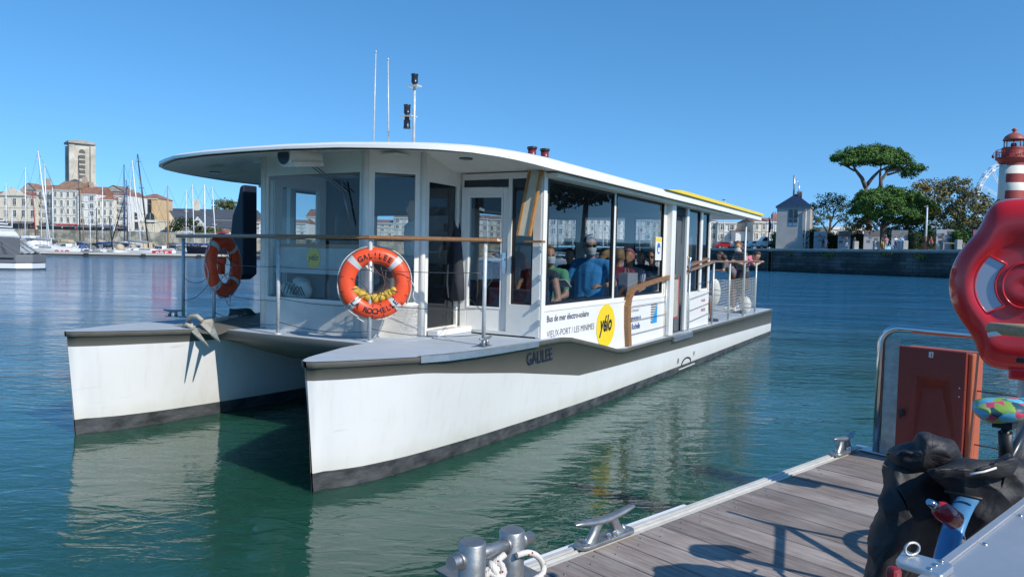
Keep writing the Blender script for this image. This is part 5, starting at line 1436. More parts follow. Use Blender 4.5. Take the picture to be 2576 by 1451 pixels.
# ---- anchor
an = empty('anchor', bw(V(1.18, 2.98, 1.13)), BRZ, 'off white plough anchor resting over the edge beside the far bow', 'anchor')
AM = mat('off white galvanised anchor', (.40, .375, .31), .65, var=.35, scale=10, bump=.2)
b = MB(); 
b.bar((.55, .10, .02), (-.05, -.02, .0), .05, .06); b.build('anchor_shank', [AM], an, bevel=.01)
b = MB()
b.tube([(-.05, .22, -.02), (-.10, .14, .03), (-.12, .06, .075), (-.10, -.02, .08), (-.08, -.08, .03)], .026, 8)
b.tube([(-.12, .20, -.06), (-.15, .10, -.02), (-.13, .0, -.05)], .024, 8)
b.build('anchor_crown', [AM], an)
b = MB()
for i in range(6): b.tube([Vector((.55 + .055 * i, .10 + .01 * i, .03)) + (Vector((.03 * cos(a), .016 * sin(a), 0)) if i % 2 else Vector((.03 * cos(a), 0, .016 * sin(a)))) for a in [2 * pi * k / 12 for k in range(12)]], .006, 6, closed=True)
b.build('anchor_chain', [GALV], an)
def fluke(pts, th=.026):
    b = MB(); A_ = [b.bm.verts.new(p) for p in pts]; B_ = [b.bm.verts.new((p[0] + .010, p[1], p[2] - th)) for p in pts]; n = len(pts)
    b.face(A_); b.face(list(reversed(B_)))
    for k in range(n): b.face([A_[k], A_[(k + 1) % n], B_[(k + 1) % n], B_[k]])
    b.build('anchor_fluke', [AM], an)
fluke([(-.06, .04, .02), (.0, -.16, .0), (-.24, -.58, -.15), (-.13, -.28, -.10)])
fluke([(-.09, .10, -.01), (-.13, -.04, -.05), (-.32, -.50, -.20), (-.20, -.06, -.09)])
fluke([(-.10, .06, .0), (-.04, .46, -.05), (-.08, .44, -.06), (-.14, .08, -.04)])
# coiled dark rope behind it
b = MB()
for k in range(5):
    b.tube([(.17 * cos(a) * (1 - .06 * k) + .01 * sin(k), .13 * sin(a) * (1 - .05 * k), .015 + .022 * k + .006 * sin(3 * a + k)) for a in [2 * pi * i / 22 for i in range(22)]], .012, 6, closed=True)
tag(b.build('rope_coil', [mat('dark rope', (.05, .055, .05), .9, var=.4, scale=50)], loc=bw(V(1.9, 3.2, 1.12))), 'dark coiled rope lying behind the anchor on the far foredeck', 'rope')
# fenders and flag at the stern
def fender(label, loc, r=.17, L=.42, tilt=0):
    root = empty('round_fender', loc, 0, label, 'fender', 'white fenders on the stern deck'); root.rotation_euler = (0, tilt, 0)
    b = MB(); b.sphere((0, 0, 0), (r, r, L / 2), 18, 12); b.build('fender_body', [RUBW], root)
    b = MB()
    for z in (-.05, .05): b.tube([(r * 1.0 * cos(a), r * 1.0 * sin(a), z + .01 * sin(2 * a)) for a in [2 * pi * k / 20 for k in range(20)]], .006, 5, closed=True)
    b.cyl((0, 0, L / 2 - .01), (0, 0, L / 2 + .05), .02); b.build('fender_cord', [mat('dark cord', (.1, .06, .05), .8)], root)
fender('white round fender standing at the foot of the last stern post', bw(V(13.95, -.36, .885)), .14, .42)
fender('white fender hanging behind the net on the stern rail', bw(V(11.0, -.36, 1.30)), .12, .56)
fs = bw(V(14.93, 1.77, 3.66))
b = MB(); rows = []
for i in range(7): rows.append([fs + V(-.62 * i / 6 * cos(.3 * sin(i)), .08 * sin(i * 1.1), -.42 * t - .16 * i / 6) for t in (0, .5, 1)])
b.grid(rows, smooth=True); tag(b.build('flag', [cloth('dark blue flag', (.02, .03, .12))]), 'small dark blue flag flying above the yellow roof edge', 'flag')
# ================================================================= the near pontoon
DZ = .45
dE = Vector((.743, .668, 0)).normalized(); dN = Vector((dE.y, -dE.x, 0))
pe = at_z(*[(1700 + 640 / 1.4311) * 2576 / 4096, (1800 + 690 / 1.4311) * 2576 / 4096], DZ)   # on the inner edge of the metal rail
arch = at_z(2172, 1152, DZ)
# pontoon frame: x along the edge (+ away from the camera), y across (+ to the right / inland)
DANG = atan2(dE.y, dE.x)
pont = empty('wooden_pontoon', (pe.x, pe.y, 0), DANG, 'weathered grey wooden landing pontoon with aluminium edge rails in the foreground', 'pontoon')
def dl(p): q = p - Vector((pe.x, pe.y, 0)); return Vector((q.dot(dE), -q.dot(dN), q.z))    # local y = left; inland is negative
def dw(x, y, z): return Vector((pe.x, pe.y, 0)) + dE * x - dN * y + Vector((0, 0, z))
LEN = dl(arch).x + .30
def wood_material():
    mt = bpy.data.materials.new('weathered deck boards'); mt.use_nodes = True; nt = mt.node_tree; L = nt.links; b = nt.nodes['Principled BSDF']
    b.inputs['Roughness'].default_value = .78
    tc = nt.nodes.new('ShaderNodeTexCoord'); mp = nt.nodes.new('ShaderNodeMapping'); mp.inputs['Scale'].default_value = (14, 1.1, 14)
    L.new(tc.outputs['Object'], mp.inputs[0])
    n = nt.nodes.new('ShaderNodeTexNoise'); n.inputs['Scale'].default_value = 3; n.inputs['Detail'].default_value = 8; n.inputs['Roughness'].default_value = .65
    L.new(mp.outputs[0], n.inputs['Vector'])
    n2 = nt.nodes.new('ShaderNodeTexNoise'); n2.inputs['Scale'].default_value = 2.2; n2.inputs['Detail'].default_value = 5; L.new(tc.outputs['Object'], n2.inputs['Vector'])
    r = nt.nodes.new('ShaderNodeValToRGB'); r.color_ramp.elements[0].position = .25; r.color_ramp.elements[1].position = .75
    r.color_ramp.elements[0].color = (.155, .128, .110, 1); r.color_ramp.elements[1].color = (.42, .366, .328, 1)
    L.new(n.outputs['Fac'], r.inputs[0])
    r2 = nt.nodes.new('ShaderNodeValToRGB'); r2.color_ramp.elements[0].position = .35; r2.color_ramp.elements[1].position = .7
    r2.color_ramp.elements[0].color = (.72, .68, .67, 1); r2.color_ramp.elements[1].color = (1.12, 1.12, 1.15, 1); L.new(n2.outputs['Fac'], r2.inputs[0])
    vc = nt.nodes.new('ShaderNodeAttribute'); vc.attribute_name = 'tone'
    m1 = nt.nodes.new('ShaderNodeMix'); m1.data_type = 'RGBA'; m1.blend_type = 'MULTIPLY'; m1.inputs[0].default_value = 1
    L.new(r.outputs[0], m1.inputs[6]); L.new(r2.outputs[0], m1.inputs[7])
    m2 = nt.nodes.new('ShaderNodeMix'); m2.data_type = 'RGBA'; m2.blend_type = 'MULTIPLY'; m2.inputs[0].default_value = 1
    L.new(m1.outputs[2], m2.inputs[6]); L.new(vc.outputs['Color'], m2.inputs[7]); L.new(m2.outputs[2], b.inputs['Base Color'])
    bp_ = nt.nodes.new('ShaderNodeBump'); bp_.inputs['Distance'].default_value = .004; bp_.inputs['Strength'].default_value = .9
    L.new(n.outputs['Fac'], bp_.inputs['Height']); L.new(bp_.outputs[0], b.inputs['Normal'])
    return mt
WOOD = wood_material()
b = MB(); x = -4.2; PWD = .192; tones = []
rnd = random.Random(3)
while x < LEN - .02:
    x1 = min(x + PWD - .007, LEN)
    dz = rnd.uniform(-.0015, .0015)
    b.bounds(x, x1, -3.6, -.004, DZ - .03, DZ + dz); tones.append(rnd.uniform(.78, 1.18)); x += PWD
o = b.build('deck_board', [WOOD], pont, bevel=.003, seg=1)
ca = o.data.color_attributes.new('tone', 'FLOAT_COLOR', 'CORNER')
for p in o.data.polygons:
    t = tones[min(p.vertices[0] // 8, len(tones) - 1)]
    for li in p.loop_indices: ca.data[li].color = (t, t * .99, t * .98, 1)
b = MB()
x = -4.2
while x < LEN - .05:
    for yy in (-.06, -.115):
        b.lathe([(.0085, 0), (.0075, .0025)], (x + PWD * (.28 if yy < -.1 else .72), yy, DZ + .0005), n=8)
    x += PWD
b.build('deck_screw', [GALV], pont)
# extruded aluminium edge: three ribs and grooves
b = MB()
prof = [(-.001, -.10), (-.001, .004), (.012, .006), (.014, -.004), (.030, -.004), (.032, .010), (.040, .010), (.042, -.004), (.052, -.004), (.054, .012), (.078, .014), (.082, .004), (.082, -.10)]
b.grid([[(xx, y, DZ + z) for xx in (-4.2, LEN)] for y, z in prof], smooth=False); b.build('edge_rail', [mat('weathered aluminium extrusion', (.62, .60, .55), .5, metal=.25, var=.15, scale=10)], pont, fix=True)
b = MB(); b.bounds(-4.2, LEN, -3.6, .078, .02, DZ - .10); b.bounds(-4.2, LEN, -3.58, .05, DZ - .12, DZ - .035); b.build('pontoon_float', [mat('grey float', (.20, .21, .21), .7)], pont)
# end edge rail
b = MB(); b.bounds(LEN, LEN + .07, -3.6, .08, DZ - .12, DZ + .010); b.bounds(LEN - .10, LEN, -3.6, .0, DZ + .0035, DZ + .008); b.build('end_rail', [ALU], pont)
# white fender strips along the outer side
def px8(x, y): return ((1700 + x / 1.4311) * 2576 / 4096, (1800 + y / 1.4311) * 2576 / 4096)
fx1 = dl(at_z(*px8(1440, 290), DZ)).x
for (a, c) in ((-.10, fx1 - 1.12), (fx1 - 1.06, fx1)):
    pass
b = MB(); b.box(((fx1 - 2.2) , .112, DZ - .075), (4.4, .058, .15)); 
b.build('white_fender_strip', [mat('white fender plastic', (.82, .82, .82), .35, var=.03)], pont, bevel=.015)
# ---- mooring cleats
def big_cleat(label, cx_, L=.44, y=.035):
    root = empty('mooring_cleat', dw(cx_, y, DZ + .012), DANG, label, 'cleat', 'cast cleats on the pontoon edge')
    b = MB(); n = 10
    out = [(L * .40 * (1 if s > 0 else -1) + .05 * cos(a) * 1.0, .05 * sin(a)) for s, a in [(1, -pi / 2 + pi * k / 8) for k in range(9)] + [(-1, pi / 2 + pi * k / 8) for k in range(9)]]
    b.prism(out, 0, .022); b.build('base_plate', [GALV], root, bevel=.006)
    for s in (-1, 1):
        b = MB(); rows = []
        for i in range(7):
            t = i / 6; xx = s * L * (.27 - .14 * t); w_ = .052 - .018 * sin(t * pi * .8); d_ = .026 - .006 * t
            rows.append([(xx + w_ * cos(a), d_ * sin(a), .02 + .085 * t) for a in [2 * pi * k / 14 for k in range(15)]])
        b.grid(rows, smooth=True); b.build('leg', [GALV], root)
    b = MB(); rows = []
    for i in range(17):
        t = -1 + 2 * i / 16; q = abs(t); z = .112 + .030 * q ** 1.6 - (.0 if q < .9 else .006); ry = .032 - .010 * q; rz_ = .020 - .008 * q
        if i in (0, 16): ry *= .45; rz_ *= .45
        rows.append([(t * L * .56, ry * cos(a), z + rz_ * sin(a)) for a in [2 * pi * k / 14 for k in range(15)]])
    b.grid(rows, smooth=True); b.poly(rows[0][:-1]); b.poly(rows[-1][:-1]); b.build('horn', [GALV], root)
    for xx in (-.40, -.02, .10, .40):
        b = MB(); yy = -.036 if abs(xx) < .3 else 0
        b.lathe([(.017, .022), (.017, .026), (.013, .028), (.013, .040), (.010, .048), (.003, .052)], (xx * L * .95, yy, 0), n=6, smooth=False); b.build('bolt', [STEEL], root)
    return root
c0 = dl(at_z(*px8(825, 555), DZ)).x; c1 = dl(at_z(*px8(1165, 470), DZ)).x
big_cleat('grey cast double horn cleat in the middle of the pontoon edge', (c0 + c1) / 2, (c1 - c0) * 1.04)
cc = dl(at_z(2105, 1139, DZ)); big_cleat('grey cast cleat at the far corner of the pontoon beside the steel arch', cc.x + .02, .34)
# ---- twin post bollard
K_ = 2576 / 4096.0
def pk(x, y): return ((1780 + x / 3.1415) * K_, (2000 + y / 3.1415) * K_)
# tops of the posts seen at pk(345,500) and pk(840,350); post radius ~ 35 px at its depth
bd = 2.75
t1 = at(*pk(345, 515), bd); kk = bd / FPX
r_post = 35.5 * kk
t2 = at(*pk(842, 365), bd * 1.085)
root = empty('twin_post_bollard', Vector((t1.x, t1.y, 0)), 0, 'galvanised bollard of two welded posts with a cross bar at the pontoon edge', 'bollard')
def rel(p): return Vector((p.x - t1.x, p.y - t1.y, p.z))
for t in (t1, t2):
    b = MB(); p = rel(t); b.lathe([(r_post, -.15), (r_post, p.z - .006), (r_post * .90, p.z)], (p.x, p.y, 0), n=32); b.build('post', [GALV], root)
ba = at(*pk(75, 795), bd * .975); bb_ = at(*pk(1075, 460), bd * 1.115)
b = MB(); b.tube([rel(ba), rel(bb_)], r_post * .50, 20); b.build('cross_bar', [GALV], root)
for p in (t1, t2):
    for sgn_ in (-1, 1):
        q = rel(ba).lerp(rel(bb_), ((rel(p) - rel(ba)).dot(rel(bb_) - rel(ba))) / (rel(bb_) - rel(ba)).length_squared)
        d = (rel(bb_) - rel(ba)).normalized(); c = q + d * sgn_ * r_post * .98
        b = MB(); b.tube([c + (d.cross(V(0, 0, 1)).normalized() * cos(a) + V(0, 0, 1) * sin(a)) * r_post * .53 for a in [2 * pi * k / 20 for k in range(20)]], .008, 6, closed=True); b.build('weld', [GALV], root)
b = MB(); pl_ = dl(at_z(*pk(1080, 930), DZ)); b.bounds(pl_.x - .35, pl_.x + .02, -.16, .30, DZ + .004, DZ + .018)
b.build('bollard_base_plate', [GALV], pont)
# rope with red flecks
def flecked():
    mt = bpy.data.materials.new('white rope with red flecks'); mt.use_nodes = True; nt = mt.node_tree; b = nt.nodes['Principled BSDF']; b.inputs['Roughness'].default_value = .85
    tc = nt.nodes.new('ShaderNodeTexCoord'); v_ = nt.nodes.new('ShaderNodeTexVoronoi'); v_.inputs['Scale'].default_value = 42; nt.links.new(tc.outputs['Object'], v_.inputs[0])
    r = nt.nodes.new('ShaderNodeValToRGB'); r.color_ramp.interpolation = 'CONSTANT'; r.color_ramp.elements[0].color = (.35, .02, .03, 1); r.color_ramp.elements[1].position = .20; r.color_ramp.elements[1].color = (.72, .69, .64, 1)
    nt.links.new(v_.outputs['Distance'], r.inputs[0]); nt.links.new(r.outputs[0], b.inputs['Base Color'])
    n = nt.nodes.new('ShaderNodeTexWave'); n.inputs['Scale'].default_value = 60; n.inputs['Distortion'].default_value = 3; nt.links.new(tc.outputs['Object'], n.inputs[0])
    bq = nt.nodes.new('ShaderNodeBump'); bq.inputs['Strength'].default_value = .6; bq.inputs['Distance'].default_value = .003; nt.links.new(n.outputs['Fac'], bq.inputs['Height']); nt.links.new(bq.outputs[0], b.inputs['Normal'])
    return mt
FLECK = flecked()
rp = [at(*pk(900, 690), bd * 1.06), at(*pk(1040, 655), bd * 1.07), at(*pk(1160, 700), bd * 1.08), at(*pk(1235, 820), bd * 1.09), at(*pk(1225, 920), bd * 1.08), at(*pk(1150, 975), bd * 1.06), at(*pk(1060, 1040), bd * 1.03)]
cord('mooring_rope', rp, .0125, FLECK, 'white rope with red flecks curling from the bollard onto the boards', 'rope')
kn_ = at(*pk(590, 900), bd * 1.03)
b = MB()
for i in range(5):
    a = i * 1.3; R_ = Matrix.Rotation(a, 3, 'X') @ Matrix.Rotation(a * 1.7, 3, 'Y')
    b.tube([kn_ + R_ @ Vector((.036 * cos(q), .030 * sin(q), .010 * sin(2 * q))) + V(.012 * cos(i * 2), 0, .014 * sin(i * 3)) for q in [2 * pi * k / 14 for k in range(14)]], .0125, 8, closed=True)
b.tube([kn_, kn_ + V(-.06, -.02, .0), t1 + V(r_post, .0, kn_.z - t1.z)], .0125, 8); b.tube([kn_ + V(0, 0, .03), kn_ + V(.05, .03, .06)], .0125, 8); b.tube([kn_ + V(0, 0, -.02), kn_ + V(-.01, 0, -.2)], .0125, 8)
tag(b.build('rope_knot', [FLECK]), 'knotted white rope with red flecks between the two bollard posts', 'rope')

# ---- steel arch railing on the pontoon end
al = dl(arch)
root = empty('steel_handrail', dw(LEN - .06, 0, DZ), DANG - pi / 2, 'stainless steel arched handrail with wires at the end of the pontoon', 'railing')
# local x runs inland along the pontoon end
x0 = -al.y; RH = 1.03
pts = [(x0, 0, 0), (x0 + .005, 0, RH - .14)] + [(x0 + .14 - .135 * cos(a), 0, RH - .14 + .14 * sin(a)) for a in [pi / 2 * k / 6 for k in range(1, 7)]] + [(3.4, 0, RH - .01)]
b = MB(); b.tube(pts, .030, 18); b.build('rail_tube', [STEEL], root)
b = MB(); b.bounds(x0 + .035, x0 + .145, -.006, .006, 0, RH - .09); b.build('flat_post', [GALV], root)
b = MB(); b.bounds(x0 - .10, x0 + .26, -.07, .09, 0.009, .022); b.build('foot_plate', [ALU], root, bevel=.004)
for z in (.62, .22):
    b = MB(); b.cyl((x0 + .30, 0, z), (3.4, 0, z - .02), .005, n=6); b.build('rail_wire', [WIRE], root)
    b = MB(); b.cyl((x0 + .17, 0, z + .005), (x0 + .26, 0, z), .010, n=8); b.cyl((x0 + .26, 0, z), (x0 + .34, 0, z), .006, n=8)
    b.tube([(x0 + .135 + .022 * cos(a), 0, z + .005 + .022 * sin(a)) for a in [2 * pi * k / 12 for k in range(12)]], .006, 6, closed=True); b.build('turnbuckle', [STEEL], root)
b = MB(); b.bounds(2.3, 2.41, -.006, .006, 0, RH - .01); b.build('flat_post', [GALV], root)

# ---- red cabinet with numbered door, fixed inside the railing
RED_C = mat('faded red fibreglass', (.21, .028, .018), .5, var=.12, scale=5, bump=.12, bscale=60)
ORG_C = mat('orange red cabinet side', (.42, .10, .04), .5, var=.08)
def on_end(px, py, inset=.0):
    """point of the plane of the railing (shifted towards the camera by inset)"""
    o = dw(LEN - .06 - inset, 0, 0); d = ray(px, py); t = (o - CAM).dot(dE) / d.dot(dE); return CAM + d * t
tl, tr_, bl = on_end(2266, 870, .12), on_end(2436, 884, .12), on_end(2264, 1160, .12)
CW = (tr_ - tl).dot(dN); ztop = (tl.z + tr_.z) / 2
root = empty('safety_cabinet', Vector((tl.x, tl.y, DZ + .02)), DANG - pi / 2, 'red fibreglass safety cabinet numbered 1 on the pontoon railing', 'cabinet')
H_ = ztop - DZ - .02
# local x inland, y: the camera looks towards +y (away)
b = MB(); b.bounds(0.0, CW + .035, .034, .24, 0, H_ - .012); b.bounds(0, .02, .004, .034, 0, H_ - .012); b.bounds(CW, CW + .035, .004, .034, 0, H_ - .012); b.build('cabinet_body', [ORG_C], root, bevel=.012)
b = MB()
def dp(x, z, y): return (x, y, z)
# recessed funnel shaped door panel
O = [(0.0, .0), (CW, .0), (CW, H_), (0, H_)]; M1 = [(.05, .04), (CW - .03, .04), (CW - .10, H_ - .22), (.13, H_ - .22)]; M2 = [(.12, .06), (CW - .20, .06), (CW - .17, H_ - .30), (.17, H_ - .30)]
vo = [b.bm.verts.new(dp(x, z, -.03)) for x, z in O]; v1 = [b.bm.verts.new(dp(x, z, -.034)) for x, z in M1]; v2 = [b.bm.verts.new(dp(x, z, .030)) for x, z in M2]; vb = [b.bm.verts.new(dp(x, z, .002)) for x, z in O]
for A_, B_ in ((vo, v1), (v1, v2), (vb, vo)):
    for k in range(4): b.face([A_[k], A_[(k + 1) % 4], B_[(k + 1) % 4], B_[k]])
b.face(v2); dr = b.build('cabinet_door', [RED_C], root, bevel=.006)
b = MB(); b.lathe([(.022, 0), (.022, .02), (.012, .025)], (.045, -.035, H_ * .42), n=16, rot=Matrix.Rotation(pi / 2, 3, 'X')); b.box((.047, -.062, H_ * .42), (.016, .012, .075), rot=Matrix.Rotation(.25, 3, 'Y')); b.build('door_handle', [BLACK, STEEL], dr)
b = MB(); b.bounds(CW * .46, CW * .46 + .030, -.036, -.0345, H_ - .065, H_ - .022); b.build('number_plate', [mat('grey white plate', (.62, .62, .60), .4)], dr)
lettering('number', '1', .034, lambda x, y: Vector((CW * .46 + .010 + x, -.0368, H_ - .056 + y)), BLACK, dr, bold=.0012)
b = MB()
for z in (H_ * .70, H_ * .63, .08): b.lathe([(.006, 0), (.005, .003)], (CW - .035, -.034, z), n=8, rot=Matrix.Rotation(pi / 2, 3, 'X'))
b.build('rivet', [STEEL], dr)

# ---- red life ring housing on its pole
RED_H = mat('glossy red plastic housing', (.62, .014, .018), .22, var=.05, scale=3, coat=.4)
hd_ = 4.25; kq = hd_ / FPX
hc = at(2575, 718, hd_)
root = empty('life_ring_housing', hc, 0, 'large glossy red plastic life ring housing at the right edge of the photo', 'life ring housing')
vd = (CAM - hc); vd.z = 0; vd.normalize(); root.rotation_euler = (0, 0, atan2(vd.y, vd.x) + pi / 2)
R0 = 163 * kq
NT = 144; rows = []
def outline(a):
    c, s_ = cos(a), sin(a); n = 4.5
    r_c = R0; ax, ay = 98 * kq * 1.0, 216 * kq
    r_b = 1 / ((abs(c) / ax) ** n + (abs(s_) / ay) ** n) ** (1 / n)
    return (r_c ** 9 + r_b ** 9) ** (1 / 9)
prof = [(0, .062), (.10, .066), (.26, .070), (.31, .062), (.35, .060), (.50, .060), (.62, .062), (.66, .076), (.74, .084), (.82, .080), (.90, .062), (.96, .034), (.99, .010), (1.0, -.02), (1.0, -.07), (.96, -.09), (0.0, -.09)]
for q, h_ in prof:
    row = []
    for k in range(NT + 1):
        a = 2 * pi * k / NT; ro = outline(a)
        rr = q * ro if q > .66 else q * R0 * 1.0
        if .60 < q <= .72: rr = q * (R0 * (1 - (q - .60) / .12) + ro * ((q - .60) / .12))
        rib = 0
        if .24 < q < .62: rib = .030 * max(0, 1 - abs(((a - pi / 2) % pi) - 0) / .35) if False else 0
        # four spokes between the openings
        if .26 < q < .62:
            for a0 in (pi / 2, -pi / 2, 0.0 + pi / 4 * 0):
                pass
        row.append((rr * cos(a), -h_, rr * sin(a)))
    rows.append(row)
b = MB(); b.grid(rows, smooth=True); b.build('housing_shell', [RED_H], root, fix=True)
# pale openings (crescents) left and right of the hub, with a raised red lip
for a0 in (pi, 0):
    oi = []
    n = 22
    for k in range(n + 1):
        t = -1 + 2 * k / n; a = a0 + t * .78; oi.append((R0 * .635 * cos(a) * 1.0, R0 * .635 * sin(a)))
    for k in range(n + 1):
        t = 1 - 2 * k / n; a = a0 + t * .95
        rr = R0 * (.36 + .03 * abs(t) ** 2); oi.append((rr * cos(a), rr * sin(a)))
    b = MB(); b.prism(oi, .062, .067, lambda x, y, z: Vector((x, -z, y))); b.build('ring_window', [mat('pale blue grey ring', (.42, .47, .55), .5, var=.03)], root)
    b = MB(); b.tube([Vector((x, -.066, y)) for x, y in oi], .007, 8, closed=True); b.build('window_lip', [RED_H], root)
b = MB(); b.tube([Vector((R0 * .27 * cos(a), -.068, R0 * .34 * sin(a))) for a in [2 * pi * k / 40 for k in range(40)]], .007, 8, closed=True)
for s_ in (): b.tube([Vector((R0 * r_ * cos(a), -.058, s_ * R0 * r_ * sin(a))) for a, r_ in ((2.15, .62), (2.28, .55), (2.42, .50), (2.5, .55), (2.42, .64))], .009, 8)
b.build('moulded_rib', [RED_H], root)
b = MB(); b.cyl((.03, .12, -(hc.z - DZ)), (.03, .12, .1), .03, n=16); b.box((.03, .12, -(hc.z - DZ) + .01), (.2, .2, .02)); b.build('pole', [GALV], root)
b = MB(); b.bounds(-.05, .06, -.04, .04, -216 * kq - .05, -216 * kq + .02); b.build('bottom_latch', [RED_H], root, bevel=.015)
# wooden handle and white pen in front of it (bicycle handlebar grip and a stick)
hA, hB = at(2487, 824, 2.35), at(2640, 838, 2.1)
b = MB(); b.tube([hA, hA.lerp(hB, .05), hB], [.012, .018, .022], 16); tag(b.build('wooden_stick', [mat('light wood stick', (.42, .27, .14), .6, var=.2, scale=12, stretch=(2, 8, 8))]), 'round light wooden stick poking in from the right in front of the red housing', 'stick')
pA, pB = at(2486, 842, 2.3), at(2545, 832, 2.28); pC = at(2640, 850, 2.2)
root = empty('marker_pen', pA, 0, 'white capped black pen pointing left just below the wooden stick', 'pen')
b = MB(); b.tube([V(0, 0, 0), pB - pA], [.0075, .0085], 12); b.build('pen_cap', [WHITE], root)
b = MB(); b.tube([pB - pA, pC - pA], .0075, 12); b.build('pen_body', [BLACK], root)
# ---- bicycle
bk = empty('bicycle', V(0, 0, 0), 0, 'black bicycle parked at the right edge, blue mudguard and red rear light', 'bicycle')
sd = 2.95
s0_ = at(2470, 1040, sd); 
bdir = Vector((.72, .69, 0)).normalized()                         # towards the front wheel
sc_ = s0_ + Vector((.93, .36, 0)) * .14
def part(name, fn, m_, **k): b = MB(); fn(b); return b.build(name, m_ if isinstance(m_, list) else [m_], bk, **k)
SADW = []
def saddle_cover_mat():
    mt = bpy.data.materials.new('tropical print cloth'); mt.use_nodes = True; nt = mt.node_tree; L = nt.links; b = nt.nodes['Principled BSDF']; b.inputs['Roughness'].default_value = .5
    tc = nt.nodes.new('ShaderNodeTexCoord'); v_ = nt.nodes.new('ShaderNodeTexVoronoi'); v_.inputs['Scale'].default_value = 27; v_.inputs['Randomness'].default_value = 1
    n = nt.nodes.new('ShaderNodeTexNoise'); n.inputs['Scale'].default_value = 9; n.inputs['Detail'].default_value = 3
    mx = nt.nodes.new('ShaderNodeMix'); mx.data_type = 'RGBA'; mx.inputs[0].default_value = .12
    L.new(tc.outputs['Object'], mx.inputs[6]); L.new(tc.outputs['Object'], n.inputs[0]); L.new(n.outputs['Color'], mx.inputs[7]); L.new(mx.outputs[2], v_.inputs['Vector'])
    sp = nt.nodes.new('ShaderNodeSeparateColor'); L.new(v_.outputs['Color'], sp.inputs[0])
    r = nt.nodes.new('ShaderNodeValToRGB'); r.color_ramp.interpolation = 'CONSTANT'; e = r.color_ramp.elements
    cols = [(0, (.10, .38, .55)), (.22, (.22, .38, .06)), (.42, (.05, .20, .12)), (.55, (.12, .45, .60)), (.70, (.62, .06, .14)), (.80, (.34, .46, .14)), (.88, (.02, .07, .09))]
    e[0].position = 0; e[0].color = (*cols[0][1], 1); e[1].position = cols[1][0]; e[1].color = (*cols[1][1], 1)
    for p_, c in cols[2:]: q = e.new(p_); q.color = (*c, 1)
    L.new(sp.outputs[0], r.inputs[0]); L.new(r.outputs[0], b.inputs['Base Color']); return mt
def f(b):
    rows = []
    for i in range(13):
        t = i / 12; w_ = .105 * (sin(min(1, t * 2.6 + .12) * pi / 2)) * (1 - .72 * max(0, t - .35) / .65) if t < .999 else .02
        if i == 0: w_ = .03
        sdir = Vector((.93, .36, 0)).normalized(); p = s0_ + sdir * (.29 * t); side = Vector((-sdir.y, sdir.x, 0)); h_ = .058 * sin(min(1, t * 4 + .18) * pi / 2)
        zz = .012 - .03 * t * t + .03 * (t - .0) 
        rows.append([p + side * w_ * cos(a) + V(0, 0, zz + (h_ * .62 if sin(a) > 0 else h_) * sin(a)) for a in [2 * pi * k / 20 for k in range(21)]])
    b.grid(rows, smooth=True); b.poly(rows[0][:-1]); b.poly(rows[-1][:-1])
part('saddle', f, saddle_cover_mat())
sp_ = sc_ + V(0, 0, -.05); axle_r = sc_ - bdir * .42; axle_r.z = DZ + .34; bbk = sc_ + bdir * .16; bbk.z = DZ + .29; hdt = sc_ + bdir * .62; hdt.z = DZ + .88; axle_f = sc_ + bdir * .78; axle_f.z = DZ + .34
part('seat_post', lambda b: (b.cyl(sp_, bbk, .016, n=12), b.cyl(sp_ + (bbk - sp_) * .06, sp_ + (bbk - sp_) * .30, .026, n=14), b.box(sp_ + V(0, 0, .005), (.10, .07, .035), rz=atan2(bdir.y, bdir.x))), BLACK)
FR = mat('black bicycle frame', (.02, .022, .025), .3, coat=.4)
part('frame', lambda b: (b.cyl(bbk, hdt, .022, n=12), b.cyl(sp_ + V(0, 0, -.2), hdt + V(0, 0, .04), .018, n=12), b.cyl(bbk, axle_r, .012, n=8), b.cyl(sp_ + V(0, 0, -.2), axle_r, .010, n=8), b.cyl(hdt + V(0, 0, .1), axle_f, .016, n=10)), FR)
def wheel(c):
    w = empty('wheel', c, atan2(bdir.y, bdir.x), parent=bk)
    def ring(r): return [(r * cos(a), 0, r * sin(a)) for a in [2 * pi * k / 40 for k in range(40)]]
    b = MB(); b.tube(ring(.325), .020, 8, closed=True); b.build('tyre', [BLACK], w)
    b = MB(); b.tube(ring(.302), .010, 6, closed=True); b.build('rim', [ALU], w)
    b = MB(); b.cyl((0, -.04, 0), (0, .04, 0), .02, n=10)
    for k in range(16): a = 2 * pi * k / 16; b.cyl((0, .02 * (-1) ** k, 0), (.30 * cos(a), 0, .30 * sin(a)), .0015, n=4)
    b.build('hub_and_spokes', [STEEL], w)
wheel(axle_r); wheel(axle_f)
side = Vector((-bdir.y, bdir.x, 0))
def f(b):
    rows = []
    for k in range(17):
        a = radians(60 + 150 * k / 16); c = axle_r + bdir * (.358 * cos(a)) + V(0, 0, .358 * sin(a))
        rows.append([c + side * .036 * cos(q) + (bdir * cos(a) + V(0, 0, sin(a))) * .018 * sin(q) for q in [pi * j / 8 for j in range(9)]])
    b.grid(rows, smooth=True)
part('mudguard', f, mat('sky blue mudguard', (.07, .22, .42), .25, coat=.5))
rl = at(2352, 1272, (axle_r - bdir * .34).y - .03)
rl2 = at(2400, 1306, (axle_r - bdir * .34).y - .0)
part('rear_light', lambda b: (b.mat(0), b.tube([rl, rl.lerp(rl2, .3), rl2, rl2 + (rl2 - rl).normalized() * .02], [.014, .033, .035, .013], 14), b.mat(1), b.tube([rl - (rl2 - rl).normalized() * .035, rl], [.010, .019], 12)), [mat('red light lens', (.40, .01, .015), .12, coat=.6), mat('chrome cap', (.5, .55, .6), .15, metal=1)])
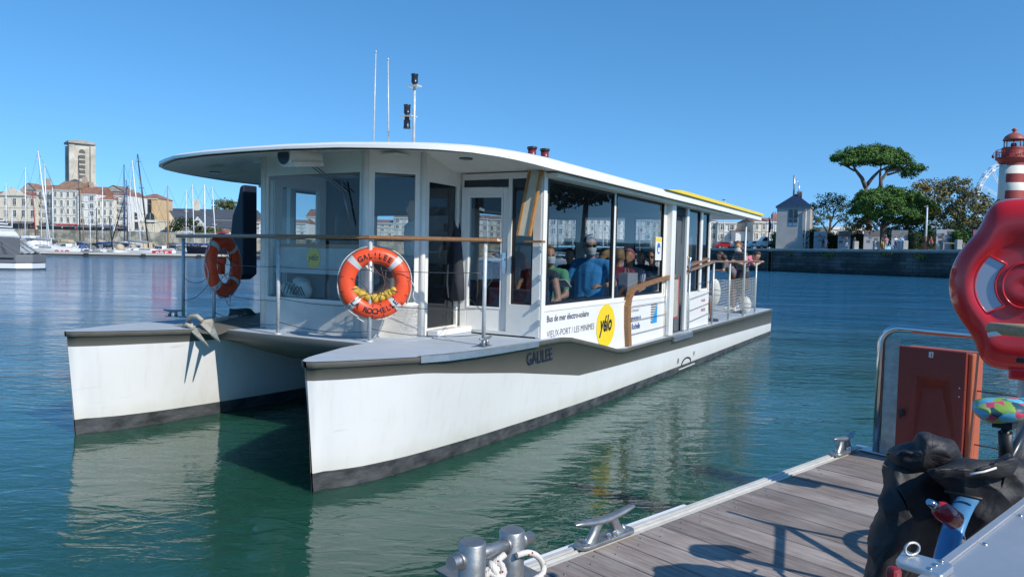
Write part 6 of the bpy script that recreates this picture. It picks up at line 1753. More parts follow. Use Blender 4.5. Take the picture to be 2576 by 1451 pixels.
part('rack', lambda b: [b.tube([axle_r + side * s_ * .06, axle_r + side * s_ * .06 + V(0, 0, .36), axle_r + side * s_ * .06 + V(0, 0, .38) + bdir * .36], .006, 6) for s_ in (-1, 1)] and b.tube([axle_r + side * .06 + V(0, 0, .38) - bdir * .12, axle_r - side * .06 + V(0, 0, .38) - bdir * .12], .006, 6), BLACK)
hb = hdt + V(0, 0, .22)
part('handlebar', lambda b: (b.cyl(hdt, hb, .014, n=10), b.tube([hb + side * .10, hb, hb - side * .22, hb - side * .30 - bdir * .16], .013, 10)), BLACK)
# ---- black pannier bags slung over the rack
CLOTHB = mat('black coated bag cloth', (.020, .020, .023), .62, var=.35, scale=7, bump=.7, bscale=7)
root = empty('pannier_bag', V(0, 0, 0), 0, 'bulging black coated cloth pannier bags hanging over the bicycle rack', 'pannier bag')
def blob(name, pts, depth, thick, m_=CLOTHB, seed=1, wr=.016):
    """a stuffed cloth volume whose outline is given by picture points at a depth"""
    rn = random.Random(seed); c = Vector((sum(p[0] for p in pts) / len(pts), sum(p[1] for p in pts) / len(pts), 0)); rows = []; n = len(pts); N = 72
    def outl(k):
        t = k / N * n; i = int(t) % n; f_ = t - int(t); p0, p1, p2, p3 = [Vector((*pts[(i + j - 1) % n], 0)) for j in range(4)]
        return .5 * ((2 * p1) + (p2 - p0) * f_ + (2 * p0 - 5 * p1 + 4 * p2 - p3) * f_ * f_ + (3 * p1 - p0 - 3 * p2 + p3) * f_ ** 3)
    O_ = [outl(k) for k in range(N)]; L_ = 9
    ph = [rn.uniform(0, 6.28) for _ in range(6)]
    for s_ in (-1, 1):
        for i in range(L_ + 1):
            q = i / L_ if s_ < 0 else 1 - i / L_
            if s_ > 0 and i == 0: continue
            row = []
            for k in range(N + 1):
                p = c + (O_[k % N] - c) * max(q, .001); prof_ = sqrt(max(0, 1 - q ** 2.6)); a = 2 * pi * k / N
                fold = wr * (sin(3 * a + ph[0] + 5 * q) * .6 + sin(7 * a + ph[1] - 9 * q) * .4 + abs(sin(11 * a + ph[2] + 4 * q)) * .35) * q * q
                dd = depth + s_ * (thick * prof_ + fold * prof_ ** .5)
                row.append(at(p.x, p.y, dd))
            rows.append(row)
    b = MB(); b.grid(rows, smooth=True); o = b.build(name, [m_], root)
    sub = o.modifiers.new('sub', 'SUBSURF'); sub.levels = 2; sub.render_levels = 2
    for tn, ty, sc_t, st_ in (('cloth folds', 'CLOUDS', .30, .060), ('cloth creases', 'CLOUDS', .11, .018)):
        tx = bpy.data.textures.get(tn) or bpy.data.textures.new(tn, ty); tx.noise_scale = sc_t
        tx.noise_depth = 0; tx.noise_type = 'HARD_NOISE'
        dm = o.modifiers.new(tn, 'DISPLACE'); dm.texture = tx; dm.texture_coords = 'LOCAL'; dm.strength = -st_; dm.mid_level = .4
    return o
blob('side_bag', [(2236, 1168), (2262, 1148), (2330, 1150), (2402, 1180), (2425, 1250), (2400, 1340), (2330, 1420), (2280, 1520), (2160, 1560), (2178, 1440), (2205, 1320), (2222, 1240)], 2.92, .13, seed=2)
blob('bag_flap', [(2236, 1142), (2262, 1128), (2300, 1120), (2328, 1098), (2350, 1104), (2392, 1122), (2410, 1145), (2400, 1172), (2352, 1184), (2300, 1190), (2262, 1176)], 2.88, .10, seed=5, wr=.02)
blob('rear_bag', [(2330, 1185), (2400, 1158), (2480, 1148), (2535, 1132), (2552, 1146), (2600, 1160), (2700, 1180), (2720, 1330), (2560, 1380), (2470, 1370), (2420, 1330), (2370, 1250)], 2.74, .10, seed=9)
blob('bag_lip', [(2335, 1180), (2400, 1186), (2470, 1180), (2530, 1162), (2552, 1150), (2560, 1166), (2535, 1190), (2470, 1204), (2400, 1206), (2340, 1198)], 2.62, .03, seed=11, wr=.006)
b = MB(); b.tube([at(2440, 1192, 2.57), at(2475, 1186, 2.565), at(2506, 1176, 2.57)], .004, 6); b.build('zip_tab', [WHITE], root)
# ---- brushed aluminium parapet close to the camera
ALUB = mat('brushed aluminium sheet', (.56, .56, .56), .42, metal=.7, var=.10, scale=3, bump=.08, bscale=30)
root = empty('aluminium_parapet', V(0, 0, 0), 0, 'scratched brushed aluminium parapet top in the bottom right corner', 'parapet')
ZP = 1.52
pA, pB = at_z(2312, 1455, ZP), at_z(2580, 1253, ZP)
d = (pB - pA).normalized(); n_ = Vector((d.y, -d.x, 0))
b = MB(); q = [pA - d * .35, pB + d * 1.1, pB + d * 1.1 + n_ * .42, pA - d * .35 + n_ * .42]
b.prism([(p.x, p.y) for p in q], ZP - .035, ZP); b.build('top_sheet', [ALUB], root, bevel=.004)
b = MB(); q = [p + n_ * .03 if i < 2 else p - n_ * .03 for i, p in enumerate(q)]; b.prism([(p.x, p.y) for p in q], DZ, ZP - .036); b.build('side_sheet', [ALUB], root)
b = MB()
for i in range(9):
    p = pA - d * .2 + d * .22 * i + n_ * .022 + V(0, 0, ZP + .0005 - pA.z); b.lathe([(.0055, 0), (.005, .0018), (.002, .0024)], p, n=10)
b.build('rivet', [STEEL], root)
b = MB(); b.prism([((pA - d * .35).x, (pA - d * .35).y), ((pB + d).x, (pB + d).y), ((pB + d + n_ * .012).x, (pB + d + n_ * .012).y), ((pA - d * .35 + n_ * .012).x, (pA - d * .35 + n_ * .012).y)], ZP + .001, ZP + .005); b.build('folded_edge', [ALUB], root)
hp_ = [at_z(*[(3450 + x / 1.7988) * K_, (1500 + y / 1.7988) * K_], ZP + .012) for x, y in ((300, 1240), (345, 1268), (640, 1350), (655, 1372), (580, 1432), (560, 1435), (260, 1345), (240, 1320))]
b = MB(); b.prism([(p.x, p.y) for p in hp_], ZP + .002, ZP + .012); hg = b.build('hinge_plate', [ALU], root, bevel=.002)
for x, y in ((565, 1335), (522, 1362), (483, 1388)):
    p = at_z((3450 + x / 1.7988) * K_, (1500 + y / 1.7988) * K_, ZP + .0125); b = MB(); b.lathe([(.0045, 0), (.0045, .0012), (.002, .0013)], p, n=10); b.build('screw', [STEEL], hg)
p = at_z((3450 + 355 / 1.7988) * K_, (1500 + 1290 / 1.7988) * K_, ZP + .014)
b = MB(); b.tube([p + Vector((.013 * cos(a), .003 * cos(a), .004 + .010 * sin(a) + .006)) for a in [2 * pi * k / 20 for k in range(20)]], .0022, 8, closed=True); b.build('lashing_ring', [GALV], hg)
p = at((3450 + 225 / 1.7988) * K_, (1500 + 1425 / 1.7988) * K_, 1.05)
b = MB(); b.box(p, (.018, .018, .02), rz=.3); tag(b.build('red_buckle', [mat('red plastic', (.22, .01, .015), .35)], bevel=.006), 'small red plastic buckle below the hinge plate at the bottom edge', 'buckle')
# ================================================================= trees, park and quay life
def leaf_mat(name, c, c2, sc=.5):
    mt = mat(name, c, .75, var=0, col2=None)
    nt = mt.node_tree; b = nt.nodes['Principled BSDF']
    tc = nt.nodes.new('ShaderNodeTexCoord'); n = nt.nodes.new('ShaderNodeTexNoise'); n.inputs['Scale'].default_value = sc; n.inputs['Detail'].default_value = 6
    r = nt.nodes.new('ShaderNodeValToRGB'); r.color_ramp.elements[0].position = .35; r.color_ramp.elements[1].position = .68
    r.color_ramp.elements[0].color = (*c, 1); r.color_ramp.elements[1].color = (*c2, 1)
    nt.links.new(tc.outputs['Object'], n.inputs[0]); nt.links.new(n.outputs['Fac'], r.inputs[0]); nt.links.new(r.outputs[0], b.inputs['Base Color'])
    b.inputs['Specular IOR Level'].default_value = .25
    return mt
def qdep(x, back):
    o = q0 + qn * back; d = ray(x, 640); n_ = Vector((-qd.y, qd.x, 0)); t = (Vector((o.x, o.y, 0)) - Vector((0, 0, 0))).dot(n_) / d.dot(n_); return d.y * t
L_PINE = leaf_mat('pine needles', (.045, .105, .020), (.11, .20, .04), .6)
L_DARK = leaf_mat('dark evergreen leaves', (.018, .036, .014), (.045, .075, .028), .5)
L_AUT = leaf_mat('autumn leaves', (.17, .12, .035), (.30, .22, .07), .4)
L_OLIVE = leaf_mat('olive leaves', (.06, .085, .03), (.15, .17, .06), .4)
L_BROWNG = leaf_mat('brown green leaves', (.09, .095, .035), (.21, .18, .075), .35)
L_HEDGE = leaf_mat('hedge leaves', (.03, .085, .015), (.09, .18, .03), .9)
BARK = mat('tree bark', (.10, .075, .055), .9, var=.3, scale=2, bump=.5, bscale=8)
def crown_mesh(b, blobs, rn, clump, per, leaf, flat=1.0, hollow=.55, base=None):
    """blobs: (centre, (rx, ry, rz)); leaf clumps spread over and inside each, never a closed shell"""
    for c, r in blobs:
        area = (r[0] * r[1] + r[0] * r[2] + r[1] * r[2]) / 3 * 12.5
        n = max(4, int(area / (clump * clump * (1.0 if base == 'up' else 1.45))))
        for _ in range(n):
            d = Vector((rn.gauss(0, 1), rn.gauss(0, 1), rn.gauss(0, 1))).normalized()
            if base == 'up' and d.z < -.25: d.z *= -.6
            q = rn.uniform(hollow, 1.0) if rn.random() < .35 else rn.uniform(.86, 1.05)
            p = c + Vector((d.x * r[0], d.y * r[1], d.z * r[2])) * q
            cr = clump * rn.uniform(.6, 1.25)
            for _k in range(per):
                e = Vector((rn.gauss(0, 1), rn.gauss(0, 1), rn.gauss(0, 1) * flat)).normalized() * cr * rn.uniform(.35, 1.0)
                e.z *= .75
                a = Vector((rn.uniform(-1, 1), rn.uniform(-1, 1), rn.uniform(-.6, .6))).normalized(); nn = (e.normalized() + a * .8).normalized()
                u = nn.cross(a).normalized() * leaf * rn.uniform(.6, 1.2); v = nn.cross(u).normalized() * leaf * rn.uniform(.35, .8)
                o = p + e
                b.face([b.bm.verts.new(o - u), b.bm.verts.new(o + v), b.bm.verts.new(o + u), b.bm.verts.new(o - v)], False)
def tree(label, name, depth, zb, trunk_px, limbs_px, blobs_px, leafm, clump=1.0, per=26, leaf=.22, tr=(.45, .22), ry=.8, seed=1, group=None, hollow=.55, base=None, cat='tree', bark=None):
    rn = random.Random(seed); k = depth / FPX
    p0 = at(*trunk_px[0], depth); root = empty(name, (p0.x, depth, zb), 0, label, cat, group)
    O_ = Vector((p0.x, depth, zb))
    P2 = lambda x, y, dd=0: at(x, y, depth + dd) - O_
    b = MB(); pts = [P2(*q) for q in trunk_px]; pts[0].z = -.2
    b.tube(pts, [tr[0] + (tr[1] - tr[0]) * i / max(1, len(pts) - 1) for i in range(len(pts))], 10); b.build('trunk', [bark or BARK], root)
    for lp in limbs_px:
        b = MB(); pts = [P2(*q) for q in lp[0]]; n = len(pts)
        b.tube(pts, [lp[1] * (1 - .65 * i / (n - 1)) for i in range(n)], 8); b.build('limb', [bark or BARK], root)
    b = MB(); bl = []
    for (x, y, rx, rz_, *dd) in blobs_px:
        d_ = dd[0] if dd else 0
        bl.append((P2(x, y, d_), (rx * k, rx * k * ry, rz_ * k)))
    crown_mesh(b, bl, rn, clump, per, leaf, hollow=hollow, base=base)
    o = b.build('crown', [leafm], root, fix=False)
    return root
T = 'pines and park trees behind the quay'
# umbrella pine
tree('tall umbrella pine with flat spreading crown and forked bare trunk', 'umbrella_pine', qdep(2186, 14), ZR, [(2186, 626), (2186, 560), (2182, 500), (2178, 470)],
     [([(2178, 472), (2168, 448), (2152, 428), (2146, 415)], .42), ([(2179, 468), (2196, 446), (2212, 430), (2235, 420)], .36), ([(2215, 480), (2216, 455), (2232, 432), (2262, 424)], .40), ([(2232, 440), (2268, 430), (2300, 425)], .2), ([(2150, 430), (2128, 418), (2110, 412)], .2), ([(2216, 470), (2214, 440), (2216, 418)], .3), ([(2215, 480), (2205, 500), (2190, 530)], .34)],
     [(2128, 402, 36, 20), (2165, 393, 44, 23), (2205, 390, 46, 24, 1), (2245, 398, 38, 24), (2200, 404, 60, 18), (2268, 412, 26, 15), (2296, 428, 26, 16), (2252, 428, 20, 11, 2), (2285, 442, 18, 9), (2145, 412, 32, 10, -2), (2195, 408, 48, 12, -2), (2110, 405, 18, 12)],
     L_PINE, clump=.75, per=34, leaf=.17, tr=(.52, .36), seed=3, group=T, base='up', hollow=.7, bark=mat('grey pine bark', (.17, .13, .105), .9, var=.3, scale=2))
tree('lower bushy round pine in front of the umbrella pine', 'umbrella_pine', qdep(2217, 9), ZR, [(2217, 628), (2219, 600), (2222, 575), (2224, 560)],
     [([(2222, 575), (2200, 552), (2180, 540)], .3), ([(2222, 572), (2250, 552), (2290, 540)], .32), ([(2224, 562), (2226, 540), (2230, 520)], .3), ([(2221, 585), (2260, 570), (2310, 560)], .2), ([(2218, 596), (2200, 570), (2192, 556)], .2)],
     [(2232, 488, 40, 18), (2190, 500, 40, 20), (2275, 500, 42, 22), (2165, 518, 24, 20), (2215, 515, 52, 24, -3), (2300, 520, 38, 22), (2335, 525, 26, 22, 3), (2345, 540, 20, 16, 3), (2180, 538, 34, 16, -1), (2250, 540, 56, 18, -2), (2310, 548, 34, 16), (2155, 535, 18, 14), (2190, 552, 18, 8), (2285, 560, 34, 10, 2), (2240, 556, 20, 8)],
     L_PINE, clump=.75, per=34, leaf=.17, tr=(.6, .45), seed=5, group=T, base='up', hollow=.7)
tree('airy olive green tree with open branches right of the gatehouse', 'park_tree', qdep(2082, 11), ZR, [(2082, 626), (2084, 598), (2088, 575), (2090, 545)],
     [([(2086, 590), (2070, 565), (2058, 550)], .18), ([(2088, 580), (2105, 560), (2122, 548)], .18), ([(2090, 560), (2082, 535), (2078, 515)], .15), ([(2090, 560), (2100, 530), (2108, 510)], .15)],
     [(2072, 502, 20, 12), (2100, 497, 26, 13), (2122, 512, 20, 16), (2060, 530, 20, 14), (2095, 522, 28, 14), (2046, 520, 12, 8), (2120, 545, 20, 16), (2050, 555, 16, 12), (2078, 548, 18, 10), (2036, 545, 8, 10), (2130, 575, 14, 12), (2055, 578, 14, 8)],
     L_OLIVE, clump=.8, per=16, leaf=.17, tr=(.30, .16), seed=8, group=T, hollow=.3)
tree('yellow brown autumn tree rising behind the round pine', 'park_tree', qdep(2330, 22), ZR, [(2330, 628), (2330, 590), (2325, 540), (2322, 500)],
     [([(2326, 560), (2345, 530), (2352, 500)], .2), ([(2325, 540), (2305, 510), (2300, 490)], .2)],
     [(2318, 468, 22, 16), (2345, 470, 26, 18), (2300, 480, 22, 16), (2335, 495, 34, 24), (2370, 485, 22, 24), (2345, 560, 30, 32, -4), (2385, 468, 16, 14), (2320, 520, 30, 24)],
     L_AUT, clump=.9, per=18, leaf=.19, tr=(.4, .2), seed=10, group=T, hollow=.35)
tree('large brown green tree left of the lighthouse', 'park_tree', qdep(2420, 16), ZR, [(2420, 628), (2421, 590), (2424, 550), (2425, 500)],
     [([(2422, 580), (2400, 540), (2392, 500)], .25), ([(2424, 570), (2450, 540), (2462, 515)], .25), ([(2424, 550), (2424, 510), (2420, 475)], .2)],
     [(2385, 468, 24, 18), (2412, 466, 24, 18), (2440, 484, 22, 16), (2398, 500, 40, 28), (2450, 508, 34, 24), (2482, 525, 26, 22), (2430, 545, 55, 34), (2480, 565, 36, 34), (2385, 555, 34, 32), (2440, 580, 60, 26), (2510, 560, 26, 36), (2500, 600, 30, 20)],
     L_BROWNG, clump=.95, per=26, leaf=.20, tr=(.45, .2), seed=12, group=T, hollow=.5)
tree('dark green tree at the right behind the last display panel', 'park_tree', qdep(2398, 12), ZR, [(2398, 628), (2396, 600), (2392, 575)], [([(2394, 590), (2410, 570), (2420, 560)], .12)],
     [(2400, 585, 34, 18), (2440, 596, 40, 16), (2475, 590, 30, 20), (2370, 590, 20, 14)], L_DARK, clump=.8, per=24, leaf=.18, tr=(.28, .15), seed=15, group=T)
tree('yellow leaved small tree between the display panels', 'park_tree', qdep(2158, 10), ZR, [(2158, 628), (2158, 600), (2157, 580)], [],
     [(2148, 572, 20, 22), (2172, 578, 24, 24), (2135, 595, 16, 16), (2165, 558, 16, 16), (2195, 570, 14, 20)], L_AUT, clump=.7, per=20, leaf=.16, tr=(.2, .12), seed=17, group=T, hollow=.4)
tree('mid green leafy tree low behind the round pine trunk', 'park_tree', qdep(2285, 15), ZR, [(2285, 628), (2285, 605), (2284, 585)], [],
     [(2270, 585, 36, 24), (2305, 580, 32, 26), (2335, 595, 28, 22), (2240, 595, 26, 18), (2200, 600, 22, 14)], L_HEDGE, clump=.75, per=22, leaf=.17, tr=(.22, .12), seed=19, group=T)
tree('dark round tree behind the gatehouse to its right', 'park_tree', qdep(2040, 18), ZR, [(2040, 626), (2040, 600)], [], [(2042, 590, 14, 18), (2030, 600, 14, 14), (2052, 560, 10, 10)], L_DARK, clump=.7, per=20, leaf=.16, tr=(.2, .12), seed=21, group=T)
# left side trees
tree('large round tree rising behind the long slate roof', 'park_tree', 380, ZL, [(560, 590), (560, 540)], [], [(552, 512, 15, 9), (572, 514, 16, 9), (590, 518, 12, 9), (566, 524, 26, 12), (541, 520, 8, 7)], L_OLIVE, clump=2.2, per=30, leaf=.5, tr=(.8, .5), seed=31)
tree('dark tree in front of the slate halls left of the ferry', 'park_tree', 290, ZL, [(466, 590), (466, 565)], [], [(450, 566, 20, 14), (470, 562, 18, 12), (492, 570, 16, 12), (435, 574, 12, 8), (515, 578, 18, 8)], L_DARK, clump=1.6, per=26, leaf=.4, tr=(.5, .3), seed=33)
tree('olive trees low beside the white gabled house', 'park_tree', 288, ZL, [(542, 590), (542, 580)], [], [(535, 582, 20, 8), (560, 585, 18, 6)], L_OLIVE, clump=1.4, per=24, leaf=.35, tr=(.3, .2), seed=35)
tree('round trees seen through the wheelhouse window', 'park_tree', 255, ZL, [(840, 600), (840, 570)], [], [(822, 566, 18, 10), (850, 570, 20, 8), (880, 572, 14, 8)], L_OLIVE, clump=1.4, per=26, leaf=.35, tr=(.4, .3), seed=37)
tree('dark tree beyond the right edge reflected in the side glass', 'park_tree', 60, ZR, [(3480, 640), (3480, 500), (3480, 420)], [], [(3440, 380, 120, 70), (3540, 330, 120, 80), (3640, 420, 110, 70), (3500, 430, 150, 50)], L_DARK, clump=.9, per=14, leaf=.3, tr=(.4, .3), seed=39)
# hedges
def hedge(label, x0, x1, ytop, depth, rn, leafm=L_HEDGE, deep=1.8):
    a, c = at(x0, ytop, depth), at(x1, ytop, depth); W = c.x - a.x; H = a.z - ZR
    root = empty('hedge', ((a.x + c.x) / 2, depth, ZR), 0, label, 'hedge', 'clipped hedges along the quay')
    b = MB()
    n = int(W * H * 60 + 400)
    for _ in range(n):
        f_ = rn.random()
        if f_ < .55: p = V(rn.uniform(-W / 2, W / 2), -deep / 2 + rn.gauss(0, .09), rn.uniform(.05, H))
        elif f_ < .8: p = V(rn.uniform(-W / 2, W / 2), rn.uniform(-deep / 2, deep / 2), H + rn.gauss(0, .10))
        else: p = V(rn.choice((-W / 2, W / 2)) + rn.gauss(0, .08), rn.uniform(-deep / 2, deep / 2), rn.uniform(.05, H))
        p += V(.1 * sin(p.z * 5), .1 * sin(p.x * 4), .1 * sin(p.x * 2.3))
        u = V(rn.uniform(-1, 1), rn.uniform(-1, 1), rn.uniform(-1, 1)).normalized() * .13; v = u.cross(V(rn.uniform(-1, 1), rn.uniform(-1, 1), rn.uniform(-1, 1))).normalized() * .09
        b.poly([p - u, p + v, p + u, p - v])
    b.build('foliage', [leafm], root, fix=False)
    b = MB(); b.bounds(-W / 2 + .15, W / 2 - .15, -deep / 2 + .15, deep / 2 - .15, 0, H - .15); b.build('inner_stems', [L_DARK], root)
rn = random.Random(4)
hedge('bright green clipped hedge left of the gatehouse gate', 1946, 1996, 586, qdep(1970, 5), rn)
hedge('dark green clipped hedge right of the gatehouse gate', 2017, 2048, 580, qdep(2030, 5), rn, L_DARK)
hedge('dark green hedge between the first and second display panels', 2060, 2110, 588, qdep(2065, 8), rn, L_DARK)
hedge('dark green hedge between the second and third display panels', 2137, 2178, 590, qdep(2140, 8), rn, L_DARK)
hedge('green hedge between the lamp post and the last display panel', 2292, 2358, 586, qdep(2320, 7), rn, L_DARK)
hedge('bright green hedge right of the last display panel', 2398, 2470, 582, qdep(2430, 6), rn)
# gate
GD_ = qdep(2008, 5); a, c = at(1996, 600, GD_), at(2022, 600, GD_)
root = empty('picket_gate', ((a.x + c.x) / 2, GD_, ZR), 0, 'pale wooden picket gate between the hedges below the gatehouse', 'gate')
b = MB(); W = c.x - a.x
for i in range(11): b.bounds(-W / 2 + W * i / 10 - .035, -W / 2 + W * i / 10 + .035, -.02, .02, .1, 1.75 + .1 * (i % 2))
b.build('pickets', [mat('grey brown wood', (.30, .25, .18), .8)], root)
b = MB(); b.bounds(-W / 2, W / 2, .02, .06, .35, .45); b.bounds(-W / 2, W / 2, .02, .06, 1.4, 1.5); b.build('gate_rail', [MATS['grey brown wood']], root)
# display panels
PANG = 'photo display panels along the quay'
def picture(b, w, h, rn, n, m0=1):
    for _ in range(n):
        pw_, ph_ = rn.uniform(.14, .32) * w, rn.uniform(.08, .16) * h; x = rn.uniform(-w / 2 + .08 + pw_ / 2, w / 2 - .08 - pw_ / 2); z = rn.uniform(.35 * h, h - .1 - ph_)
        b.mat(m0 + rn.randrange(3)); b.bounds(x - pw_ / 2, x + pw_ / 2, -.085 - .002 * _, -.06, z, z + ph_)
def panel(label, x0, x1, ytop, depth, seed, top=None, n=8):
    a, c = at(x0, ytop, depth), at(x1, ytop, depth); W = c.x - a.x; H = a.z - ZR; rn = random.Random(seed)
    root = empty('display_panel', ((a.x + c.x) / 2, depth, ZR), radians(-12), label, 'display panel', PANG)
    b = MB(); b.bounds(-W / 2, W / 2, -.06, .06, .05, H); b.build('board', [mat('pale grey board paint', (.34, .36, .39), .7, var=.04)], root)
    b = MB(); picture(b, W, H * .9 if top else H, rn, n); b.build('photographs', [WHITE, mat('dark grey print', (.09, .09, .095), .5, var=.5, scale=3), mat('mid grey print', (.20, .20, .20), .5, var=.4, scale=3), mat('sepia print', (.17, .145, .12), .5, var=.4, scale=3)], root)
    if top:
        b = MB(); b.bounds(-W / 2 * .98, W / 2 * .98, -.10, .05, H * .70, H * .995); b.build('top_picture', [top], root)
    b = MB()
    for s_ in (-1, 1): b.bounds(s_ * W * .4 - .1, s_ * W * .4 + .1, .061, .16, 0, H * .8)
    b.build('leg', [IRON], root)
panel('tall pale display panel with title and small photos, leftmost of the panels', 2049, 2080, 582, qdep(2060, 5), 1, n=7)
panel('display panel with dark picture on top behind two walking women', 2110, 2139, 581, qdep(2120, 5), 2, top=MATS['dark grey print'], n=5)
panel('wide display panel with grey roof shaped picture beside the pine trunk', 2175, 2212, 580, qdep(2190, 5), 3, top=mat('brown grey print', (.15, .13, .12), .6, var=.3), n=9)
panel('display panel topped by two framed ship pictures, behind the blue coated walker', 2245, 2283, 579, qdep(2260, 5), 4, top=MATS['mid grey print'], n=6)
panel('tall white display panel covered with nine photos, rightmost of the panels', 2358, 2401, 577, qdep(2375, 4), 5, n=12)
KD_ = qdep(2465, 4); a = at(2450, 590, KD_)
root = empty('information_kiosk', (a.x, KD_, ZR), radians(-12), 'dark information kiosk with colourful top poster partly behind the red housing', 'kiosk')
b = MB(); b.bounds(-.2, 3.4, -.1, .1, 0, 2.9); b.build('board', [C_DARK], root); b = MB(); b.bounds(-.15, 3.35, -.13, -.101, 2.1, 2.85); b.build('poster', [mat('sunset poster', (.05, .10, .25), .4, col2=(.45, .10, .12), scale=1.5)], root)
# bollards and low blocks on the quay edge
def quay_pt(x, back=0.8): p = at_z(x, 627, ZR); return Vector((p.x, p.y, ZR)) + qn * back
for i, (x, lb) in enumerate(((2119 + 25, 'white stone block right of the second display panel'), (2183 + 12, 'white stone block beside the pink shirted walker'), (2267, 'white stone block right of the blue coated walker'), (2402, 'white stone block at the foot of the rightmost display panel'))):
    b = MB(); b.bounds(-.35, .35, -.3, .3, 0, 1.25); o = b.build('stone_block', [COPE], loc=quay_pt(x), bevel=.05); tag(o, lb, 'stone block', 'stone blocks on the quay')
b = MB(); b.bounds(-1.4, 1.4, -.35, .35, .48, .60); 
root = empty('picnic_table', quay_pt(2372, 2.2), 0, 'brown wooden table with a dark box in front of the rightmost display panel', 'table')
b = MB(); b.bounds(-1.5, 1.5, -.4, .4, .80, .90); b.build('tabletop', [MATS['grey brown wood']], root)
for sx in (-1.35, 1.35): b = MB(); b.bounds(sx - .08, sx + .08, -.35, .35, 0, .80); b.build('leg', [MATS['grey brown wood']], root)
# lamp posts
def lamp_post(label, x, ytop, depth, wp=.09, low=None):
    p = at(x, ytop, depth); H = p.z - ZR; root = empty('lamp_post', (p.x, depth, ZR), 0, label, 'lamp post', 'lamp posts on the quay')
    b = MB(); b.tube([(0, 0, 0), (0, 0, H)], [wp * 1.2, wp * .8], 10); b.build('pole', [mat('white painted pole', (.62, .64, .64), .4)], root)
    if low: b = MB(); b.tube([(0, 0, 0), (0, 0, H * low)], [wp * 1.5, wp * 1.2], 10); b.build('pole_base', [mat('rusty brown pole foot', (.16, .08, .055), .7)], root)
    b = MB(); b.bounds(-.5, .05, -.12, .12, H - .25, H - .05); b.build('lamp_head', [IRON], root)
lamp_post('tall lamp post with white upper and brown lower half, right of the pine', 2333, 517, qdep(2333, 2), .13, .30)
lamp_post('slim white lamp post on the right corner of the gatehouse', 2028, 527, qdep(2028, 4), .10)
lamp_post('slim lamp post with twin cross arms above the houses beyond the stern', 1824, 501, 150, .10)
# flagpoles and slim posts right of the stern
for i, (x, yt, d_, lb) in enumerate(((1935, 545, qdep(1935, 8), 'brown flagpole carrying a furled flag left of the gatehouse'), (1944, 535, qdep(1944, 8), 'tall white pole, second of the group left of the gatehouse'), (1950, 545, qdep(1950, 9), 'white pole closest to the gatehouse wall'), (1928, 556, qdep(1928, 8), 'leftmost short pole of the group left of the gatehouse'))):
    p = at(x, yt, d_); root = empty('flagpole', (p.x, d_, ZR), 0, lb, 'flagpole', 'poles beside the gatehouse')
    b = MB(); b.tube([(0, 0, 0), (0, 0, p.z - ZR)], [.09, .05], 8); b.build('pole', [MATS['white painted pole'] if i else BARK], root)
    if i == 0: b = MB(); b.tube([(.0, 0, p.z - ZR - .3), (.25, 0, p.z - ZR - 1.5), (.15, 0, p.z - ZR - 3.0)], [.08, .28, .12], 8); b.build('furled_flag', [cloth('furled blue red flag', (.08, .06, .18))], root)
# truck and cars
def tipper(loc):
    root = empty('tipper_truck', loc, radians(180), 'small white tipper truck parked left of the bright hedge', 'truck')
    b = MB(); b.prism([(0.1, .5), (2.1, .5), (2.1, 2.2), (1.5, 2.25), (.75, 1.45), (.1, 1.25)], -1, 1, lambda x, y, z: Vector((2.9 - x, z, y))); b.build('cab', [WHITE], root, bevel=.06)
    b = MB(); b.prism([(.92, 1.45), (1.45, 2.08), (1.95, 2.08), (1.95, 1.45)], -1.01, 1.01, lambda x, y, z: Vector((2.9 - x, z, y))); b.build('side_window', [WINGL], root)
    b = MB(); b.bounds(-3.0, .78, -1.0, 1.0, .85, .95); b.bounds(-3.0, .78, -1.02, -.96, .95, 1.5); b.bounds(-3.0, .78, .96, 1.02, .95, 1.5); b.bounds(.70, .78, -1, 1, .95, 2.2); b.bounds(-3.02, -2.95, -1, 1, .95, 1.5); b.build('tipper_body', [mat('grey tipper bed', (.30, .32, .34), .5)], root)
    b = MB(); b.bounds(-2.9, 2.6, -.4, .4, .45, .84); b.build('chassis', [BLACK], root)
    for x in (1.95, -1.7):
        for y in (-.9, .9):
            b = MB(); b.tube([(x, y - .12, .36), (x, y + .12, .36)], .36, 18); w_ = b.build('wheel', [BLACK], root); b = MB(); b.tube([(x, y - .125, .36), (x, y + .125, .36)], .2, 14); b.build('rim', [ALU], w_)
p = at_z(1924, 626, ZR); tipper(Vector((p.x - .5, p.y + 1.5, ZR)) + qn * 3)
def car(label, loc, rz, m_, s=1.0):
    root = empty('parked_car', loc, rz, label, 'car', 'cars parked along the quays'); root.scale = (s, s, s)
    prof_ = [(-2.1, .35), (-2.15, .75), (-2.0, .95), (-1.5, 1.02), (-1.0, 1.42), (.4, 1.45), (1.1, 1.0), (1.95, .88), (2.15, .65), (2.1, .35)]
    b = MB(); b.prism(prof_, -.85, .85, lambda x, y, z: Vector((x, z, y))); b.build('body', [m_], root, bevel=.07)
    b = MB(); b.prism([(-1.35, 1.02), (-.95, 1.36), (.35, 1.38), (.9, 1.02)], -.86, .86, lambda x, y, z: Vector((x, z, y))); b.build('side_window', [WINGL], root)
    for x in (-1.3, 1.3):
        for y in (-.8, .8): b = MB(); b.tube([(x, y - .1, .32), (x, y + .1, .32)], .32, 16); w_ = b.build('wheel', [BLACK], root); b = MB(); b.tube([(x, y - .105, .32), (x, y + .105, .32)], .18, 12); b.build('rim', [ALU], w_)
CARW, CARB, CARR, CARG = mat('white car paint', (.68, .68, .68), .25, coat=.5), mat('dark blue car paint', (.02, .04, .12), .25, coat=.5), mat('red car paint', (.35, .02, .02), .25, coat=.5), mat('silver car paint', (.35, .36, .38), .25, coat=.5)
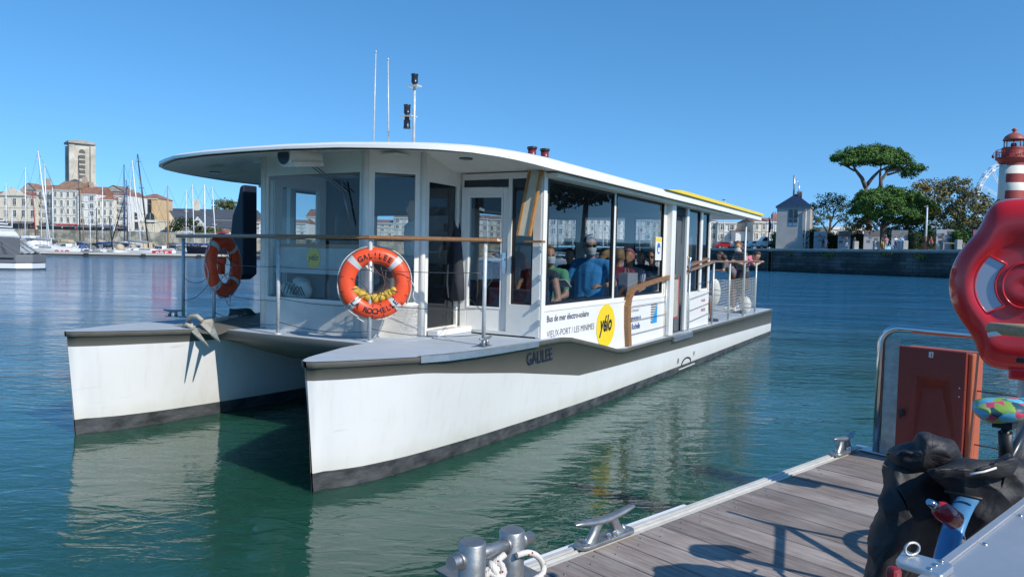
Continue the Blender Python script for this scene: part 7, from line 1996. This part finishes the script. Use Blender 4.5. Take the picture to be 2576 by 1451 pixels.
for x, lb, mm in ((1852, 'silver car behind the woman at the stern', CARG), (1888, 'white car on the quay right of the stern handrail', CARW), (1806, 'red car on the quay just right of the ferry cabin', CARR)):
    p = at_z(x, 625, ZR); car(lb, Vector((p.x, p.y + 3, ZR)) + qn * 3, .1, mm)
for x, lb, mm in ((350, 'white car on the old port quay below the ochre church', CARW), (560, 'red car on the old port quay right of the handrail post', CARR), (420, 'dark blue car on the old port quay below the gabled hall', CARB), (470, 'white car on the old port quay below the dark tree', CARW)):
    p = at(x, 600, YL + 8); car(lb, (p.x, YL + 8, ZL), 0, mm)
# walkers on the quay
WK = 'people walking on the quay'
def walker(label, x, back, rz, kind, top, bottom, hair=HAIRB, legs='long', sleeve='short', sc=1.12, hs='short', skin=SKIN2, bag=False):
    p = quay_pt(x, back); return person(label, p, rz, pose(kind), top=top, bottom=bottom, hair=hair, legs=legs, sleeve=sleeve, scale=sc, voxel=.04, hairstyle=hs, group=WK, skin=skin)
walker('walker with dark curly hair and dark jacket, first of the pair at the left panel', 2058, 1.2, pi, 'walk', C_DARK, C_DARK, sleeve='long', hs='long')
walker('walker in lilac top and shorts, second of the pair at the left panel', 2068, 1.0, 0, 'walk', C_LILAC, C_BEIGE, legs='shorts', hair=HAIRR)
walker('walker in dark jacket and light jeans in front of the second panel', 2130 - 11, 1.0, radians(-70), 'walk', C_DARK, cloth('pale jeans', (.30, .42, .55)), sleeve='long', hs='long', hair=HAIRR)
walker('walker all in dark clothes at the right edge of the second panel', 2131, 1.8, radians(-90), 'stand', C_DARK, C_DARK, sleeve='long', hs='long')
walker('walker with black backpack and yellow shorts beside the third panel', 2207, 1.2, radians(90), 'walk', C_DARK, C_YEL, legs='shorts')
walker('walker in pink shirt and beige trousers, seen from behind', 2218, 1.0, radians(80), 'stand', C_PINK, C_BEIGE, hair=HAIRR)
walker('walker in pale shirt and jeans taking a picture', 2242, 1.0, radians(-80), 'photo', C_WHITE, C_DENIM, hair=HAIRG)
walker('white haired walker in a light blue coat seen from behind', 2262 - 8, 1.4, radians(90), 'stand', C_LBLUE, cloth('white trousers', (.62, .66, .70)), hair=HAIRG, sleeve='long')
walker('person in red top near the wooden posts, behind the lamp post', 2290, 5.0, radians(-90), 'stand', C_RED, C_DARK)
walker('person in a pale dress standing just left of the red housing', 2459, 1.5, radians(-90), 'stand', C_WHITE, C_PINK, sleeve='none')
walker('person in dark shirt left of the truck beyond the stern', 1896, 1.5, radians(180), 'walk', C_GREY, C_BEIGE)
walker('person in white shirt and jeans directly left of the truck', 1903, 1.2, radians(0), 'walk', C_WHITE, C_DENIM)
walker('person in light shirt on the quay above the seated passenger, left of a pair', 1826, 1.5, radians(-90), 'stand', C_GREY, C_DENIM, hair=HAIRR)
walker('person in dark blue clothes on the quay, right of a pair', 1835, 1.5, radians(-90), 'stand', C_DARK, C_DARK)
# ---- lighthouse
LD = 122.0
lt = at(2541, 330, LD); lb_ = at(2532, 640, LD)
kL = LD / FPX
root = empty('lighthouse', (at(2536, 600, LD).x + .1, LD, ZR), 0, 'tall white lighthouse with red bands on one side and red lantern gallery', 'lighthouse')
def zz(y): return at(2540, y, LD).z - ZR
r_ = 29 * kL
LW_ = mat('cream white lighthouse paint', (.72, .69, .60), .6, var=.06, scale=.8)
LR = mat('dark red lighthouse paint', (.33, .045, .035), .55, var=.10, scale=.8)
b = MB(); b.lathe([(r_ * 1.35, 0), (r_ * 1.12, zz(560)), (r_ * .98, zz(480)), (r_ * .97, zz(415))], n=48); b.build('tower', [LW_], root)
def band(y0, y1, m_):
    z0, z1 = zz(y1), zz(y0); b = MB(); rows = []
    rad_ = lambda z: r_ * (.97 + (1.35 - .97) * max(0, (zz(480) - z) / zz(480)) ** 1.1) + .03
    for k in range(17):
        a = radians(-150 + 150 * k / 16); rows.append([(rad_(z) * cos(a), rad_(z) * sin(a), z) for z in (z0, (z0 + z1) / 2, z1)])
    b.grid(rows, smooth=True); b.build('red_band', [m_], root)
band(402, 418, LR); band(439, 461, LR); band(481, 502, LR); band(523, 545, LR)
b = MB(); b.lathe([(r_ * 1.0, zz(412)), (r_ * 1.15, zz(404)), (r_ * 1.32, zz(401)), (r_ * 1.32, zz(397)), (r_ * .88, zz(397)), (r_ * .88, zz(374)), (r_ * .90, zz(372))], n=40); b.build('gallery', [LR], root)
b = MB()
for k in range(40): a = 2 * pi * k / 40; b.cyl((r_ * 1.28 * cos(a), r_ * 1.28 * sin(a), zz(397)), (r_ * 1.28 * cos(a), r_ * 1.28 * sin(a), zz(378)), .035, n=5)
for y in (378, 386): b.tube([(r_ * 1.28 * cos(a), r_ * 1.28 * sin(a), zz(y)) for a in [2 * pi * k / 40 for k in range(40)]], .04, 5, closed=True)
b.build('gallery_railing', [LR], root)
b = MB()
for k in range(8): a = 2 * pi * k / 8 + .2; b.cyl((r_ * .70 * cos(a), r_ * .70 * sin(a), zz(372)), (r_ * .70 * cos(a), r_ * .70 * sin(a), zz(353)), .07, n=6)
b.build('lantern_frame', [LR], root)
b = MB(); b.lathe([(r_ * .67, zz(372)), (r_ * .67, zz(353))], n=32); b.build('lantern_glass', [GLASS_F], root)
b = MB(); b.lathe([(.35, zz(372)), (.45, zz(366)), (.35, zz(360))], n=16); b.build('lens', [WINGL], root)
b = MB(); b.lathe([(r_ * .84, zz(353)), (r_ * .80, zz(350)), (r_ * .68, zz(343)), (r_ * .42, zz(337)), (r_ * .18, zz(334)), (r_ * .10, zz(331)), (r_ * .2, zz(329)), (r_ * .2, zz(325)), (.05, zz(322))], n=36); b.build('dome', [mat('faded red dome', (.36, .09, .07), .5)], root)
b = MB(); b.tube([(-r_ * 1.4, 0, zz(388)), (-r_ * 1.65, 0, zz(385)), (-r_ * 1.72, 0, zz(392))], .06, 6); b.sphere((-r_ * 1.72, 0, zz(395)), (.22, .22, .32)); b.build('bell', [LR], root)
# ---- ferris wheel
FD = 300.0; fc = at(2538, 507, FD); FR_ = 99 * FD / FPX
root = empty('ferris_wheel', fc, radians(12), 'white ferris wheel partly hidden behind the lighthouse', 'ferris wheel')
WHF = mat('white ferris steel', (.72, .74, .76), .4)
b = MB()
for rr in (1.0, .93):
    for yy in (-.8, .8): b.tube([(FR_ * rr * cos(a), yy, FR_ * rr * sin(a)) for a in [2 * pi * k / 72 for k in range(72)]], .14, 5, closed=True)
for k in range(72): a = 2 * pi * k / 72; a2 = a + 2 * pi / 144; b.cyl((FR_ * cos(a), -.8, FR_ * sin(a)), (FR_ * .93 * cos(a2), -.8, FR_ * .93 * sin(a2)), .06, n=4); b.cyl((FR_ * cos(a), -.8, FR_ * sin(a)), (FR_ * cos(a), .8, FR_ * sin(a)), .06, n=4)
b.build('rim', [WHF], root)
for k in range(12):
    a = 2 * pi * k / 12 + .12; d = V(cos(a), 0, sin(a)); t = V(-sin(a), 0, cos(a)); b = MB()
    for s_ in (-1, 1): b.cyl(d * .6 + t * s_ * .25, d * FR_ * .93 + t * s_ * .55, .11, n=5)
    for j in range(12):
        q0_, q1_ = 1 + j * (FR_ * .93 - 1) / 12, 1 + (j + 1) * (FR_ * .93 - 1) / 12; s_ = 1 if j % 2 else -1
        b.cyl(d * q0_ + t * s_ * (.25 + .3 * q0_ / FR_), d * q1_ - t * s_ * (.25 + .3 * q1_ / FR_), .06, n=4)
    b.build('spoke', [WHF], root)
b = MB(); b.tube([(0, -1.2, 0), (0, 1.2, 0)], 1.0, 16); b.build('hub', [WHF], root)
for k in range(24):
    a = 2 * pi * k / 24 + .05; c = V(FR_ * 1.0 * cos(a), 0, FR_ * 1.0 * sin(a) - .9); b = MB()
    b.box(c + V(0, 0, -.5), (1.5, 1.6, .8)); b.box(c + V(0, 0, .75), (1.7, 1.8, .15))
    for sx in (-.7, .7):
        for sy in (-.7, .7): b.box(c + V(sx, sy, .3), (.08, .08, .9))
    b.build('cabin', [WHF], root)
b = MB()
for s_ in (-1, 1):
    for yy in (-1.4, 1.4): b.cyl((0, yy, 0), (s_ * 7, yy * 2.5, -fc.z + ZR), .3, n=6)
b.build('support_leg', [WHF], root)
# ================================================================= marina on the left
MW = mat('white yacht hull', (.78, .78, .76), .3, var=.04, coat=.3); MD = mat('black yacht hull', (.02, .02, .03), .3, coat=.3); MB_ = mat('navy yacht hull', (.02, .05, .13), .3, coat=.3)
MAST_W = mat('white mast', (.74, .75, .76), .35); MAST_K = mat('black carbon mast', (.02, .025, .03), .35); MAST_O = mat('wooden mast', (.40, .27, .15), .6); MAST_R = mat('red mast', (.35, .04, .04), .5)
SAILC = mat('grey sail cover', (.22, .24, .27), .8); SAILB = mat('blue sail cover', (.03, .08, .25), .8); SPRAY = mat('smoky spray hood', (.12, .13, .14), .5); BEIGE = mat('beige canopy', (.50, .40, .26), .8); REDN = mat('red racing graphics', (.55, .02, .04), .4)
YG = 'sailing yachts moored in the old port'
def yacht(label, xt, yt, xb, yb, depth, L, flip=1, hullm=MW, mastm=MAST_W, mw=1.0, cover=SAILC, rz=0.0, xc=None, hood=None, number=None, spreaders=2, boom=True, free=1.0, canopy=None):
    """mast top and foot given where they are seen; hull length L metres"""
    top = at(xt, yt, depth); ft_ = at(xb, yb, depth); ft_.z = free + .45
    k = depth / FPX
    root = empty('sailing_yacht', (ft_.x, depth, 0), rz, label, 'yacht', YG)
    b = MB(); rows = []; n = 14; s_ = flip
    for j, (zt, wt, fr) in enumerate(((-.35, .35, 0), (0, .80, 0), (.45, .95, 1), (1, 1.0, 1))):
        for side in (1,):
            pass
    B_ = L * .145
    st = [i / n for i in range(n + 1)]
    def wid(t): return B_ * (min(1, (t * 2.2 + .02)) ** .62) * (1 - .30 * max(0, t - .55) / .45)
    for side in (-1, 1):
        rows = []
        for q, wf in ((-.3, .25), (0, .72), (.5, .93), (1, 1.0)):
            rows.append([(s_ * (L * .45 - L * t + (.10 * L * (1 - q) * -.35 if t < .15 else 0)), side * wid(t) * wf, q * free * (1.12 - .18 * t) if q > 0 else q) for t in st])
        b.grid(rows if side > 0 else rows[::-1], smooth=True)
    b.poly([(s_ * (L * .45 - L), y * wid(1), z * free * .94) for y, z in ((-1, 1), (-.72, 0), (.72, 0), (1, 1))])
    b.build('hull', [hullm], root)
    b = MB(); b.grid([[(s_ * (L * .45 - L * t), -wid(t) + .02, free * (1.12 - .18 * t) - .02) for t in st], [(s_ * (L * .45 - L * t), wid(t) - .02, free * (1.12 - .18 * t) - .02) for t in st]], smooth=False); b.build('deck', [mat('yacht deck', (.60, .60, .57), .6)], root)
    b = MB(); b.prism([(L * .16, 0), (L * .10, .32), (-L * .10, .48), (-L * .20, .40), (-L * .22, 0)], -B_ * .55, B_ * .55, lambda x, y, z: Vector((s_ * x, z, y + free * .96))); b.build('coachroof', [MW], root, bevel=.05)
    b = MB()
    for sg in (-1, 1): b.bounds(min(s_ * L * .06, -s_ * L * .12), max(s_ * L * .06, -s_ * L * .12), sg * B_ * .55 - .01, sg * B_ * .55 + .01, free + .10, free + .28)
    b.build('cabin_window', [WINGL], root)
    O_ = Vector((ft_.x, depth, 0)); mt_ = Matrix.Rotation(-rz, 3, 'Z') @ (top - O_); mf = Vector((0, 0, ft_.z))
    b = MB(); b.tube([mf, mf.lerp(mt_, .5), mt_], [.10 * mw, .095 * mw, .06 * mw], 8); b.build('mast', [mastm], root)
    for i in range(spreaders):
        p = mf.lerp(mt_, .36 + .28 * i); b = MB(); b.bar(p + V(0, -B_ * (.62 - .15 * i), 0), p + V(0, B_ * (.62 - .15 * i), 0), .05, .04); b.bar(p + V(-.5, 0, 0), p + V(.5, 0, 0), .04, .04); b.build('spreader', [mastm], root)
    b = MB()
    for e in (V(s_ * L * .44, 0, free * 1.1), V(-s_ * L * .52, 0, free), V(-.2, B_ * .9, free), V(-.2, -B_ * .9, free)): b.cyl(mt_, e, .018, n=4)
    b.build('rigging', [WIRE], root)
    if boom:
        e = mf + V(-s_ * L * .36, 0, .85); b = MB(); b.tube([mf + V(0, 0, .95), (mf + V(0, 0, .95)).lerp(e, .5) + V(0, 0, .12), e + V(0, 0, .25)], [.22, .20, .10], 8); b.build('boom_with_sail', [cover], root)
    if hood: b = MB(); b.sphere((-s_ * L * .20, 0, free + .45), (L * .09, B_ * .65, .75), 12, 8); b.build('spray_hood', [hood], root)
    if canopy: b = MB(); b.prism([(-L * .40, 1.3), (-L * .36, 1.75), (-L * .18, 1.85), (-L * .14, 1.35)], -B_ * .7, B_ * .7, lambda x, y, z: Vector((s_ * x, z, y + free))); b.build('canopy', [canopy], root, bevel=.05)
    b = MB()
    for t in [i / 9 for i in range(10)]:
        for sg in (-1, 1): b.cyl((s_ * (L * .43 - L * .93 * t), sg * wid(max(t, .05)) * .96, free * .95), (s_ * (L * .43 - L * .93 * t), sg * wid(max(t, .05)) * .96, free + .62), .015, n=4)
    b.build('stanchion', [ALU], root)
    if number:
        txt, m_, x0, dx, patch = number
        if patch:
            b = MB(); rows = []
            for i in range(9):
                t = (x0 + dx * i / 8); rows.append([(s_ * (L * .45 - L * t), -wid(t) * wf - .012, q * free * (1.12 - .18 * t)) for q, wf in ((.12, .76), (.5, .93), (.96, 1.0))])
            b.grid(rows, smooth=True); b.build('painted_patch', [REDN], root)
        me = text_mesh(txt, free * .95, 1.25, bold=.02)
        w_ = max(v.co.x for v in me.vertices); xs_ = s_ * (L * .45 - L * (x0 + (dx * .5)))
        for v in me.vertices:
            xx = xs_ + (v.co.x - w_ / 2); t = (L * .45 - s_ * xx) / L; q = min(.95, .14 + v.co.y / free)
            wf = .76 + (.93 - .76) * min(1, max(0, (q - .12) / .38)) + .07 * max(0, (q - .5) / .46)
            v.co = Vector((xx, -wid(max(.02, t)) * wf - .035, q * free * (1.12 - .18 * t)))
        me.materials.clear(); me.materials.append(m_); o = bpy.data.objects.new('hull_number', me); COL.objects.link(o); o.parent = root
    return root
# pontoon
pA = at_z(30, 643, 0); pB = at_z(640, 652.5, 0)
pa = math.atan2((pB - pA).y, (pB - pA).x); PL = (pB - pA).length
root = empty('marina_pontoon', (pA.x, pA.y, 0), pa, 'long low grey floating pontoon in front of the moored racing yachts', 'pontoon')
b = MB(); b.bounds(-25, PL, 0, 2.2, .42, .75); b.build('deck', [mat('pale pontoon deck', (.50, .48, .43), .8, var=.1, scale=.5)], root)
b = MB(); b.bounds(-25, PL, -.05, -.003, .62, .74); b.build('edge_beam', [COPE], root)
b = MB(); b.bounds(-25, PL, .25, 2.0, -.2, .42); b.build('float_body', [mat('dark float', (.09, .10, .10), .8)], root)
for i in range(7):
    s_ = ((at_z([70, 146, 229, 305, 381, 460, 540][i], 643, 0) - pA).length); b = MB(); b.bounds(s_ - .35, s_ + .35, -.12, .24, -.2, .62); b.build('fender_block', [BLACK], root)
def pd_(x, off): # depth just behind the pontoon at column x
    p = at_z(x, 643 + (x - 30) * (9.5 / 610), 0); return p.y + off
def yd(label, xt, yt, xb, yb, off, L, **k): return yacht(label, xt, yt, xb, yb, pd_(xb, off), L, **k)
S1 = lambda x, y: ((x / 2.0727) * K_, (450 + y / 2.0727) * K_)
def ms(label, t, f, off, L, **k): a = S1(*t); c = S1(*f); return yd(label, a[0], a[1], c[0], c[1], off, L, **k)
ms('white racing yacht with red number 268 and a tall leaning mast', (315, 320), (418, 1075), 4.2, 11.0, flip=1, mw=1.2, number=('268', REDN, .10, .26, False), free=1.15, rz=.03, spreaders=3)
ms('white racing yacht with red bow patch numbered 925 and black mast', (1140, 345), (1232, 1080), 4.2, 10.5, flip=1, mastm=MAST_K, mw=1.3, number=('925', MW, .06, .28, True), free=1.15, rz=.03, cover=SAILC, spreaders=3)
ms('white racing yacht with bright white mast just left of the black mast', (1095, 400), (1172, 1065), 9.5, 11.5, flip=1, mw=1.2, hullm=MD, cover=MW, spreaders=3)
ms('yacht with grey mast nearest the left ferry, second from the left edge', (212, 455), (206, 1000), 22, 10.5, flip=1, hood=SPRAY)
ms('motor sailer with white wheelhouse behind the yacht numbered 268', (370, 430), (392, 980), 14, 12.5, flip=1, hood=MW, canopy=MW, free=1.4)
ms('yacht with beige canopy behind the bow of yacht 268', (435, 620), (440, 990), 26, 9.5, flip=-1, canopy=BEIGE)
ms('yacht with dark mast in front of the church tower', (650, 360), (664, 1030), 16, 11.5, flip=-1, mastm=MAST_K, hood=SPRAY, canopy=BEIGE)
ms('yacht with pale wooden mast right of the church tower', (660, 600), (702, 1000), 30, 9.0, flip=1, mastm=MAST_O)
ms('small yacht with grey mast in front of the white apartment house', (800, 790), (804, 1080), 7, 7.5, flip=-1, hullm=MB_, mastm=MAST_K, cover=SAILB, free=.8)
ms('yacht with thin white mast before the blue shop house', (850, 620), (848, 1030), 18, 9.5, flip=1, hood=SPRAY)
ms('yacht with dark diagonal spar crossing in front of the balcony house', (1062, 605), (912, 1060), 10, 8.5, flip=-1, mastm=MAST_K, hullm=MW, boom=False, hood=BEIGE)
ms('yacht with blue grey mast just left of the ochre church', (1028, 430), (1032, 1010), 20, 11, flip=-1, mastm=MB_, cover=SAILB)
ms('yacht with second blue grey mast before the ochre church', (1046, 560), (1062, 1010), 27, 10.5, flip=1, mastm=MB_, hood=SPRAY)
ms('yacht with slender white mast at the left edge of the church front', (1080, 560), (1076, 1000), 34, 10, flip=-1)
ms('old gaff yacht with thick brown wooden mast right of the church', (1390, 605), (1396, 1050), 20, 11, flip=-1, mastm=MAST_O, mw=1.8, spreaders=1, hood=SPRAY)
ms('yacht with white mast right of the wooden masted one', (1543, 640), (1544, 1000), 24, 9.5, flip=-1, hood=SPRAY)
ms('yacht with blue sail cover directly behind the second rail post', (1595, 600), (1612, 1010), 12, 10.5, flip=-1, cover=SAILB)
ms('yacht with thick bright white mast left of the edge on life ring', (1695, 600), (1702, 1030), 13, 12, flip=1, mw=1.5, cover=SAILB, hullm=MW)
ms('yacht with slim white mast at the far left before the pedimented building', (100, 800), (98, 1010), 30, 8.5, flip=1)
ms('yacht whose mast rises at the extreme left edge of the photo', (50, 590), (50, 1000), 34, 10, flip=1)
ms('yacht with red mast before the narrow balcony house', (270, 650), (300, 1000), 26, 9, flip=-1, mastm=MAST_R, hood=SPRAY)
ms('yacht with short white mast before the narrow balcony house', (340, 760), (344, 1010), 36, 8.5, flip=1)
ms('small yacht with red stripe between numbers 268 and 925', (905, 860), (935, 1090), 5.0, 6.5, flip=1, mastm=MAST_K, hullm=MW, free=.7, boom=False, number=None)
ms('small white yacht with blue canopy before the blue shop', (745, 830), (752, 1075), 9, 7.0, flip=1, hood=SAILB, free=.8)
ms('black hulled yacht whose bow shows behind the edge on life ring', (1760, 620), (1790, 1040), 8, 12, flip=-1, hullm=MD, free=1.9)
# mastless cabin boats tucked between the yachts
def cabin_boat(x, off, L, rz, hm, top_):
    D_ = pd_(x, off); p = at(x, 640, D_)
    root = empty('cabin_boat', (p.x, D_, 0), rz, 'small mastless cabin boat tucked in among the moored sailing yachts', 'motorboat', 'small cabin boats between the yachts'); root.scale = (L / 7,) * 3
    b = MB(); rows = []
    for q, wf in ((-.3, .3), (0, .75), (.95, 1.0)):
        rows.append([(3.4 - 7 * t - (.5 * (1 - q) if t == 0 else 0), -1.15 * min(1, t * 3 + .03) * wf, q * (1.15 - .25 * t) if q > 0 else q) for t in [i / 10 for i in range(11)]])
    b.grid(rows); b.grid([[(x_, -y_, z_) for x_, y_, z_ in r] for r in rows[::-1]]); r = rows[-1]; b.grid([r, [(x_, -y_, z_) for x_, y_, z_ in r]], smooth=False)
    b.poly([rows[0][-1], rows[1][-1], rows[2][-1], *[(x_, -y_, z_) for x_, y_, z_ in (rows[2][-1], rows[1][-1], rows[0][-1])]]); b.build('hull', [hm], root)
    b = MB(); b.prism([(1.6, .9), (.6, 1.35), (.2, 2.05), (-1.6, 2.1), (-1.8, .85)], -.85, .85, lambda x_, y_, z_: Vector((x_, z_, y_))); b.build('cabin', [top_], root, bevel=.08)
    b = MB(); b.prism([(.50, 1.38), (.22, 1.92), (-1.4, 1.95), (-1.4, 1.38)], -.87, .87, lambda x_, y_, z_: Vector((x_, z_, y_))); b.build('cabin_window', [WINGL], root)
    b = MB(); b.tube([(2.9, -.5, 1.1), (2.9, -.4, 1.7), (3.3, 0, 1.8), (2.9, .4, 1.7), (2.9, .5, 1.1)], .03, 6); b.build('bow_rail', [ALU], root)
rn7 = random.Random(77)
for i, x in enumerate((100, 120, 222, 244, 262, 284, 330, 352, 372, 405, 430, 452, 480, 505, 530, 165, 300, 395)):
    cabin_boat(x, rn7.uniform(9, 55), rn7.uniform(6.5, 10), rn7.choice((0, pi, .4, pi - .5, 1.9)), rn7.choice((MW, MW, MW, MB_)), rn7.choice((MW, MW, BEIGE, SAILC)))
# masts seen through the ferry glass
for i, (x, yt, c, d_) in enumerate(((1225, 548, MAST_W, 170), (1375, 540, MAST_W, 150), (1392, 552, MAST_W, 175), (1402, 545, MAST_K, 160), (1440, 556, MAST_W, 140), (1462, 545, MAST_W, 165), (1478, 552, MAST_W, 150), (1496, 540, MAST_K, 172), (1516, 548, MAST_W, 145), (1608, 540, MAST_W, 140), (1690, 545, MAST_W, 150), (1300, 552, MAST_W, 150), (1318, 548, MAST_W, 168))):
    r = yacht('yacht seen through the ferry side windows, mast against the pale houses', x, yt, x + 2, 632, d_, 9.5, flip=1 if i % 2 else -1, mastm=c, spreaders=1, hood=SPRAY if i % 3 == 0 else None)
    r['group'] = 'yachts seen only through the ferry glass'
# ---- striped ferry cut by the left edge
def l1(x, y): return ((x / 3.818) * K_, (700 + y / 3.818) * K_)
FDp = at_z(60, 676, 0).y
kf = FDp / FPX
root = empty('grey_catamaran', (at_z(0, 676, 0).x, FDp, 0), radians(4), 'bow of a grey and white boat with black stripes cut by the left edge', 'boat')
def zf(y, x=60): return at(x, y, FDp).z
xr = at(95, 670, FDp).x - root.location.x
GREYM = mat('grey boat paint', (.15, .155, .165), .5, var=.08)
b = MB(); b.prism([(-14, -1.6), (xr - .8, -1.6), (xr, -.9), (xr, .9), (xr - .8, 1.6), (-14, 1.6)], -.3, zf(661)); b.build('hull', [MW], root, bevel=.05)
b = MB(); b.prism([(-14, -1.66), (xr - .75, -1.66), (xr + .06, -.9), (xr + .06, .9), (xr - .75, 1.66), (-14, 1.66)], zf(660.5), zf(641)); b.build('rubbing_band', [GREYM], root, bevel=.04)
b = MB(); b.prism([(-14, -1.67), (xr - .75, -1.67), (xr + .07, -.9), (xr + .07, .9), (xr - .75, 1.67), (-14, 1.67)], -.05, .06); b.build('boot_stripe', [BLACK], root)
b = MB(); b.bounds(xr - 3.1, xr - .9, -1.69, -1.665, zf(652), zf(648)); b.build('vent_slot', [BLACK], root)
xq = at(26, 650, FDp).x - root.location.x
b = MB(); b.bounds(-14, xq, -1.3, 1.3, zf(641), zf(598)); b.build('grey_bulwark', [GREYM], root, bevel=.03)
prof_ = [(xq - .12, 609), (xq - .10, 585), (xq - .35, 570), (xq - .75, 545), (xq - 1.0, 530)]
b = MB(); b.prism([(-14, zf(598) + .002)] + [(x, zf(y)) for x, y in [(xq - .05, 597), (xq - .05, 592), (xq - .12, 588), (xq - .3, 582)]] + [(-14, zf(582))], -1.2, 1.2, lambda x, y, z: Vector((x, z, y))); b.build('white_superstructure', [MW], root, bevel=.04)
for i in range(7):
    y0 = 581 - i * 7.6; xe = xq - .32 - i * .17 - .02 * i * i
    b = MB(); b.bounds(-14, xe, -1.1 + .05 * i, 1.1 - .05 * i, zf(y0), zf(y0 - 4.2)); b.build('white_stripe', [MW], root)
    b = MB(); b.bounds(-14, xe - .06, -1.05 + .05 * i, 1.05 - .05 * i, zf(y0 - 4.2) + .002, zf(y0 - 7.6) - .002); b.build('black_stripe', [MD], root)
b = MB(); b.bounds(xq - .62, xq - .04, -1.32, -1.301, zf(607), zf(597)); b.build('dark_window', [WINGL], root)
b = MB()
for dy in (-1.2, 1.2):
    b.bar((xq - .05, dy, zf(606)), (xr - .35, dy * .8, zf(641)), .07, .07); b.bar((xq - .05, dy, zf(615)), (xr - 1.1, dy * .9, zf(641)), .06, .06)
b.build('gangway_rail', [GREYM], root)
# little group of people and parasols on the old port terrace
for i, (x, lb, tp) in enumerate(((60, 'person in dark clothes under the pedimented building', C_DARK), (75, 'person in brown clothes right of the one in dark, on the terrace', C_BROWN), (150, 'person in grey left of the red shop front', C_GREY), (262, 'person in white before the blue shop front', C_WHITE), (290, 'person in red before the balcony house', C_RED), (183, 'person in blue before the red shop front', C_BLUE), (330, 'person in beige before the ochre church', C_BEIGE))):
    p = at(x, 600, YL + 2); person(lb, (p.x, YL + 1.5 + (i % 3), ZL), radians(-90 + 40 * (i % 3)), pose('walk' if i % 2 else 'stand'), top=tp, bottom=C_DARK, voxel=.06, scale=1.1, group='people on the old port terrace')
bpy.context.view_layer.update()
